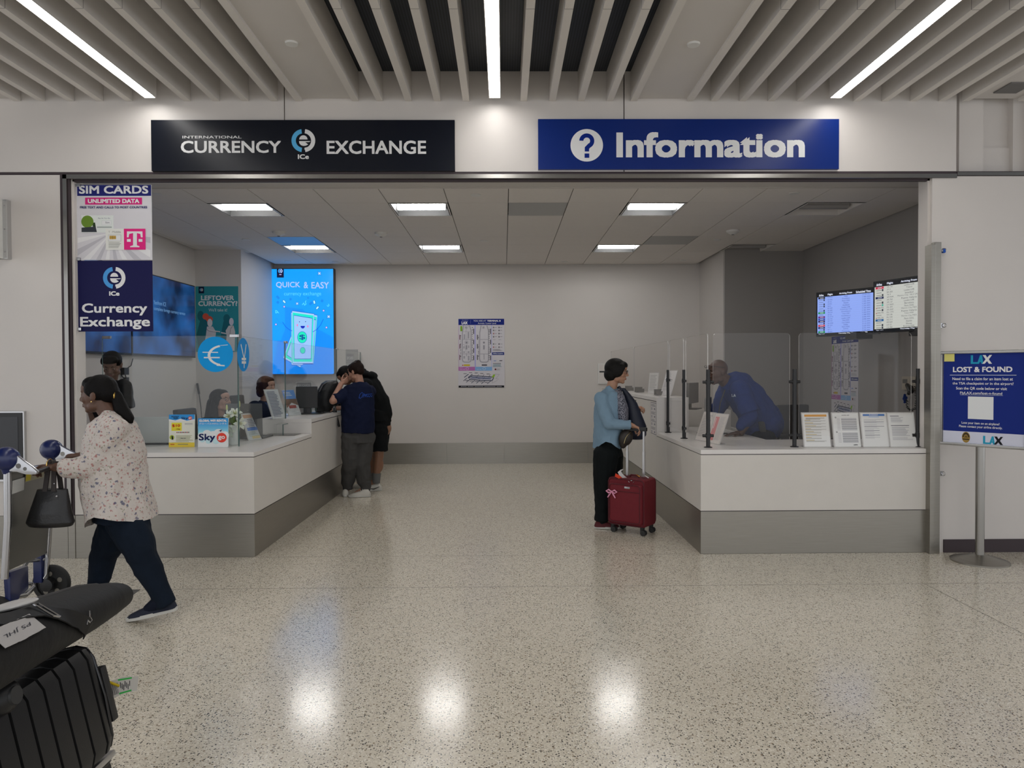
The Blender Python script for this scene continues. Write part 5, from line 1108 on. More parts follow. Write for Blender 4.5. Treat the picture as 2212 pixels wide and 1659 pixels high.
tie = P(0, -.118, -.012); mb.cap(P(0, -.08, .0), tie, .055, .030); mb.cap(tie, QY(262, 885, YM), .032, .044); mb.cap(QY(262, 885, YM), QY(276, 903, YM), .044, .036); mb.cap(QY(276, 903, YM), QY(284, 911, YM), .034, .012)
remesh(mb, 'hair', hairmat((.006, .005, .005)), W1, .005)
m = MB(); m.tube([tie+V((0, sin(a)*.032, cos(a)*.032)) for a in [2*pi*k/14 for k in range(14)]], .006, 8, close=True); m.build('hair_clip', mat('gold', (.7, .45, .12), .25, 1), W1)
m = MB(); m.ell(P(-.082, -.006, -.040), .005); m.build('earring', mat('gold_small', (.7, .5, .2), .25, 1), W1)
# floral shirt
def floral():
    m = bpy.data.materials.new('floral_cloth'); m.use_nodes = True; nt = m.node_tree; b = nt.nodes['Principled BSDF']; L = nt.links.new
    tc = nt.nodes.new('ShaderNodeTexCoord'); n0 = nt.nodes.new('ShaderNodeTexNoise'); n0.inputs['Scale'].default_value = 55; L(tc.outputs['Object'], n0.inputs['Vector'])
    ad = nt.nodes.new('ShaderNodeMixRGB'); ad.inputs[0].default_value = .025; L(tc.outputs['Object'], ad.inputs[1]); L(n0.outputs['Color'], ad.inputs[2])
    cur = None; base = (.56, .51, .47, 1)
    for i, (sc, thr, r, col) in enumerate(((46, .45, .24, (.36, .12, .11, 1)), (38, .66, .24, (.05, .06, .14, 1)), (55, .45, .22, (.26, .26, .18, 1)), (64, .42, .22, (.46, .32, .29, 1)))):
        v = nt.nodes.new('ShaderNodeTexVoronoi'); v.inputs['Scale'].default_value = sc; L(ad.outputs[0], v.inputs['Vector'])
        sp = nt.nodes.new('ShaderNodeSeparateColor'); L(v.outputs['Color'], sp.inputs[0])
        a = nt.nodes.new('ShaderNodeMath'); a.operation = 'GREATER_THAN'; a.inputs[1].default_value = thr; L(sp.outputs[i % 3], a.inputs[0])
        d = nt.nodes.new('ShaderNodeMapRange'); d.inputs[1].default_value = r; d.inputs[2].default_value = r+.10; d.inputs[3].default_value = 1; d.inputs[4].default_value = 0; L(v.outputs['Distance'], d.inputs[0])
        mu = nt.nodes.new('ShaderNodeMath'); mu.operation = 'MULTIPLY'; L(a.outputs[0], mu.inputs[0]); L(d.outputs[0], mu.inputs[1])
        mu2 = nt.nodes.new('ShaderNodeMath'); mu2.operation = 'MULTIPLY'; mu2.inputs[1].default_value = .8; L(mu.outputs[0], mu2.inputs[0])
        x = nt.nodes.new('ShaderNodeMixRGB'); L(mu2.outputs[0], x.inputs[0]); x.inputs[2].default_value = col
        if cur is None: x.inputs[1].default_value = base
        else: L(cur, x.inputs[1])
        cur = x.outputs[0]
    L(cur, b.inputs['Base Color']); b.inputs['Roughness'].default_value = .8
    n = nt.nodes.new('ShaderNodeTexNoise'); n.inputs['Scale'].default_value = 16; n.inputs['Detail'].default_value = 3; L(tc.outputs['Object'], n.inputs['Vector'])
    bp = nt.nodes.new('ShaderNodeBump'); bp.inputs['Strength'].default_value = .6; bp.inputs['Distance'].default_value = .02; L(n.outputs[0], bp.inputs['Height']); L(bp.outputs[0], b.inputs['Normal'])
    return m
fl_ = floral(); mb = MB()
def sec(x0, x1, y, ry, dy=0., tilt=0.):     # torso section between picture columns x0..x1 at row y
    a, b = QY(x0, y, YM+dy), QY(x1, y, YM+dy); c = (a+b)/2; return (c, (b.x-a.x)/2, ry, Matrix.Rotation(tilt, 3, 'Y') if tilt else None)
mb.eloft([sec(228, 258, 889, .055), sec(222, 272, 900, .10), sec(205, 284, 918, .165), sec(192, 297, 945, .195), sec(184, 306, 985, .20), sec(181, 311, 1020, .20), sec(186, 316, 1060, .205), sec(196, 324, 1092, .23), sec(200, 330, 1120, .235), sec(201, 330, 1142, .235)], 40)
mb.ell(QY(238, 925, YN+.06), (.085, .07, .085)); mb.ell(QY(232, 925, YF-.04), (.08, .07, .085))
mb.ell(QY(246, 930, YN+.06), (.08, .085, .078)); mb.cap(QY(240, 932, YN+.03), eN+V((.02, .02, .0)), .078, .070); mb.cap(eN+V((.02, .02, 0)), QY(163, 1010, YN-.03), .068, .060)
mb.eloft([(QY(170, 1010, YN-.03), .057, .060, Matrix.Rotation(R_(-90), 3, 'Y')), (QY(140, 1010, YN-.04), .055, .058, Matrix.Rotation(R_(-92), 3, 'Y'))], 24)
mb.cap(QY(234, 930, YF-.02), eF, .072, .062); mb.cap(eF, QY(196, 992, YF+.06), .058, .050)
sh_ = remesh(mb, 'shirt', fl_, W1, .006, 3)
def hem(o, pts, YM=4.42):       # trim a garment along a hem line given in picture points at the garment's distance
    Q = [(QY(x, y, YM).x, QY(x, y, YM).z) for x, y in pts]; b = bmesh.new(); b.from_mesh(o.data)
    def zh(x):
        if x <= Q[0][0]: return Q[0][1]
        for (xa, za), (xb, zb) in zip(Q, Q[1:]):
            if x <= xb: return za+(zb-za)*(x-xa)/(xb-xa)
        return Q[-1][1]
    bmesh.ops.delete(b, geom=[f for f in b.faces if f.calc_center_median().z < zh(f.calc_center_median().x)], context='FACES')
    for v in b.verts:
        if v.is_boundary: v.co.z = zh(v.co.x)
    b.to_mesh(o.data); b.free()
hem(sh_, [(199, 1132), (206, 1134), (216, 1124), (232, 1109), (250, 1101), (270, 1104), (300, 1112), (320, 1118), (331, 1118)])
dj = mat('dark_denim', (.0045, .0095, .019), .85, spec=.18, noise=.35, nscale=8, bump=.4, bscale=18)
mb = MB(); mb.eloft([sec(222, 312, 1050, .15), sec(214, 314, 1080, .175), sec(210, 314, 1122, .175)], 30)
mb.cap(hipF+V((0, 0, -.04)), kF, .115, .080); mb.cap(hipN+V((0, .03, -.03)), kN, .120, .085)
mb.cap(kF, aF+V((0, 0, .0)), .080, .058); mb.cap(kN, aN+(kN-aN).normalized()*.03, .082, .060)
for a_, k_ in ((aF, kF), (aN, kN)): mb.cyl(a_+(k_-a_).normalized()*.06, a_-(k_-a_).normalized()*.045, .060, .058, 24)
remesh(mb, 'jeans', dj, W1, .007, 3)
for a_ in (aF, aN): m = MB(); m.cap(a_+V((.0, 0, -.01)), a_+V((-.085, 0, -.062)), .052, .030); m.build('sock', mat('navy_sock', (.006, .009, .02), .85, spec=.2), W1)
navy = mat('knit_navy', (.008, .012, .028), .8, bump=.2, bscale=200)
t0, h0 = QZ(292, 1333), QY(381, 1309, YN+.06); t0 = V((t0.x, YN+.05, .004)); h0 = V((h0.x, YN+.06, .062)); shoe('shoe', W1, h0, t0, navy, SOLE, 1.05, h=.115)
t1 = V((aF.x-.15, YF, .002)); shoe('shoe', W1, V((aF.x+.08, YF, .002)), t1, navy, SOLE, 1.05, h=.115)
m = MB(); m.tube([QY(108, 1004, YN-.05)+V((0, cos(a)*.031, sin(a)*.034)) for a in [2*pi*k/16 for k in range(16)]], .0028, 6, close=True); m.build('bracelet', mat('gold2', (.75, .5, .15), .25, 1), W1)

# handbag on her forearm
lea = mat('black_leather', (.010, .010, .011), .38, bump=.15, bscale=90)
HB = empty('handbag', QY(110, 1135, 4.19), 'black leather handbag hanging from the forearm of the walking woman', 'handbag'); yb = 4.20
def secb(x0, x1, y, ry): a, b = QY(x0, y, yb), QY(x1, y, yb); return ((a+b)/2, (b.x-a.x)/2, ry)
mb = MB(); mb.eloft([secb(64, 155, 1137, .055), secb(58, 160, 1128, .075), secb(66, 153, 1105, .075), secb(74, 149, 1080, .06), secb(81, 146, 1056, .035)], 36); remesh(mb, 'pouch', lea, HB, .006, 2)
m = MB(); 
for (x, tx_) in ((97, 106), (116, 117), (133, 124)):
    dy_ = {97: -.035, 116: -.04, 133: .035}[x]; m.hexa([QY(x, 1062, yb+dy_)+V((s_*.013, t*.004, 0)) for s_, t in ((-1, -1), (1, -1), (1, 1), (-1, 1))] + [QY(tx_, 998, yb+.01+(.0 if dy_ < 0 else .05))+V((s_*.013, t*.004, .004)) for s_, t in ((-1, -1), (1, -1), (1, 1), (-1, 1))])
m.build('strap', mat('strap_brown', (.02, .014, .012), .5), HB, 0)
m = MB(); m.tube([QY(106, 1001, yb+.01), QY(110, 996, yb+.02), QY(118, 996, yb+.03), QY(121, 1001, yb+.05)], .008, 8); m.build('strap_loop', mat('strap_brown2', (.02, .014, .012), .5), HB)
m = MB(); m.ell(QY(122, 1072, yb-.062), .006); m.ell(QY(117, 1045, yb-.04), .004); m.build('stud', M_['chrome'], HB)

# ---- generic standing figure helpers for the rest use their own joints ----
def leg(mb, hip, knee, ank, r=(.085, .057, .040)): limb(mb, [hip, knee, ank], r)
# woman with the red suitcase
Y6 = 6.90; yn, yf = Y6-.15, Y6+.15
W2 = empty('person', (QZ(1305, 1141).x, Y6, 0), 'person in a light blue open shirt and dark trousers holding a red suitcase', 'person')
sk2 = skin((.40, .22, .14)); hc = QY(1333, 803, Y6); Rm = Rmat((.93, -.28, -.10)); s2 = 1.0
mb = MB(); nb = QY(1318, 850, Y6+.0); head_parts(mb, hc, Rm, s2, nb, .048)
sN, sF = QY(1302, 862, yn+.03), QY(1328, 862, yf-.03); eN, wN = QY(1316, 915, yn-.06), QY(1362, 918, yn-.08)
eF, wF = QY(1362, 905, yf+.02), QY(1367, 882, yf-.12)
mb.ell(QY(1312, 900, Y6), (.11, .14, .22)); mb.ell(QY(1312, 965, Y6), (.12, .15, .14)); mb.cap(nb, QY(1312, 890, Y6), .055, .09)
limb(mb, [sN, eN, wN], [.045, .038, .026]); limb(mb, [sF, eF, wF], [.045, .036, .026])
hand_parts(mb, wN, (.93, -.05, -.38), (-.3, -.1, -1), 1, 1.0, (.75, .7, .5), .05, (.5, .8))
hand_parts(mb, wF, (.55, -.25, .1), (-.3, .1, -.9), 1, .95, (.7, .8, .6), .05, (.7, .9))
hN, hF = QY(1308, 985, yn+.06), QY(1320, 985, yf-.06); kN, kF = QY(1303, 1065, yn+.04), QY(1320, 1062, yf-.05); aN, aF = QY(1301, 1122, yn+.02), QY(1312, 1115, yf)
leg(mb, hN, kN, aN); leg(mb, hF, kF, aF); mb.cap(aN, aN+V((.10, -.01, -.065)), .030, .018); mb.cap(aF, aF+V((.10, 0, -.065)), .030, .018)
remesh(mb, 'body', sk2, W2, .0055); face_bits(W2, hc, Rm, s2, '16100e', (.32, .13, .11))
P = lambda x, y, z: hc + Rm @ (V((x, y, z))*s2)
mb = MB(); mb.ell(P(0, -.020, .034), (.091, .106, .096), Rm, 28, 18); mb.ell(P(0, -.048, -.030), (.086, .076, .076), Rm, 24, 16); mb.ell(P(0, .046, .066), (.070, .050, .040), Rm)
for q in (-1, 1): mb.ell(P(q*.070, .004, .012), (.022, .066, .066), Rm); mb.ell(P(q*.066, .050, .045), (.018, .034, .036), Rm)
remesh(mb, 'hair', hairmat((.013, .012, .011)), W2, .005, 8)
def glasses(parent, c, Rm, s, r=.021, zz=.006):
    P = lambda x, y, z: V(c) + Rm @ (V((x, y, z))*s); m = MB()
    for q in (-1, 1):
        m.tube([P(q*.031+r*1.1*cos(a), .096, zz+r*.85*sin(a)) for a in [2*pi*k/16 for k in range(16)]], .0016*s, 6, close=True)
        m.tube([P(q*.053, .094, zz+.006), P(q*.074, .06, zz+.010), P(q*.080, .0, zz+.012)], .0016*s, 6)
    m.tube([P(-.009, .098, zz+.004), P(.009, .098, zz+.004)], .0016*s, 6); m.build('glasses', M_['black'], parent)
glasses(W2, hc, Rm, s2)
def secY(x0, x1, y, ry, Y, tilt=0., rot=0.):
    a, b = QY(x0, y, Y), QY(x1, y, Y); Rr = Matrix.Rotation(tilt, 3, 'Y') @ Matrix.Rotation(rot, 3, 'Z'); return ((a+b)/2, (b.x-a.x)/2, ry, Rr)
bs = cloth('chambray', (.19, .29, .38), .85, .7, 13, .10)
mb = MB(); mb.eloft([secY(1306, 1334, 839, .06, Y6), secY(1297, 1340, 848, .13, Y6), secY(1289, 1345, 862, .18, Y6), secY(1285, 1346, 890, .19, Y6), secY(1284, 1344, 925, .185, Y6), secY(1283, 1342, 950, .19, Y6), secY(1281, 1341, 968, .195, Y6), secY(1280, 1342, 982, .195, Y6)], 40)
mb.cap(QY(1300, 862, yn+.02), eN, .066, .058)
mb.cap(eN, QY(1345, 917, yn-.07), .056, .046); mb.cyl(QY(1340, 917, yn-.07), QY(1362, 918, yn-.08), .043, .045, 20)
mb.cap(sF, eF, .060, .050); mb.cap(eF, wF+V((-.01, .02, -.02)), .048, .040)
bsh = remesh(mb, 'shirt', bs, W2, .006, 3); hem(bsh, [(1278, 969), (1286, 966), (1294, 956), (1303, 950), (1314, 953), (1324, 961), (1334, 967), (1344, 968)], 6.9)
m = MB(); c0 = QY(1322, 838, Y6); m.loft([[QY(x, y, Y6+dy) for x, y, dy in ((1308, 836, -.02), (1316, 832, -.075), (1331, 846, -.10), (1335, 858, -.12), (1324, 852, -.13), (1309, 843, -.085))], [QY(x, y, Y6+dy) for x, y, dy in ((1308, 838, -.03), (1316, 834, -.085), (1331, 848, -.11), (1335, 860, -.13), (1324, 854, -.14), (1309, 845, -.095))]]); m.build('collar', bs, W2, .004)
blm = bpy.data.materials.new('patterned_blouse'); blm.use_nodes = True; nt = blm.node_tree; bb = nt.nodes['Principled BSDF']; tc = nt.nodes.new('ShaderNodeTexCoord'); vv = nt.nodes.new('ShaderNodeTexVoronoi'); vv.feature = 'DISTANCE_TO_EDGE'; vv.inputs['Scale'].default_value = 60; nt.links.new(tc.outputs['Object'], vv.inputs['Vector'])
cr = nt.nodes.new('ShaderNodeValToRGB'); cr.color_ramp.elements[0].position = .10; cr.color_ramp.elements[0].color = (.22, .22, .26, 1); cr.color_ramp.elements[1].position = .2; cr.color_ramp.elements[1].color = (.010, .012, .028, 1); nt.links.new(vv.outputs['Distance'], cr.inputs[0]); nt.links.new(cr.outputs[0], bb.inputs['Base Color'])
mb = MB(); mb.eloft([secY(1320, 1341, 842, .055, Y6-.04), secY(1324, 1348, 856, .11, Y6-.06), secY(1326, 1356, 880, .13, Y6-.08), secY(1328, 1356, 905, .13, Y6-.08), secY(1326, 1352, 925, .12, Y6-.07)], 30); remesh(mb, 'blouse', blm, W2, .006, 2)
dt = cloth('dark_trousers', (.006, .009, .010), .85, .4, 12, .3)
mb = MB(); mb.eloft([secY(1287, 1340, 945, .15, Y6), secY(1286, 1344, 985, .16, Y6)], 30)
mb.cap(hN, kN, .12, .085); mb.cap(hF, kF, .12, .085); mb.cap(kN, aN+V((0, 0, .05)), .083, .070); mb.cap(kF, aF+V((0, 0, .05)), .083, .068); mb.cyl(aN+V((0, 0, .06)), aN+V((0, 0, -.01)), .070, .072, 24); mb.cyl(aF+V((0, 0, .06)), aF+V((0, 0, -.01)), .068, .070, 24)
remesh(mb, 'trousers', dt, W2, .007, 3)
for a_ in (aF, aN): m = MB(); m.cap(a_+V((.0, 0, -.02)), a_+V((.07, 0, -.055)), .046, .026); m.build('sock', dt, W2)
rs = mat('red_knit_shoe', (.085, .008, .012), .8, bump=.2, bscale=200)
for (ax, ay) in ((aN.x, aN.y), (aF.x, aF.y)): shoe('shoe', W2, V((ax-.07, ay, .002)), V((ax+.16, ay-.02, .002)), rs, SOLE, 1., rs, h=.09)
nv = mat('navy_nylon', (.006, .010, .026), .55, bump=.25, bscale=20)
SB = empty('shoulder_bag', QY(1375, 945, Y6-.05), 'soft navy shoulder bag slung in front of the woman in the light blue shirt', 'bag'); ybg = Y6-.02
mb = MB(); mb.eloft([secY(1362, 1388, 949, .05, ybg), secY(1354, 1396, 940, .08, ybg), secY(1353, 1396, 920, .085, ybg), secY(1353, 1386, 895, .07, ybg), secY(1352, 1376, 870, .05, ybg), secY(1347, 1362, 852, .03, ybg), secY(1341, 1350, 838, .015, ybg)], 30); remesh(mb, 'pouch', nv, SB, .006, 2)
m = MB(); m.tube([QY(1344, 845, ybg-.02), QY(1338, 836, ybg+.0), QY(1330, 840, yf-.02), QY(1326, 850, yf+.02)], .012, 8); m.build('strap', nv, SB)
WB = empty('waist_bag', QY(1350, 965, Y6-.19), 'dark brown waist pouch with a curved zip on the woman in the light blue shirt', 'bag')
mb = MB(); mb.ell(QY(1352, 945, Y6-.17), (.065, .045, .085), Matrix.Rotation(R_(20), 3, 'Y')); mb.ell(QY(1346, 953, Y6-.16), (.04, .04, .07)); remesh(mb, 'pouch', mat('dark_brown_leather', (.022, .016, .012), .5), WB, .005, 2)
m = MB(); m.tube([QY(1348, 958, Y6-.222), QY(1351, 947, Y6-.228), QY(1356, 939, Y6-.226), QY(1362, 934, Y6-.21)], .0028, 6); m.build('zip', mat('brass', (.5, .4, .2), .3, 1), WB)
PH = MB(); c = QY(1368, 874, yf-.17); PH.box(c-V((.012, .035, .05)), c+V((.0, .035, .05)), Matrix.Rotation(R_(30), 3, 'Y')); single(PH, 'mobile_phone', M_['black'], 'black mobile phone in the raised hand of the woman in light blue', 'phone', bev=.003)

# ---- couple at the left counter: woman in navy tee ----
Y8 = 8.66
W3 = empty('person', (QZ(775, 1068).x, Y8, 0), 'person with a hair bun, navy tee and grey sweatpants at the left counter', 'person')
sk3 = skin((.42, .22, .15)); hc = QY(768, 803, Y8); Rm = Rmat((-.86, .40, -.32)); s3 = .95
mb = MB(); nb = QY(778, 833, Y8); head_parts(mb, hc, Rm, s3, nb, .052)
sL, sR = QY(745, 853, Y8-.05), QY(798, 845, Y8+.05); eL, wL = QY(719, 866, Y8-.15), QY(737, 829, Y8-.02); eR, wR = QY(760, 880, Y8+.25), QY(728, 882, Y8+.22)
mb.ell(QY(774, 885, Y8), (.14, .11, .22)); mb.ell(QY(774, 938, Y8), (.15, .12, .14)); limb(mb, [sL, eL, wL], [.05, .042, .030]); limb(mb, [sR, eR, wR], [.05, .04, .028]); mb.cap(nb, QY(776, 860, Y8), .058, .09)
hand_parts(mb, wL, (.55, .1, .35), (-.3, .5, .2), 1, .95, (.6, .7, .5), .06, (.4, .8)); hand_parts(mb, wR, (-1, 0, -.1), (0, 0, -1), 1, .9, (.2, .2, .2))
hL, hR = QY(760, 945, Y8-.02), QY(792, 945, Y8+.02); kL, kR = QY(757, 1000, Y8-.06), QY(781, 1000, Y8-.02); aL, aR = QY(751, 1052, Y8), QY(790, 1053, Y8-.0)
leg(mb, hL, kL, aL); leg(mb, hR, kR, aR); mb.cap(aL, V((aL.x-.02, aL.y+.1, .035)), .030, .018); mb.cap(aR, V((aR.x-.12, aR.y, .035)), .030, .018)
remesh(mb, 'body', sk3, W3, .006); face_bits(W3, hc, Rm, s3)
P = lambda x, y, z: hc + Rm @ (V((x, y, z))*s3)
mb = MB(); mb.ell(P(0, -.026, .034), (.083, .098, .088), Rm); mb.ell(P(0, .03, .068), (.062, .05, .046), Rm); mb.ell(P(0, -.07, .0), (.070, .05, .06), Rm)
for q in (-1, 1): mb.ell(P(q*.064, -.0, .035), (.018, .05, .04), Rm)
bun = QY(771, 787, Y8-.0); mb.ell(bun, (.048, .05, .052)); mb.ell(bun+V((.02, -.02, .02)), .034); mb.cap(bun, P(0, -.06, .06), .04, .04)
remesh(mb, 'hair', hairmat((.020, .009, .006)), W3, .005)
tn = cloth('navy_tee', (.008, .013, .045), .85, .4, 12, .15)
mb = MB(); mb.eloft([secY(764, 792, 826, .07, Y8), secY(744, 803, 836, .11, Y8), secY(737, 807, 852, .13, Y8), secY(737, 808, 880, .14, Y8), secY(737, 808, 910, .145, Y8), secY(738, 807, 934, .15, Y8, .05)], 36)
mb.cap(sL, sL.lerp(eL, .55), .075, .066); mb.cyl(sL.lerp(eL, .4), sL.lerp(eL, .78), .066, .070, 20); mb.cap(sR, sR.lerp(eR, .6), .075, .065)
tee = remesh(mb, 'tee_shirt', tn, W3, .006, 3)
m = MB(); 
for pts in ([(1225, 665), (1232, 632), (1252, 612), (1264, 622), (1252, 655), (1234, 668), (1228, 652)], [(1262, 658), (1274, 622), (1281, 655), (1290, 628), (1297, 655), (1308, 640), (1316, 655), (1328, 638), (1336, 652), (1344, 640)], [(1262, 638), (1300, 630), (1343, 626)]): ribbon(m, tee, [(480+x/4.148, 700+y/4.148) for x, y in pts], .0065, .001, .0012, 3)
m.build('shirt_print', pm('1c3c84'), W3)
gp_ = cloth('grey_sweatpants', (.062, .060, .058), .9, .5, 9, .12)
mb = MB(); mb.eloft([secY(739, 806, 930, .135, Y8), secY(738, 807, 955, .145, Y8)], 30)
mb.cap(hL, kL, .125, .098); mb.cap(hR+V((-.02, 0, 0)), kR, .120, .104); mb.cap(kL, aL+V((0, 0, .06)), .098, .076); mb.cap(kR, aR+V((-.02, 0, .07)), .104, .074); mb.cyl(aL+V((0, 0, .06)), aL+V((0, 0, -.03)), .066, .052, 24); mb.cyl(aR+V((0, 0, .07)), aR+V((0, 0, -.03)), .066, .052, 24)
remesh(mb, 'sweatpants', gp_, W3, .007, 3)
wsh = mat('white_trainer', (.50, .48, .43), .6); shoe('shoe', W3, V((aL.x-.01, aL.y-.09, .002)), V((aL.x-.05, aL.y+.16, .002)), wsh, SOLE, 1.02, SOLE); shoe('shoe', W3, V((aR.x+.07, aR.y-.08, .002)), V((aR.x-.18, aR.y-.10, .002)), wsh, SOLE, 1.02, SOLE)

# man in black hoodie behind her
Y9 = 9.12
W4 = empty('person', (QZ(810, 1053).x, Y9, 0), 'person in a black hoodie and black shorts bending over the left counter', 'person')
sk4 = skin((.24, .12, .07)); hc = QY(747, 812, Y9-.02); Rm = Rmat((-.62, -.15, -.77), (-.75, 0, .6)); s4 = 1.0
mb = MB(); nb = QY(775, 822, Y9); head_parts(mb, hc, Rm, s4, nb, .056)
sL, sR = QY(790, 832, Y9-.17), QY(790, 830, Y9+.18); eL, eR = QY(765, 880, Y9-.18), QY(760, 875, Y9+.22); wL, wR = QY(735, 868, Y9-.02), QY(730, 872, Y9+.10)
mb.cap(QY(800, 845, Y9), QY(820, 900, Y9), .14, .14); mb.cap(nb, QY(798, 842, Y9), .06, .1); mb.ell(QY(820, 925, Y9), (.15, .16, .12)); limb(mb, [sL, eL, wL], [.055, .045, .03]); limb(mb, [sR, eR, wR], [.055, .045, .03])
hand_parts(mb, wL, (-1, .2, .1), (0, 0, -1), 1, 1., (.3, .3, .3)); hand_parts(mb, wR, (-1, -.2, .1), (0, 0, -1), -1, 1., (.3, .3, .3))
hN, hF = QY(817, 930, Y9-.09), QY(822, 930, Y9+.09); kN, kF = QY(818, 985, Y9-.10), QY(815, 983, Y9+.12); aN, aF = QY(812, 1036, Y9-.10), QY(795, 1035, Y9+.14)
leg(mb, hN, kN, aN, (.09, .062, .042)); leg(mb, hF, kF, aF, (.09, .062, .042)); mb.ell(QY(819, 1003, Y9-.09), (.055, .05, .10)); mb.cap(aN, V((aN.x-.12, aN.y, .04)), .036, .028); mb.cap(aF, V((aF.x-.12, aF.y, .04)), .036, .028)
remesh(mb, 'body', sk4, W4, .006); face_bits(W4, hc, Rm, s4, closed=True)
P = lambda x, y, z: hc + Rm @ (V((x, y, z))*s4)
mb = MB(); mb.ell(P(0, -.022, .034), (.083, .098, .090), Rm); mb.ell(P(0, .03, .068), (.062, .05, .046), Rm); mb.ell(P(0, -.07, .0), (.070, .05, .06), Rm); remesh(mb, 'hair', hairmat((.006, .006, .006)), W4, .006)
bh = cloth('black_fleece', (.007, .008, .009), .9, .4, 9, .2)
mb = MB(); mb.cap(QY(797, 838, Y9), QY(812, 870, Y9), .155, .17); mb.cap(QY(812, 870, Y9), QY(820, 893, Y9), .165, .155); mb.eloft([secY(793, 842, 885, .19, Y9, .15), secY(796, 844, 908, .19, Y9, .12)], 30)
limb(mb, [sL, eL, wL+V((.05, 0, 0))], [.085, .065, .045]); limb(mb, [sR, eR, wR+V((.05, 0, 0))], [.085, .065, .045])
mb.ell(QY(791, 808, Y9), (.055, .11, .05), Matrix.Rotation(R_(35), 3, 'Y')); mb.ell(QY(804, 811, Y9), (.06, .12, .045), Matrix.Rotation(R_(20), 3, 'Y')); mb.ell(QY(787, 800, Y9-.02), (.03, .06, .03)); mb.cap(QY(783, 815, Y9), QY(800, 822, Y9), .075, .09)
remesh(mb, 'hoodie', bh, W4, .007, 3)
mb = MB(); mb.eloft([secY(797, 843, 895, .17, Y9), secY(799, 843, 925, .18, Y9)], 30); mb.cap(hN, hN.lerp(kN, .5), .125, .10); mb.cap(hF, hF.lerp(kF, .5), .125, .10); mb.cyl(hN.lerp(kN, .2), hN.lerp(kN, .80), .115, .112, 24); mb.cyl(hF.lerp(kF, .2), hF.lerp(kF, .80), .115, .112, 24); remesh(mb, 'shorts', bh, W4, .007, 3)
sg = mat('grey_sock', (.13, .13, .125), .9)
for a_, k_ in ((aN, kN), (aF, kF)):
    m = MB(); m.cyl(a_+V((0, 0, -.04)), a_.lerp(k_, .28), .050, .054, 24); m.build('sock', sg, W4)
    shoe('shoe', W4, V((a_.x+.07, a_.y, .002)), V((a_.x-.20, a_.y-.02, .002)), wsh, SOLE, 1.1, SOLE)
m = MB(); a_ = aN; m.tube([V((a_.x-.06, a_.y-.052, .035)), V((a_.x-.02, a_.y-.052, .028)), V((a_.x+.05, a_.y-.048, .055))], [.004, .007, .003], 6); m.build('shoe_stripe', M_['black'], W4)

# backpack on the raised counter
BP = empty('backpack', (QZ(703, 892, .997).x, 8.95, .996), 'black backpack standing on the raised left counter next to the couple', 'backpack'); yk = 8.95
bk = mat('black_nylon', (.008, .009, .010), .5, bump=.3, bscale=20)
mb = MB(); z0 = .998
def bsec(x0, x1, y, ry): a, b = QY(x0, y, yk), QY(x1, y, yk); return ((a+b)/2, (b.x-a.x)/2, ry)
zb_ = QY(700, 884, yk).z
mb.eloft([((QY(704, 880, yk).x, yk, .999), .13, .13), bsec(680, 728, 876, .16), bsec(682, 728, 860, .17), bsec(687, 730, 842, .16), bsec(695, 731, 828, .12), bsec(704, 728, 822, .05)], 32); remesh(mb, 'pack', bk, BP, .007, 2)
m = MB(); m.tube([QY(690, 846, yk-.16), QY(697, 832, yk-.14), QY(706, 826, yk-.10), QY(720, 826, yk-.08)], .006, 6); m.build('piping', mat('grey_piping', (.12, .12, .12), .4), BP)
m = MB(); m.tube([QY(722, 878, yk-.16), QY(724, 890, yk-.2), QY(728, 905, yk-.22), QY(733, 922, yk-.22)], [.02, .022, .018, .012], 8); m.build('strap', bk, BP)
m = MB(); m.tube([QY(722+3*cos(a), 884+5*sin(a), yk-.21) for a in [2*pi*k/12 for k in range(12)]], .003, 6, close=True); m.build('buckle', M_['alu'], BP)

# ---- staff: man leaning over the information counter ----
Y7 = 7.25
W5 = empty('person', (QY(1650, 950, Y7).x+.05, Y7, 0), 'bald person in a royal blue shirt leaning with one hand on the information counter', 'person')
sk5 = skin((.085, .042, .028)); hc = QY(1550, 804, Y7-.05); Rm = Rmat((-.93, -.25, -.18), (-.2, 0, 1)); s5 = 1.06
mb = MB(); nb = QY(1573, 829, Y7-.02); head_parts(mb, hc, Rm, s5, nb, .062)
sN, sF = QY(1600, 842, Y7-.19), QY(1572, 842, Y7+.18); eN, wN = QY(1622, 899, Y7-.24), QY(1600, 936, Y7-.22); eF, wF = QY(1545, 892, Y7+.12), QY(1539, 927, Y7+.10)
mb.cap(QY(1600, 850, Y7), QY(1640, 905, Y7), .15, .15); mb.cap(nb, QY(1592, 842, Y7), .065, .1); mb.ell(QY(1645, 935, Y7), (.16, .17, .14)); limb(mb, [sN, eN, wN], [.06, .05, .032]); limb(mb, [sF, eF, wF], [.06, .05, .032])
wN2 = V((wN.x, wN.y, ZLOW+.045)); hand_parts(mb, V((wN.x-.01, wN.y, ZLOW+.03)), (-1, -.15, -.10), (0, 0, -1), 1, 1.08, (.08, .12, .1), .14, (.2, .2)); mb.cap(wN, V((wN.x-.01, wN.y, ZLOW+.032)), .032, .028)
hand_parts(mb, V((wF.x, wF.y, ZLOW+.035)), (-1, -.1, -.1), (0, 0, -1), -1, 1.05, (.15, .2, .2), .1); mb.cap(wF, V((wF.x, wF.y, ZLOW+.035)), .032, .028)
hN, hF = QY(1648, 950, Y7-.10), QY(1648, 950, Y7+.10); kx = hN.x+.06
for hh, dy in ((hN, -.12), (hF, .12)): leg(mb, hh, V((kx, Y7+dy, .50)), V((kx+.05, Y7+dy, .09)), (.10, .065, .045)); mb.cap(V((kx+.05, Y7+dy, .09)), V((kx-.08, Y7+dy, .04)), .038, .03)
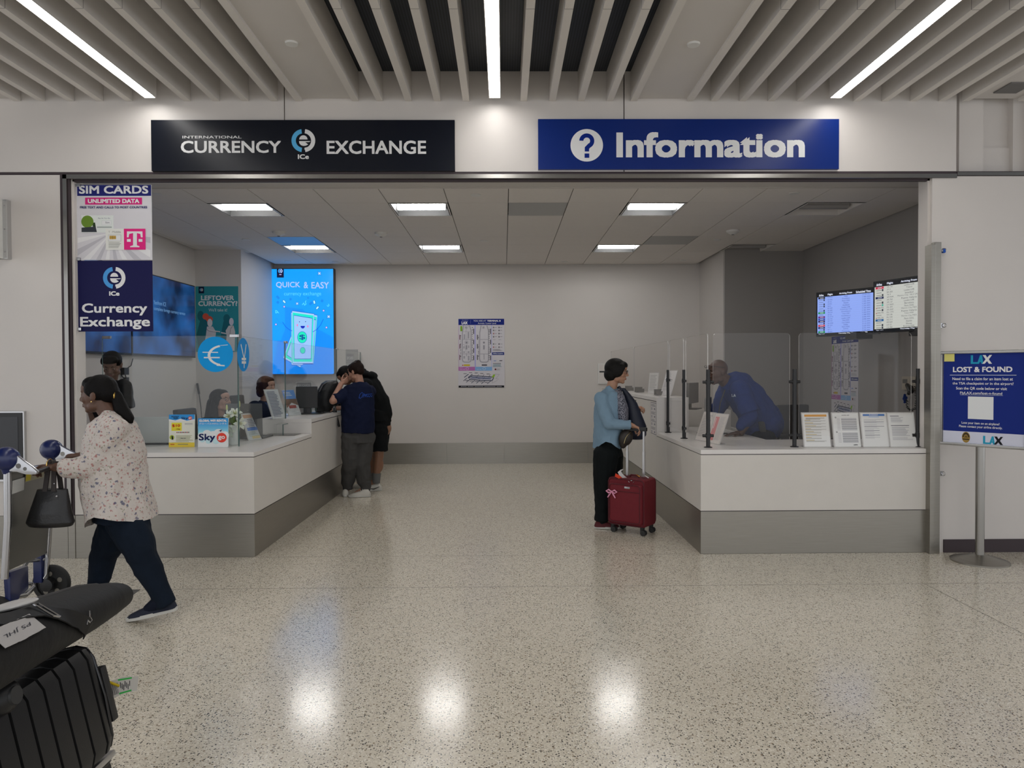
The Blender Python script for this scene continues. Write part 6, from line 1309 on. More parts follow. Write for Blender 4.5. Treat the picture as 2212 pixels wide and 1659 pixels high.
remesh(mb, 'body', sk5, W5, .0055); face_bits(W5, hc, Rm, s5, '0c0807', (.10, .04, .035))
P = lambda x, y, z: hc + Rm @ (V((x, y, z))*s5)
m = MB()
for q in (-1, 1):
    m.tube([P(q*.033+.023*cos(a), .092+.004*sin(a), .070+.014*sin(a)) for a in [2*pi*k/14 for k in range(14)]], .0018, 6, close=True); m.tube([P(q*.056, .088, .070), P(q*.078, .04, .055), P(q*.084, -.03, .035)], .0022, 6)
m.build('glasses', M_['black'], W5)
rb = cloth('royal_blue_cotton', (.010, .030, .150), .85, .4, 10, .12)
mb = MB(); mb.cap(QY(1594, 838, Y7), QY(1618, 866, Y7), .165, .185); mb.cap(QY(1618, 866, Y7), QY(1645, 905, Y7), .185, .185); mb.ell(QY(1655, 915, Y7), (.165, .19, .17)); mb.cap(QY(1575, 830, Y7), QY(1590, 840, Y7), .085, .12)
mb.ell(QY(1641, 935, Y7), (.17, .18, .12)); limb(mb, [sN, eN, V((wN.x+.0, wN.y, ZLOW+.105))], [.098, .072, .052]); limb(mb, [sF, eF, V((wF.x, wF.y, ZLOW+.10))], [.095, .070, .050])
mb.cyl(sN.lerp(eN, .5), sN.lerp(eN, .86), .090, .094, 24)
rbs = remesh(mb, 'shirt', rb, W5, .0065, 3)
m = MB(); m.loft([[QY(x, y, Y7+dy) for x, y, dy in ((1561, 838, -.05), (1573, 843, -.13), (1590, 838, -.17), (1586, 822, -.12), (1574, 820, -.06))], [QY(x, y, Y7+dy-.012) for x, y, dy in ((1561, 838, -.05), (1573, 843, -.13), (1590, 838, -.17), (1586, 822, -.12), (1574, 820, -.06))]]); m.build('collar', rb, W5, .004)
m = MB(); Lp = lambda x, y: onto(rbs, 1260+x/4.424, 700+y/4.424, .003)[0]
for q in ([(1419, 669), (1425, 669), (1427, 688), (1436, 688), (1436, 694), (1421, 694)], [(1436, 694), (1444, 669), (1450, 669), (1461, 694), (1454, 694), (1452, 689), (1445, 689), (1443, 694)]):
    pp = [Lp(*k) for k in q]
    if all(pp): m.face([m.b.verts.new(k) for k in pp])
m.build('shirt_lettering', pm('b4bcd0'), W5, 0)
m = MB(); m.tube([QY(1566, 842, Y7-.16), QY(1556, 870, Y7-.20), QY(1552, 895, Y7-.20)], .006, 6); pa, pb = QY(1546, 895, Y7-.2), QY(1555, 926, Y7-.2); m.build('lanyard', M_['black'], W5)
m = MB(); m.box((pa.x, pa.y-.003, pb.z), (pb.x, pa.y+.001, pa.z)); m.build('badge', pm('a89c94'), W5, 0)
dk = cloth('dark_work_trousers', (.010, .012, .022), .85)
mb = MB()
for hh, dy in ((hN, -.12), (hF, .12)): mb.cap(hh, V((kx, Y7+dy, .50)), .13, .09); mb.cap(V((kx, Y7+dy, .50)), V((kx+.05, Y7+dy, .12)), .088, .075)
remesh(mb, 'trousers', dk, W5, .009, 2)
for dy in (-.12, .12): shoe('shoe', W5, V((kx+.12, Y7+dy, .002)), V((kx-.15, Y7+dy, .002)), M_['black'], M_['black'], 1.1)

# ---- staff: standing man behind the left front glass ----
Ya = 6.95
W6 = empty('person', (QY(240, 900, Ya).x, Ya, 0), 'person in a black tee standing behind the left front glass, looking down', 'person')
sk6 = skin((.22, .125, .09)); hc = QY(242, 789, Ya-.02); Rm = Rmat((.20, -.86, -.50)); s6 = 1.03
mb = MB(); nb = QY(238, 822, Ya+.03); head_parts(mb, hc, Rm, s6, nb, .056)
sL, sR = QY(210, 838, Ya+.03), QY(267, 838, Ya+.0); eL, eR = QY(200, 890, Ya-.02), QY(272, 895, Ya-.02); wL, wR = QY(206, 925, Ya-.16), QY(258, 930, Ya-.18)
mb.ell(QY(240, 880, Ya), (.17, .11, .24)); mb.ell(QY(240, 950, Ya), (.16, .12, .18)); mb.cap(nb, QY(238, 850, Ya), .06, .1); limb(mb, [sL, eL, wL], [.055, .042, .03]); limb(mb, [sR, eR, wR], [.055, .042, .03])
hand_parts(mb, wL, (.3, -.8, -.3), (0, 0, -1), 1, 1., (.3, .3, .3)); hand_parts(mb, wR, (-.3, -.8, -.3), (0, 0, -1), -1, 1., (.3, .3, .3))
for s in (-1, 1): leg(mb, V((nb.x+s*.1, Ya, .88)), V((nb.x+s*.11, Ya, .49)), V((nb.x+s*.11, Ya+.02, .08))); mb.cap(V((nb.x+s*.11, Ya+.02, .07)), V((nb.x+s*.12, Ya-.12, .04)), .036, .03)
remesh(mb, 'body', sk6, W6, .0055); face_bits(W6, hc, Rm, s6, '0e0a08', (.2, .08, .07), closed=False)
P = lambda x, y, z: hc + Rm @ (V((x, y, z))*s6)
mb = MB(); mb.ell(P(0, -.020, .045), (.088, .100, .086), Rm); mb.ell(P(0, .045, .080), (.076, .055, .040), Rm); mb.ell(P(0, -.07, .0), (.074, .05, .06), Rm)
for q in (-1, 1): mb.ell(P(q*.072, .0, .045), (.016, .045, .035), Rm)
remesh(mb, 'hair', hairmat((.010, .008, .007)), W6, .005)
bt = cloth('black_tee', (.020, .020, .022), .85, .35, 10)
mb = MB(); mb.eloft([secY(222, 254, 822, .06, Ya+.02), secY(205, 271, 832, .10, Ya), secY(199, 277, 850, .12, Ya), secY(203, 274, 890, .125, Ya), secY(204, 273, 940, .13, Ya), secY(204, 273, 975, .13, Ya)], 34); mb.cap(sL, sL.lerp(eL, .55), .078, .07); mb.cap(sR, sR.lerp(eR, .55), .078, .07); mb.cyl(sR.lerp(eR, .3), sR.lerp(eR, .75), .072, .080, 20); mb.cyl(sL.lerp(eL, .3), sL.lerp(eL, .75), .072, .080, 20)
remesh(mb, 'tee_shirt', bt, W6, .0065, 3)
mb = MB()
for s in (-1, 1): mb.cap(V((nb.x+s*.09, Ya, .86)), V((nb.x+s*.11, Ya, .49)), .12, .085); mb.cap(V((nb.x+s*.11, Ya, .49)), V((nb.x+s*.11, Ya+.02, .12)), .083, .07)
remesh(mb, 'trousers', dk, W6, .009, 2)
for s in (-1, 1): shoe('shoe', W6, V((nb.x+s*.11, Ya+.09, .002)), V((nb.x+s*.12, Ya-.17, .002)), M_['black'], M_['black'], 1.05)

# ---- two seated staff ----
def seated(label, Yc, hx, hy, f, s, skc, lipc, hairc, topm, torso, sh, extra, gl=False, chair=None):
    hc = QY(hx, hy, Yc); Rm = Rmat(f); W = empty('person', (hc.x-.05, Yc, 0), label, 'person'); sk = skin(skc); P = lambda x, y, z: hc + Rm @ (V((x, y, z))*s)
    nb = V((hc.x-.035, Yc+.02, hc.z-.175)); mb = MB(); head_parts(mb, hc, Rm, s, nb, .05); cx = nb.x-.02; zs = nb.z-.05
    sA, sB = V((cx-.03, Yc-.17, zs)), V((cx-.03, Yc+.18, zs)); eA, eB = V((cx+.05, Yc-.24, zs-.26)), V((cx+.05, Yc+.24, zs-.26)); wA, wB = V((cx+.27, Yc-.16, zs-.28)), V((cx+.27, Yc+.14, zs-.28))
    mb.ell((cx, Yc, zs-.18), (.12, .15, .24)); mb.cap(nb, (cx, Yc, zs-.08), .055, .1); limb(mb, [sA, eA, wA], [.05, .04, .028]); limb(mb, [sB, eB, wB], [.05, .04, .028])
    hand_parts(mb, wA, (1, .1, -.05), (0, 0, -1), -1, .95, (.3, .3, .3)); hand_parts(mb, wB, (1, -.1, -.05), (0, 0, -1), 1, .95, (.3, .3, .3))
    zh = .56
    mb.ell((cx-.01, Yc, zh+.06), (.14, .18, .16))
    for q in (-1, 1): limb(mb, [V((cx, Yc+q*.1, zh+.02)), V((cx+.42, Yc+q*.11, zh+.0)), V((cx+.38, Yc+q*.11, .09))], [.085, .06, .042]); mb.cap(V((cx+.38, Yc+q*.11, .08)), V((cx+.50, Yc+q*.11, .04)), .034, .028)
    remesh(mb, 'body', sk, W, .006); face_bits(W, hc, Rm, s, '140d0a', lipc)
    mb = MB(); extra(mb, P, Rm, hc); remesh(mb, 'hair', hairmat(hairc), W, .0055)
    mb = MB(); mb.eloft([((nb.x, Yc, nb.z+.015), .05, .06), ((cx, Yc, zs+.02), .09, .15), ((cx, Yc, zs-.04), .125, .20), ((cx, Yc, zs-.25), .135, .19), ((cx, Yc, zs-.45), .145, .19), ((cx, Yc, zh-.02), .15, .2)], 34)
    limb(mb, [sA, eA, wA-V((.04, 0, 0))], [.075, .058, .040]); limb(mb, [sB, eB, wB-V((.04, 0, 0))], [.075, .058, .040]); remesh(mb, 'jacket', topm, W, .007, 3)
    mb = MB()
    for q in (-1, 1): mb.cap(V((cx, Yc+q*.1, zh)), V((cx+.42, Yc+q*.11, zh)), .11, .08); mb.cap(V((cx+.42, Yc+q*.11, zh)), V((cx+.38, Yc+q*.11, .14)), .078, .06)
    remesh(mb, 'trousers', dk, W, .010, 2)
    for q in (-1, 1): shoe('shoe', W, V((cx+.31, Yc+q*.11, .002)), V((cx+.56, Yc+q*.11, .002)), M_['black'], M_['black'], 1.)
    if gl: glasses(W, hc, Rm, s, .023)
    return W, hc, P, cx, zs, nb
def longhair(mb, P, Rm, hc):
    mb.ell(P(0, -.026, .036), (.086, .100, .090), Rm); mb.ell(P(0, .028, .072), (.060, .05, .042), Rm)
    for q in (-1, 1): mb.ell(P(q*.074, -.01, .01), (.018, .045, .07), Rm); mb.cap(P(q*.074, -.03, -.02), P(q*.090, -.04, -.17), .032, .045)
    mb.cap(P(0, -.09, -.02), P(0, -.14, -.20), .075, .085); mb.cap(P(.03, -.14, -.18), P(.05, -.17, -.26), .06, .05); mb.cap(P(-.04, -.14, -.18), P(-.06, -.16, -.26), .06, .05)
W7, hc, P, cx, zs, nb = seated('person with long black hair and dark glasses sitting behind the left counter, looking up', 7.30, 478, 866, (.86, -.30, .12), .98, (.40, .22, .16), (.30, .08, .09), (.008, .007, .007), cloth('black_jacket', (.008, .008, .009), .85), None, None, longhair, True)
m = MB(); m.tube([nb+V((.04, -.07, .02)), V((cx+.13, 7.30-.09, zs-.07)), V((cx+.16, 7.30-.04, zs-.2))], .007, 6); m.build('lanyard', pm('2c4a30'), W7)
def bobhair(mb, P, Rm, hc):
    mb.ell(P(0, -.026, .036), (.092, .102, .094), Rm); mb.ell(P(0, .026, .078), (.066, .052, .042), Rm); mb.ell(P(0, -.07, -.02), (.085, .055, .075), Rm)
    for q in (-1, 1): mb.ell(P(q*.078, -.012, .01), (.022, .055, .075), Rm); mb.ell(P(q*.072, -.04, -.06), (.03, .05, .06), Rm)
W8, hc, P, cx, zs, nb = seated('person with reddish brown bobbed hair and navy jacket sitting behind the side glass', 8.35, 577, 836, (.90, -.35, -.05), .98, (.45, .26, .19), (.35, .12, .1), (.045, .016, .008), cloth('navy_jacket', (.010, .016, .040), .8), None, None, bobhair)
m = MB(); m.eloft([((nb.x+.035, 8.35-.03, nb.z+.0), .045, .05), ((cx+.085, 8.35-.03, zs-.06), .05, .07), ((cx+.115, 8.35-.02, zs-.22), .03, .04)], 18); m.build('blouse', mat('blue_blouse', (.02, .05, .14), .6), W8)
office_chair('black office chair of the long haired seated person', (QY(478, 866, 7.30).x-.06, 7.30), R_(90), 1.12, .50, (.010, .010, .011)); office_chair('black office chair of the seated person in navy', (QY(577, 836, 8.35).x-.06, 8.35), R_(90), 1.22, .50, (.012, .012, .013))
# ======================= luggage and trolleys =======================
# red suitcase
p0 = QZ(1332, 1148), QZ(1380, 1156)
ca, sa = cos(R_(-38)), sin(R_(-38)); SC0 = QZ(1366, 1150); SCX = V((SC0.x, SC0.y+.02, 0)); Rs = Matrix.Rotation(R_(-38), 3, 'Z')
RSC = empty('suitcase', SCX, 'red soft sided cabin suitcase with its long handle pulled out', 'suitcase')
def T(x, y, z): return SCX + Rs @ V((x, y, z))
redm = mat('red_fabric', (.155, .006, .014), .75, noise=.1, nscale=30, bump=.12, bscale=300); redt = mat('red_trim', (.085, .004, .010), .6)
w_, d_, z0, z1 = .185, .115, .075, .505
m = MB(); m.hexa([T(x, y, z) for z in (z0, z1) for x, y in ((-w_, -d_), (w_, -d_), (w_, d_), (-w_, d_))]); m.build('shell', redm, RSC, .03, True, 3)
m = MB(); m.hexa([T(x, y, z) for z in (z0+.03, z1-.045) for x, y in ((-w_+.025, -d_-.028), (w_-.025, -d_-.028), (w_-.01, -d_+.01), (-w_+.01, -d_+.01))]); m.build('front_pocket', redm, RSC, .022, True, 3)
m = MB()
def rr(y, i, zA, zB, r): 
    pts = []
    for cx, cz, a0 in ((w_-i-r, zB-r, 0), (-w_+i+r, zB-r, 90), (-w_+i+r, zA+r, 180), (w_-i-r, zA+r, 270)):
        for k in range(5): a = R_(a0+k*22.5); pts.append(T(cx+r*cos(a), y, cz+r*sin(a)))
    return pts
m.tube(rr(-d_-.001, .006, z0+.006, z1-.006, .035), .006, 6, close=True); m.tube(rr(d_+.001, .006, z0+.006, z1-.006, .035), .006, 6, close=True); m.tube(rr(-d_-.030, .032, z0+.036, z1-.052, .03), .0045, 6, close=True)
m.tube([T(-w_+.03, -d_-.0295, z1-.115), T(w_-.03, -d_-.0295, z1-.115)], .0035, 6); m.build('piping', redt, RSC)
m = MB(); m.hexa([T(x, y, z) for z in (z1-.085, z1-.068) for x, y in ((.0, -d_-.0315), (.055, -d_-.0315), (.055, -d_-.028), (.0, -d_-.028))]); m.build('name_plate', M_['chrome'], RSC, .001)
m = MB(); m.ell(T(.06, -d_-.006, z1-.012), (.012, .008, .006)); m.tube([T(.03, -d_-.012, z1-.018), T(.045, -d_-.016, z1-.028)], .003, 6); m.tube([T(.09, -d_-.012, z1-.018), T(.08, -d_-.016, z1-.030)], .003, 6); m.build('zip_pull', M_['chrome'], RSC)
for sx in (-1, 1):
    m = MB(); m.hexa([T(sx*.085+x, y+.07, z) for z in (z1-.01, .735) for x, y in ((-.011, -.008), (.011, -.008), (.011, .008), (-.011, .008))]); m.hexa([T(sx*.085+x, y+.07, z) for z in (.72, .93) for x, y in ((-.0085, -.006), (.0085, -.006), (.0085, .006), (-.0085, .006))])
    m.use(M_['alu']); m.build('handle_pole', None, RSC, .001, False)
m = MB(); m.hexa([T(x, .07+y, z) for z in (.925, .962) for x, y in ((-.115, -.016), (.115, -.016), (.115, .018), (-.115, .018))]); m.build('pull_handle', M_['black'], RSC, .010)
m = MB(); m.tube([T(-.02, 0, z1-.002), T(-.01, 0, z1+.02), T(.06, 0, z1+.022), T(.075, 0, z1-.002)], .009, 8); m.build('top_handle', redt, RSC)
for sx in (-1, 1):
    for sy in (-1, 1):
        c = T(sx*(w_-.035), sy*(d_-.03), 0); m = MB(); m.cyl(c+V((0, 0, .075)), c+V((0, 0, .045)), .022, .018); m.box(c-V((.020, .012, -.030)), c+V((.012, .012, .060)))
        h = m.build('caster', M_['black'], RSC, .003); m = MB()
        for q in (-.014, .014): m.cyl(c+Rs @ V((.012, q-.008, .0255)), c+Rs @ V((.012, q+.008, .0255)), .025, .025, 24)
        m.build('wheel', mat('wheel_rubber', (.02, .02, .02), .6), h, .003)
m = MB(); pk = pm('c888a0'); c = T(-.125, -d_-.038, z1-.125)
for a in (-1, 1): m.tube([c, c+Rs @ V((a*.03, -.004, .016)), c+Rs @ V((a*.055, -.004, .002)), c+Rs @ V((a*.03, -.004, -.012)), c], [.003, .008, .007, .008, .003], 6); m.tube([c, c+Rs @ V((a*.022, -.004, -.03)), c+Rs @ V((a*.04, -.004, -.055))], [.004, .007, .005], 6)
m.ell(c, .009); m.build('ribbon_bow', pk, RSC)
def strip(m, pts, wv, th=.001):     # paper strip through points
    wv = V(wv); pts = [V(p) for p in pts]; m.loft([[p-wv, p+wv, p+wv+V((0, 0, th)), p-wv+V((0, 0, th))] for p in pts])
tg = empty('luggage_tag', T(-.06, 0, z1), 'curled white and orange baggage tag looped on the handle of the red suitcase', 'baggage tag')
m = MB(); strip(m, [QY(1359, 1034, SCX.y-.02), QY(1350, 1033, SCX.y-.04), QY(1341, 1025, SCX.y-.05), QY(1338, 1019, SCX.y-.05), QY(1344, 1014, SCX.y-.05)], (.016, .004, .004)); m.build('strip', pm('b4b2b2'), tg, 0)
m = MB(); strip(m, [QY(1350, 1034, SCX.y-.02), QY(1340, 1032, SCX.y-.05), QY(1329, 1026, SCX.y-.07)], (.003, .004, .014)); m.build('orange_strip', pm('c8402a'), tg, 0)
tg = empty('luggage_tag', T(.04, 0, z1), 'yellow and white luggage label on top of the red suitcase', 'baggage tag')
m = MB(); strip(m, [T(.02, .02, z1+.012), T(.05, .0, z1+.028), T(.09, -.02, z1+.012)], (.006, .012, 0)); m.build('yellow_label', pm('c89030'), tg, 0)
m = MB(); strip(m, [T(.08, .03, z1+.008), T(.12, .02, z1+.022), T(.17, .0, z1+.006)], (.006, .012, 0)); m.build('white_label', pm('b8b8b8'), tg, 0)

# luggage trolley pushed by the walking woman
YA, YB_ = 4.02, 4.68
TR = empty('luggage_trolley', QZ(60, 1290), 'steel luggage trolley with two blue handle balls, pushed by the person in the floral shirt', 'luggage trolley')
tops = []
for Yt, (bx, by), (px, py), (fx, fy), (lx, ly), br in ((YA, (14, 991), (16, 1010), (10, 1250), (81, 1020), .072), (YB_, (111, 971), (108, 992), (98, 1262), (176, 988), .070)):
    c = QY(bx, by, Yt); m = MB(); m.ell(c, (br, .055, br*.92)); m.cyl(c-V((0, 0, br*.8)), c-V((0, 0, br*1.15)), .028, .020, 16); m.build('handle_ball', M_['bluepl'], TR)
    q = QY(px, py, Yt); f = QY(fx, fy, Yt); m = MB(); m.tube([q, q.lerp(f, .5)+V((.01, 0, 0)), f], .019, 14); m.build('upright', M_['chrome'], TR)
    l = QY(lx, ly, Yt-.01); d = (l-c).normalized(); n = V((-d.z, 0, d.x))
    def P(a, b, e): return c+d*a+n*b+V((0, e, 0))
    L = (l-c).length; prof = [(.045, .045), (.10, .030), (.16, .018), (L-.02, .014), (L+.002, .006), (L+.004, -.010), (L-.02, -.022), (.14, -.034), (.09, -.040), (.045, -.055)]
    m = MB(); m.prism([P(a, b, -.012) for a, b in prof], (0, .024, 0)); lv = m.build('lever', M_['chrome'], TR, .005)
    m = MB()
    for a, r in ((.085, .014), (.125, .010)): m.cyl(P(a, -.006, -.0135), P(a, -.006, .0135), r, r, 18)
    m.build('lever_hole', pm('8f8d88') if Yt == YB_ else M_['grid'], lv); tops.append(P(L-.012, -.006, 0))
m = MB(); m.tube([tops[0]+V((0, .012, 0)), tops[1]-V((0, .012, 0))], .012, 12); m.build('push_bar', M_['black'], TR)
# steel back panel between the uprights
a, b, c, d = QY(20, 1018, YA+.02), QY(118, 1003, YB_-.02), QY(100, 1196, YB_-.02), QY(20, 1232, YA+.02)
m = MB(); m.hexa([V(p)+V((o, 0, 0)) for o in (0, .0)for p in ()] or [d, c, c+V((-.012, 0, 0)), d+V((-.012, 0, 0)), a, b, b+V((-.012, 0, 0)), a+V((-.012, 0, 0))]); m.build('back_panel', mat('panel_steel', (.20, .195, .18), .42, .75, noise=.12, nscale=4), TR, .004)
m = MB(); m.tube([a+V((.004, 0, 0)), b+V((.004, 0, 0))], .012, 10); m.build('panel_rim', M_['chrome'], TR)
def onp(u, v): t = a.lerp(b, u); s = d.lerp(c, u); return t.lerp(s, v)+V((.009, 0, 0))
m = MB(); m.face([m.b.verts.new(onp(*k)) for k in ((.03, .10), (.28, .085), (.27, .215), (.02, .235))]); m.build('instruction_label', pm('a8a8a4'), TR, 0)
m = MB(); m.face([m.b.verts.new(onp(*k)) for k in ((.30, .045), (.72, .03), (.71, .12), (.29, .14))]); m.build('warning_label', pm('8f8a74'), TR, 0)
m = MB(); m.face([m.b.verts.new(onp(*k)+V((.001, 0, 0))) for k in ((.31, .055), (.42, .050), (.41, .125), (.30, .13))]); m.build('warning_symbol', pm('b0a020'), TR, 0)
# lower blue frame, tubes and wheels
ba, bb = QY(18, 1236, YA+.03), QY(58, 1222, YA+.33)
m = MB(); m.hexa([ba+V((-.02, 0, -.20)), bb+V((-.02, 0, -.14)), bb+V((.01, 0, -.14)), ba+V((.01, 0, -.20)), ba+V((-.03, 0, 0)), bb+V((-.03, 0, 0)), bb+V((.01, 0, 0)), ba+V((.01, 0, 0))]); m.build('lower_frame', M_['bluepl'], TR, .01)
m = MB(); m.tube([QY(20, 1292, YA+.1), QY(55, 1286, YA+.25), QY(72, 1270, YA+.4), QY(70, 1262, YA+.5), QY(20, 1262, YA+.35)], .014, 10); m.tube([QY(98, 1208, YB_), QY(60, 1212, YB_-.1), QY(42, 1240, YB_-.2)], .012, 10); m.build('tube_frame', M_['chrome'], TR)
for Yt, cx, cy, px, py in ((YB_, 112, 1270, 92, 1278), (YA, -8, 1318, 18, 1300)):
    wc = QY(cx, cy, Yt+.03); wc.z = .118; m = MB(); m.lathe(wc-V((0, .022, 0)), [(.0005, 0), (.040, .0), (.042, .012), (.085, .012), (.088, .0), (.112, .0), (.118, .01), (.118, .034), (.112, .044), (.0005, .044)], 40, (0, 1, 0)); wh = m.build('wheel', mat('tyre', (.018, .018, .018), .6), TR)
    m = MB(); m.cyl(wc-V((0, .06, 0)), wc-V((0, .0225, 0)), .040, .040, 24); m.build('hub', M_['black'], wh, .003)
    m = MB()
    for k in range(5): a_ = k*2*pi/5+.4; q = wc+V((.063*cos(a_), -.0115, .063*sin(a_))); m.ell(q, (.016, .003, .016))
    m.build('spoke_hole', pm('77736a'), wh)
    fk = wc+V((-.04, -.05, 0)); m = MB(); m.hexa([fk+V((x, y, z)) for z in (.02, .20) for x, y in ((-.035, -.02), (.02, -.02), (.02, .03), (-.035, .03))]); m.build('fork', M_['bluepl'], TR, .008)
    m = MB(); m.tube([fk+V((.02, -.02, .21)), fk+V((.05, -.02, .21)), fk+V((.06, -.02, .17)), fk+V((.055, -.02, .08)), fk+V((.035, -.02, .05))], .006, 8); m.build('brake_rod', M_['chrome'], TR)
m = MB(); m.hexa([V((x, y, z)) for z in (.10, .115) for x, y in ((QY(0, 1300, YA).x-.9, YA+.05), (QY(-60, 1300, YA).x, YA+.05), (QY(-60, 1300, YB_).x, YB_-.05), (QY(90, 1300, YB_).x-.95, YB_-.05))]); m.build('platform', M_['chrome'], TR, .004)

# foreground trolley with a ribbed suitcase and a padded bag
FC = V((-1.45, 1.95, 0)); blk = mat('ribbed_polycarbonate', (.010, .010, .0105), .42, spec=.35, bump=.06, bscale=500)
SU = empty('suitcase', (-1.40, 1.92, .24), 'large black ribbed hard shell suitcase lying on the trolley in the near left corner', 'suitcase')
# frame of the case: u along its length, v up its side, w thickness (away)
A0, A1 = QY(210, 1376, 2.22), QY(30, 1492, 1.847)      # top edge of the ribbed side
U = (A0-A1); U.z = 0; U.normalize(); Lc = .61; tilt = R_(13); Wn = V((U.y, -U.x, 0)); Wn = Wn if Wn.x > 0 else -Wn   # outward, towards +x
Vd = V((0, 0, -1))*cos(tilt)+Wn*sin(tilt); Nn = Wn*cos(tilt)+V((0, 0, 1))*sin(tilt); top = V((A0.x, A0.y, A0.z))
def K(u, v, w): return top + U*(u) + Vd*v - Nn*w        # u from far top end (0) to -Lc
Hc, Tc = .345, .29
secs = []
def outline(u, g=0.):
    c = .045; r = []
    f = 1.0; e = .0
    pts = [(c, 0), (Hc-c, 0), (Hc-c*.3, c*.3), (Hc, c), (Hc, Tc-c), (Hc-c, Tc), (c, Tc), (0, Tc-c), (0, c), (c*.3, c*.3)]
    k = e_(u); out = []
    for v, w in pts:
        v2 = Hc/2+(v-Hc/2)*(1-k/Hc*2)-0; w2 = Tc/2+(w-Tc/2)*(1-k/Tc*2); v2 += g*(1 if v < Hc/2 else -1)*(1 if v in (0, Hc) or abs(v-Hc/2) > Hc/2-.03 else 0); w2 += g*(1 if w < Tc/2 else -1)
        out.append(K(u, v2, w2))
    return out
def e_(u):
    t = min(-u+.0, Lc+u); return 0 if t > .06 else .06*(1-math.sqrt(max(0, 1-((.06-t)/.06)**2)))*.9
us = [0, -.004, -.012, -.025, -.045, -.06]; ribs = [-.070-.067*k for k in range(8)]
allu = [(u, 0) for u in us]
for r_ in ribs: allu += [(r_+.0050, 0), (r_+.0038, .007), (r_-.0038, .007), (r_-.0050, 0)]
allu += [(-Lc-u, 0) for u in us[::-1]]
m = MB(); m.loft([outline(u, g) for u, g in allu]); m.build('shell', blk, SU, 0, True, angle=32)
m = MB(); m.hexa([K(u, v, w) for w in (.085, -.000) for u, v in ((.010, .09), (.010, .26), (-.02, .26), (-.02, .09))]); m.build('handle_recess', M_['black'], SU, .006)
m = MB(); m.tube([K(.004, .10, .02), K(.016, .12, .02), K(.018, .175, .02), K(.016, .23, .02), K(.004, .25, .02)], .010, 10); m.build('side_handle', blk, SU)
m = MB(); m.tube([outline(-.030)[i] for i in (7, 8, 9, 0)] + [K(-.03, Hc*.5, -.0)] + [outline(-.030)[i] for i in (1, 2, 3)], .004, 6); m.build('frame_seam', M_['blackgloss'], SU)
for u in (-.60,):
    c = QY(6, 1508, 1.80); m = MB(); m.ell(c, (.034, .05, .042)); h = m.build('wheel_housing', blk, SU); m = MB(); m.cyl(c+Nn*.022, c+Nn*.036, .024, .022, 24); m.build('wheel', mat('wheel_rubber2', (.03, .03, .03), .5), h)
# baggage tag from its handle
BT = empty('luggage_tag', K(.02, .22, .0), 'white baggage tag with green edges sticking out from the ribbed suitcase', 'baggage tag'); yt = 2.28
a, b, c, d = QY(236, 1472, yt), QY(299, 1461, yt+.05), QY(296, 1492, yt+.05), QY(242, 1510, yt)
m = MB(); q = [a.lerp(b, .0), a.lerp(b, .5)+V((0, 0, .006)), b, c, d.lerp(c, .5)+V((0, 0, .006)), d]; m.prism(q, (0, .001, 0)); m.build('paper', pm('9d9a94'), BT, 0)
def tq(u, v): return a.lerp(b, u).lerp(d.lerp(c, u), v)+V((0, -.0012, .006*(1-abs(2*u-1))))
m = MB(); m.use(pm('2c8a3c'))
for v0, v1 in ((.02, .12), (.84, .94)): m.face([m.b.verts.new(tq(*k)) for k in ((.3, v0), (.78, v0), (.78, v1), (.3, v1))])
m.use(pm('2a2a30'))
for k in range(8): x = .03+k*.032; m.face([m.b.verts.new(tq(*q)) for q in ((x, .2), (x+.012+.006*(k % 2), .2), (x+.012+.006*(k % 2), .85), (x, .85))])
for k in range(7): x = .36+k*.055; y = .25+.1*(k % 3); m.face([m.b.verts.new(tq(*q)) for q in ((x, y), (x+.03, y), (x+.03, y+.35), (x, y+.35))])
m.build('print', None, BT, 0, False)
m = MB(); m.tube([K(.02, .15, .01), QY(240, 1475, yt-.01), QY(258, 1482, yt-.005)], .004, 6); m.build('yellow_tie', pm('a08a18'), BT)
# trolley rail under it
FT = empty('luggage_trolley', (-1.36, 1.9, 0), 'chrome rail and black wheel of the luggage trolley in the near left corner', 'luggage trolley')
zR = .17
pr_ = [QZ(120, 1690, .20), QZ(160, 1655, .20), QZ(192, 1627, .20), QZ(203, 1630, .20), QZ(203, 1640, .19), QZ(175, 1675, .18), QZ(140, 1720, .18)]
m = MB(); m.tube(pr_, .016, 12); m.build('rail', M_['chrome'], FT); m = MB(); c = QZ(205, 1662, .085); m.ell((c.x-.03, c.y+.05, .085), (.055, .05, .03)); m.cyl((c.x-.03, c.y+.03, .05), (c.x-.03, c.y+.07, .05), .05, .05, 24); m.build('wheel', M_['black'], FT)
m = MB(); pc = K(-Lc/2, Hc, Tc/2); m.hexa([K(u, v, w) for w in (0.03, Tc-.02) for u, v in ((.0, Hc+.004), (.0, Hc+.022), (-Lc, Hc+.022), (-Lc, Hc+.004))]); m.build('platform', M_['alu'], FT, .004)
for u in (-.08, -Lc+.08):
    for w in (.05, Tc-.05): m = MB(); q = K(u, Hc+.02, w); m.cyl(q, (q.x, q.y, .04), .014); m.ell((q.x, q.y, .045), (.04, .04, .045)); m.build('caster', M_['black'], FT)
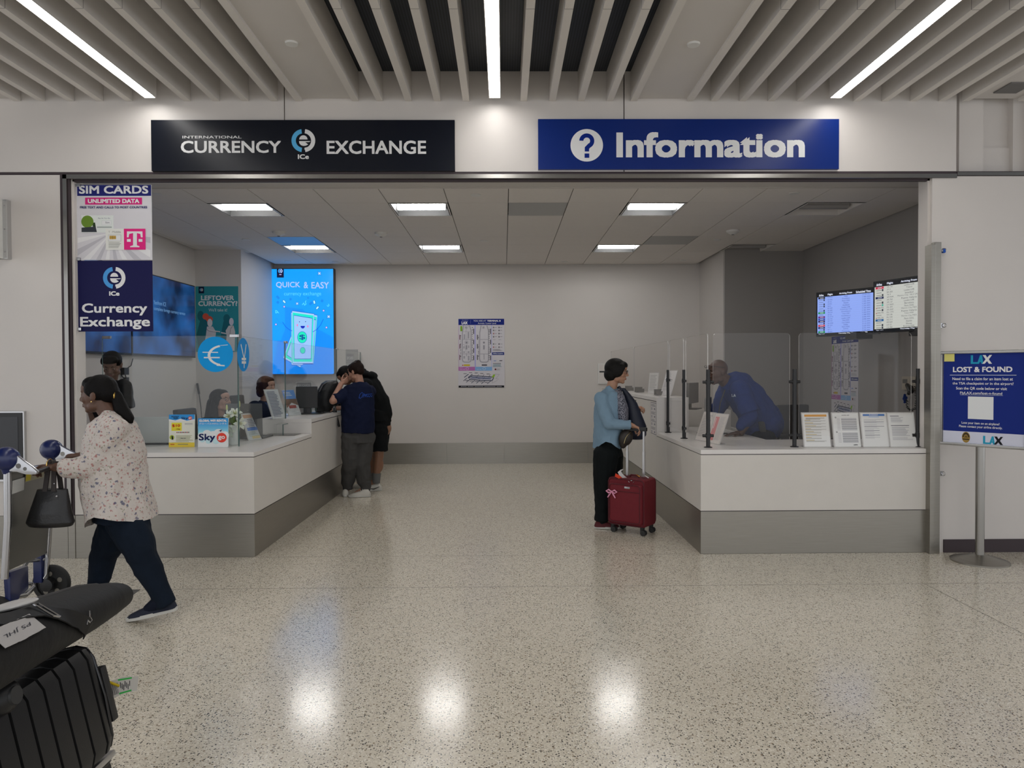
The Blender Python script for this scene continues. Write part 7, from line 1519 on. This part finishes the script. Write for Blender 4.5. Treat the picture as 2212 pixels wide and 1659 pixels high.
# padded black bag on top
BG = empty('padded_bag', (-1.35, 2.2, .64), 'long padded black bag with shoulder strap lying across the ribbed suitcase', 'bag'); nyl = mat('black_padded_nylon', (.006, .006, .0065), .7, spec=.25, bump=.15, bscale=30)
mb = MB(); spine = [(-420, 1600, 1.10, .08, .09), (-60, 1428, 1.62, .085, .088), (20, 1388, 1.80, .085, .085), (90, 1354, 2.05, .09, .084), (150, 1326, 2.30, .095, .078), (200, 1302, 2.55, .09, .072), (232, 1290, 2.75, .078, .060), (248, 1284, 2.88, .05, .035)]
ctr = [QY(x, y, Y) for x, y, Y, _, _ in spine]
rings = []
for i, (x, y, Y, rh, rv) in enumerate(spine):
    dd = (ctr[min(i+1, 7)]-ctr[max(i-1, 0)]).normalized(); sd = dd.cross(V((0, 0, 1))).normalized(); uu = sd.cross(dd)
    rings.append([ctr[i]+sd*rh*1.15*(abs(cos(t))**.8*(1 if cos(t) > 0 else -1))+uu*rv*.88*(abs(sin(t))**.9*(1 if sin(t) > 0 else -1)) for t in [2*pi*k/32 for k in range(32)]])
mb.loft(rings); bgm = remesh(mb, 'body', nyl, BG, .008, 3)
m = MB(); rim = []
for i in range(2, 8): dd = (ctr[min(i+1, 7)]-ctr[i-1]).normalized(); sd = dd.cross(V((0, 0, 1))).normalized(); rim.append(ctr[i]+sd*(-1 if sd.x > 0 else 1)*spine[i][3]*.5+V((0, 0, spine[i][4]*.86)))
m.tube(rim, .006, 6); m.build('piping', M_['black'], BG)
m = MB(); ribbon(m, bgm, [(-20, 1352), (30, 1335), (75, 1326), (120, 1330), (160, 1340), (183, 1352), (186, 1362)], .050, .004, .003); m.build('strap', mat('webbing', (.004, .004, .0045), .6, spec=.2), BG, 0)
c, n = onto(bgm, 93, 1327, .012); tdir = (onto(bgm, 100, 1327, .012)[0]-c).normalized(); sd = tdir.cross(n).normalized()
m = MB(); m.tube([c+tdir*a_+sd*b_ for a_, b_ in ((-.014, -.034), (.014, -.034), (.014, .034), (-.014, .034))], .003, 6, close=True); m.build('buckle', M_['chrome'], BG)
m = MB(); cl = [onto(bgm, x, y, .008)[0] for x, y in ((187, 1322), (187, 1334), (191, 1340), (187, 1345), (182, 1341), (180, 1350))]; cl = [k for k in cl if k]; m.tube(cl, .003, 6); m.build('clasp', M_['chrome'], BG)
m = MB(); ribbon(m, bgm, [(-12, 1386), (30, 1368), (78, 1344)], .052, .004, .001, 10); m.build('paper_label', pm('8f8c8a'), BG, 0)
vs, fs = textmesh('PS JHL', .0); lx = max(v[0] for v in vs); m = MB(); vv_ = []
for vx, vy in vs:
    t = 1-vx/lx; x = 2+t*60; y = 1382-t*31; h = onto(bgm, x+vy*3, y+vy*10-4, .0062)[0]; vv_.append(m.b.verts.new(h if h else (0, 0, -1)))
for f in fs: m.face([vv_[i] for i in f])
m.build('handwriting', pm('202028'), BG, 0, False)
m = MB(); cpl = onto(bgm, 28, 1318, .012)[0]; cpl = cpl if cpl else QY(40, 1321, 2.0); m.ell(cpl, (.062, .04, .010), Matrix.Rotation(R_(-12), 3, 'Y')); single(m, 'plastic_pouch', mat('clear_white_plastic', (.42, .41, .40), .25), 'crumpled white plastic pouch lying on the padded black bag', 'pouch')
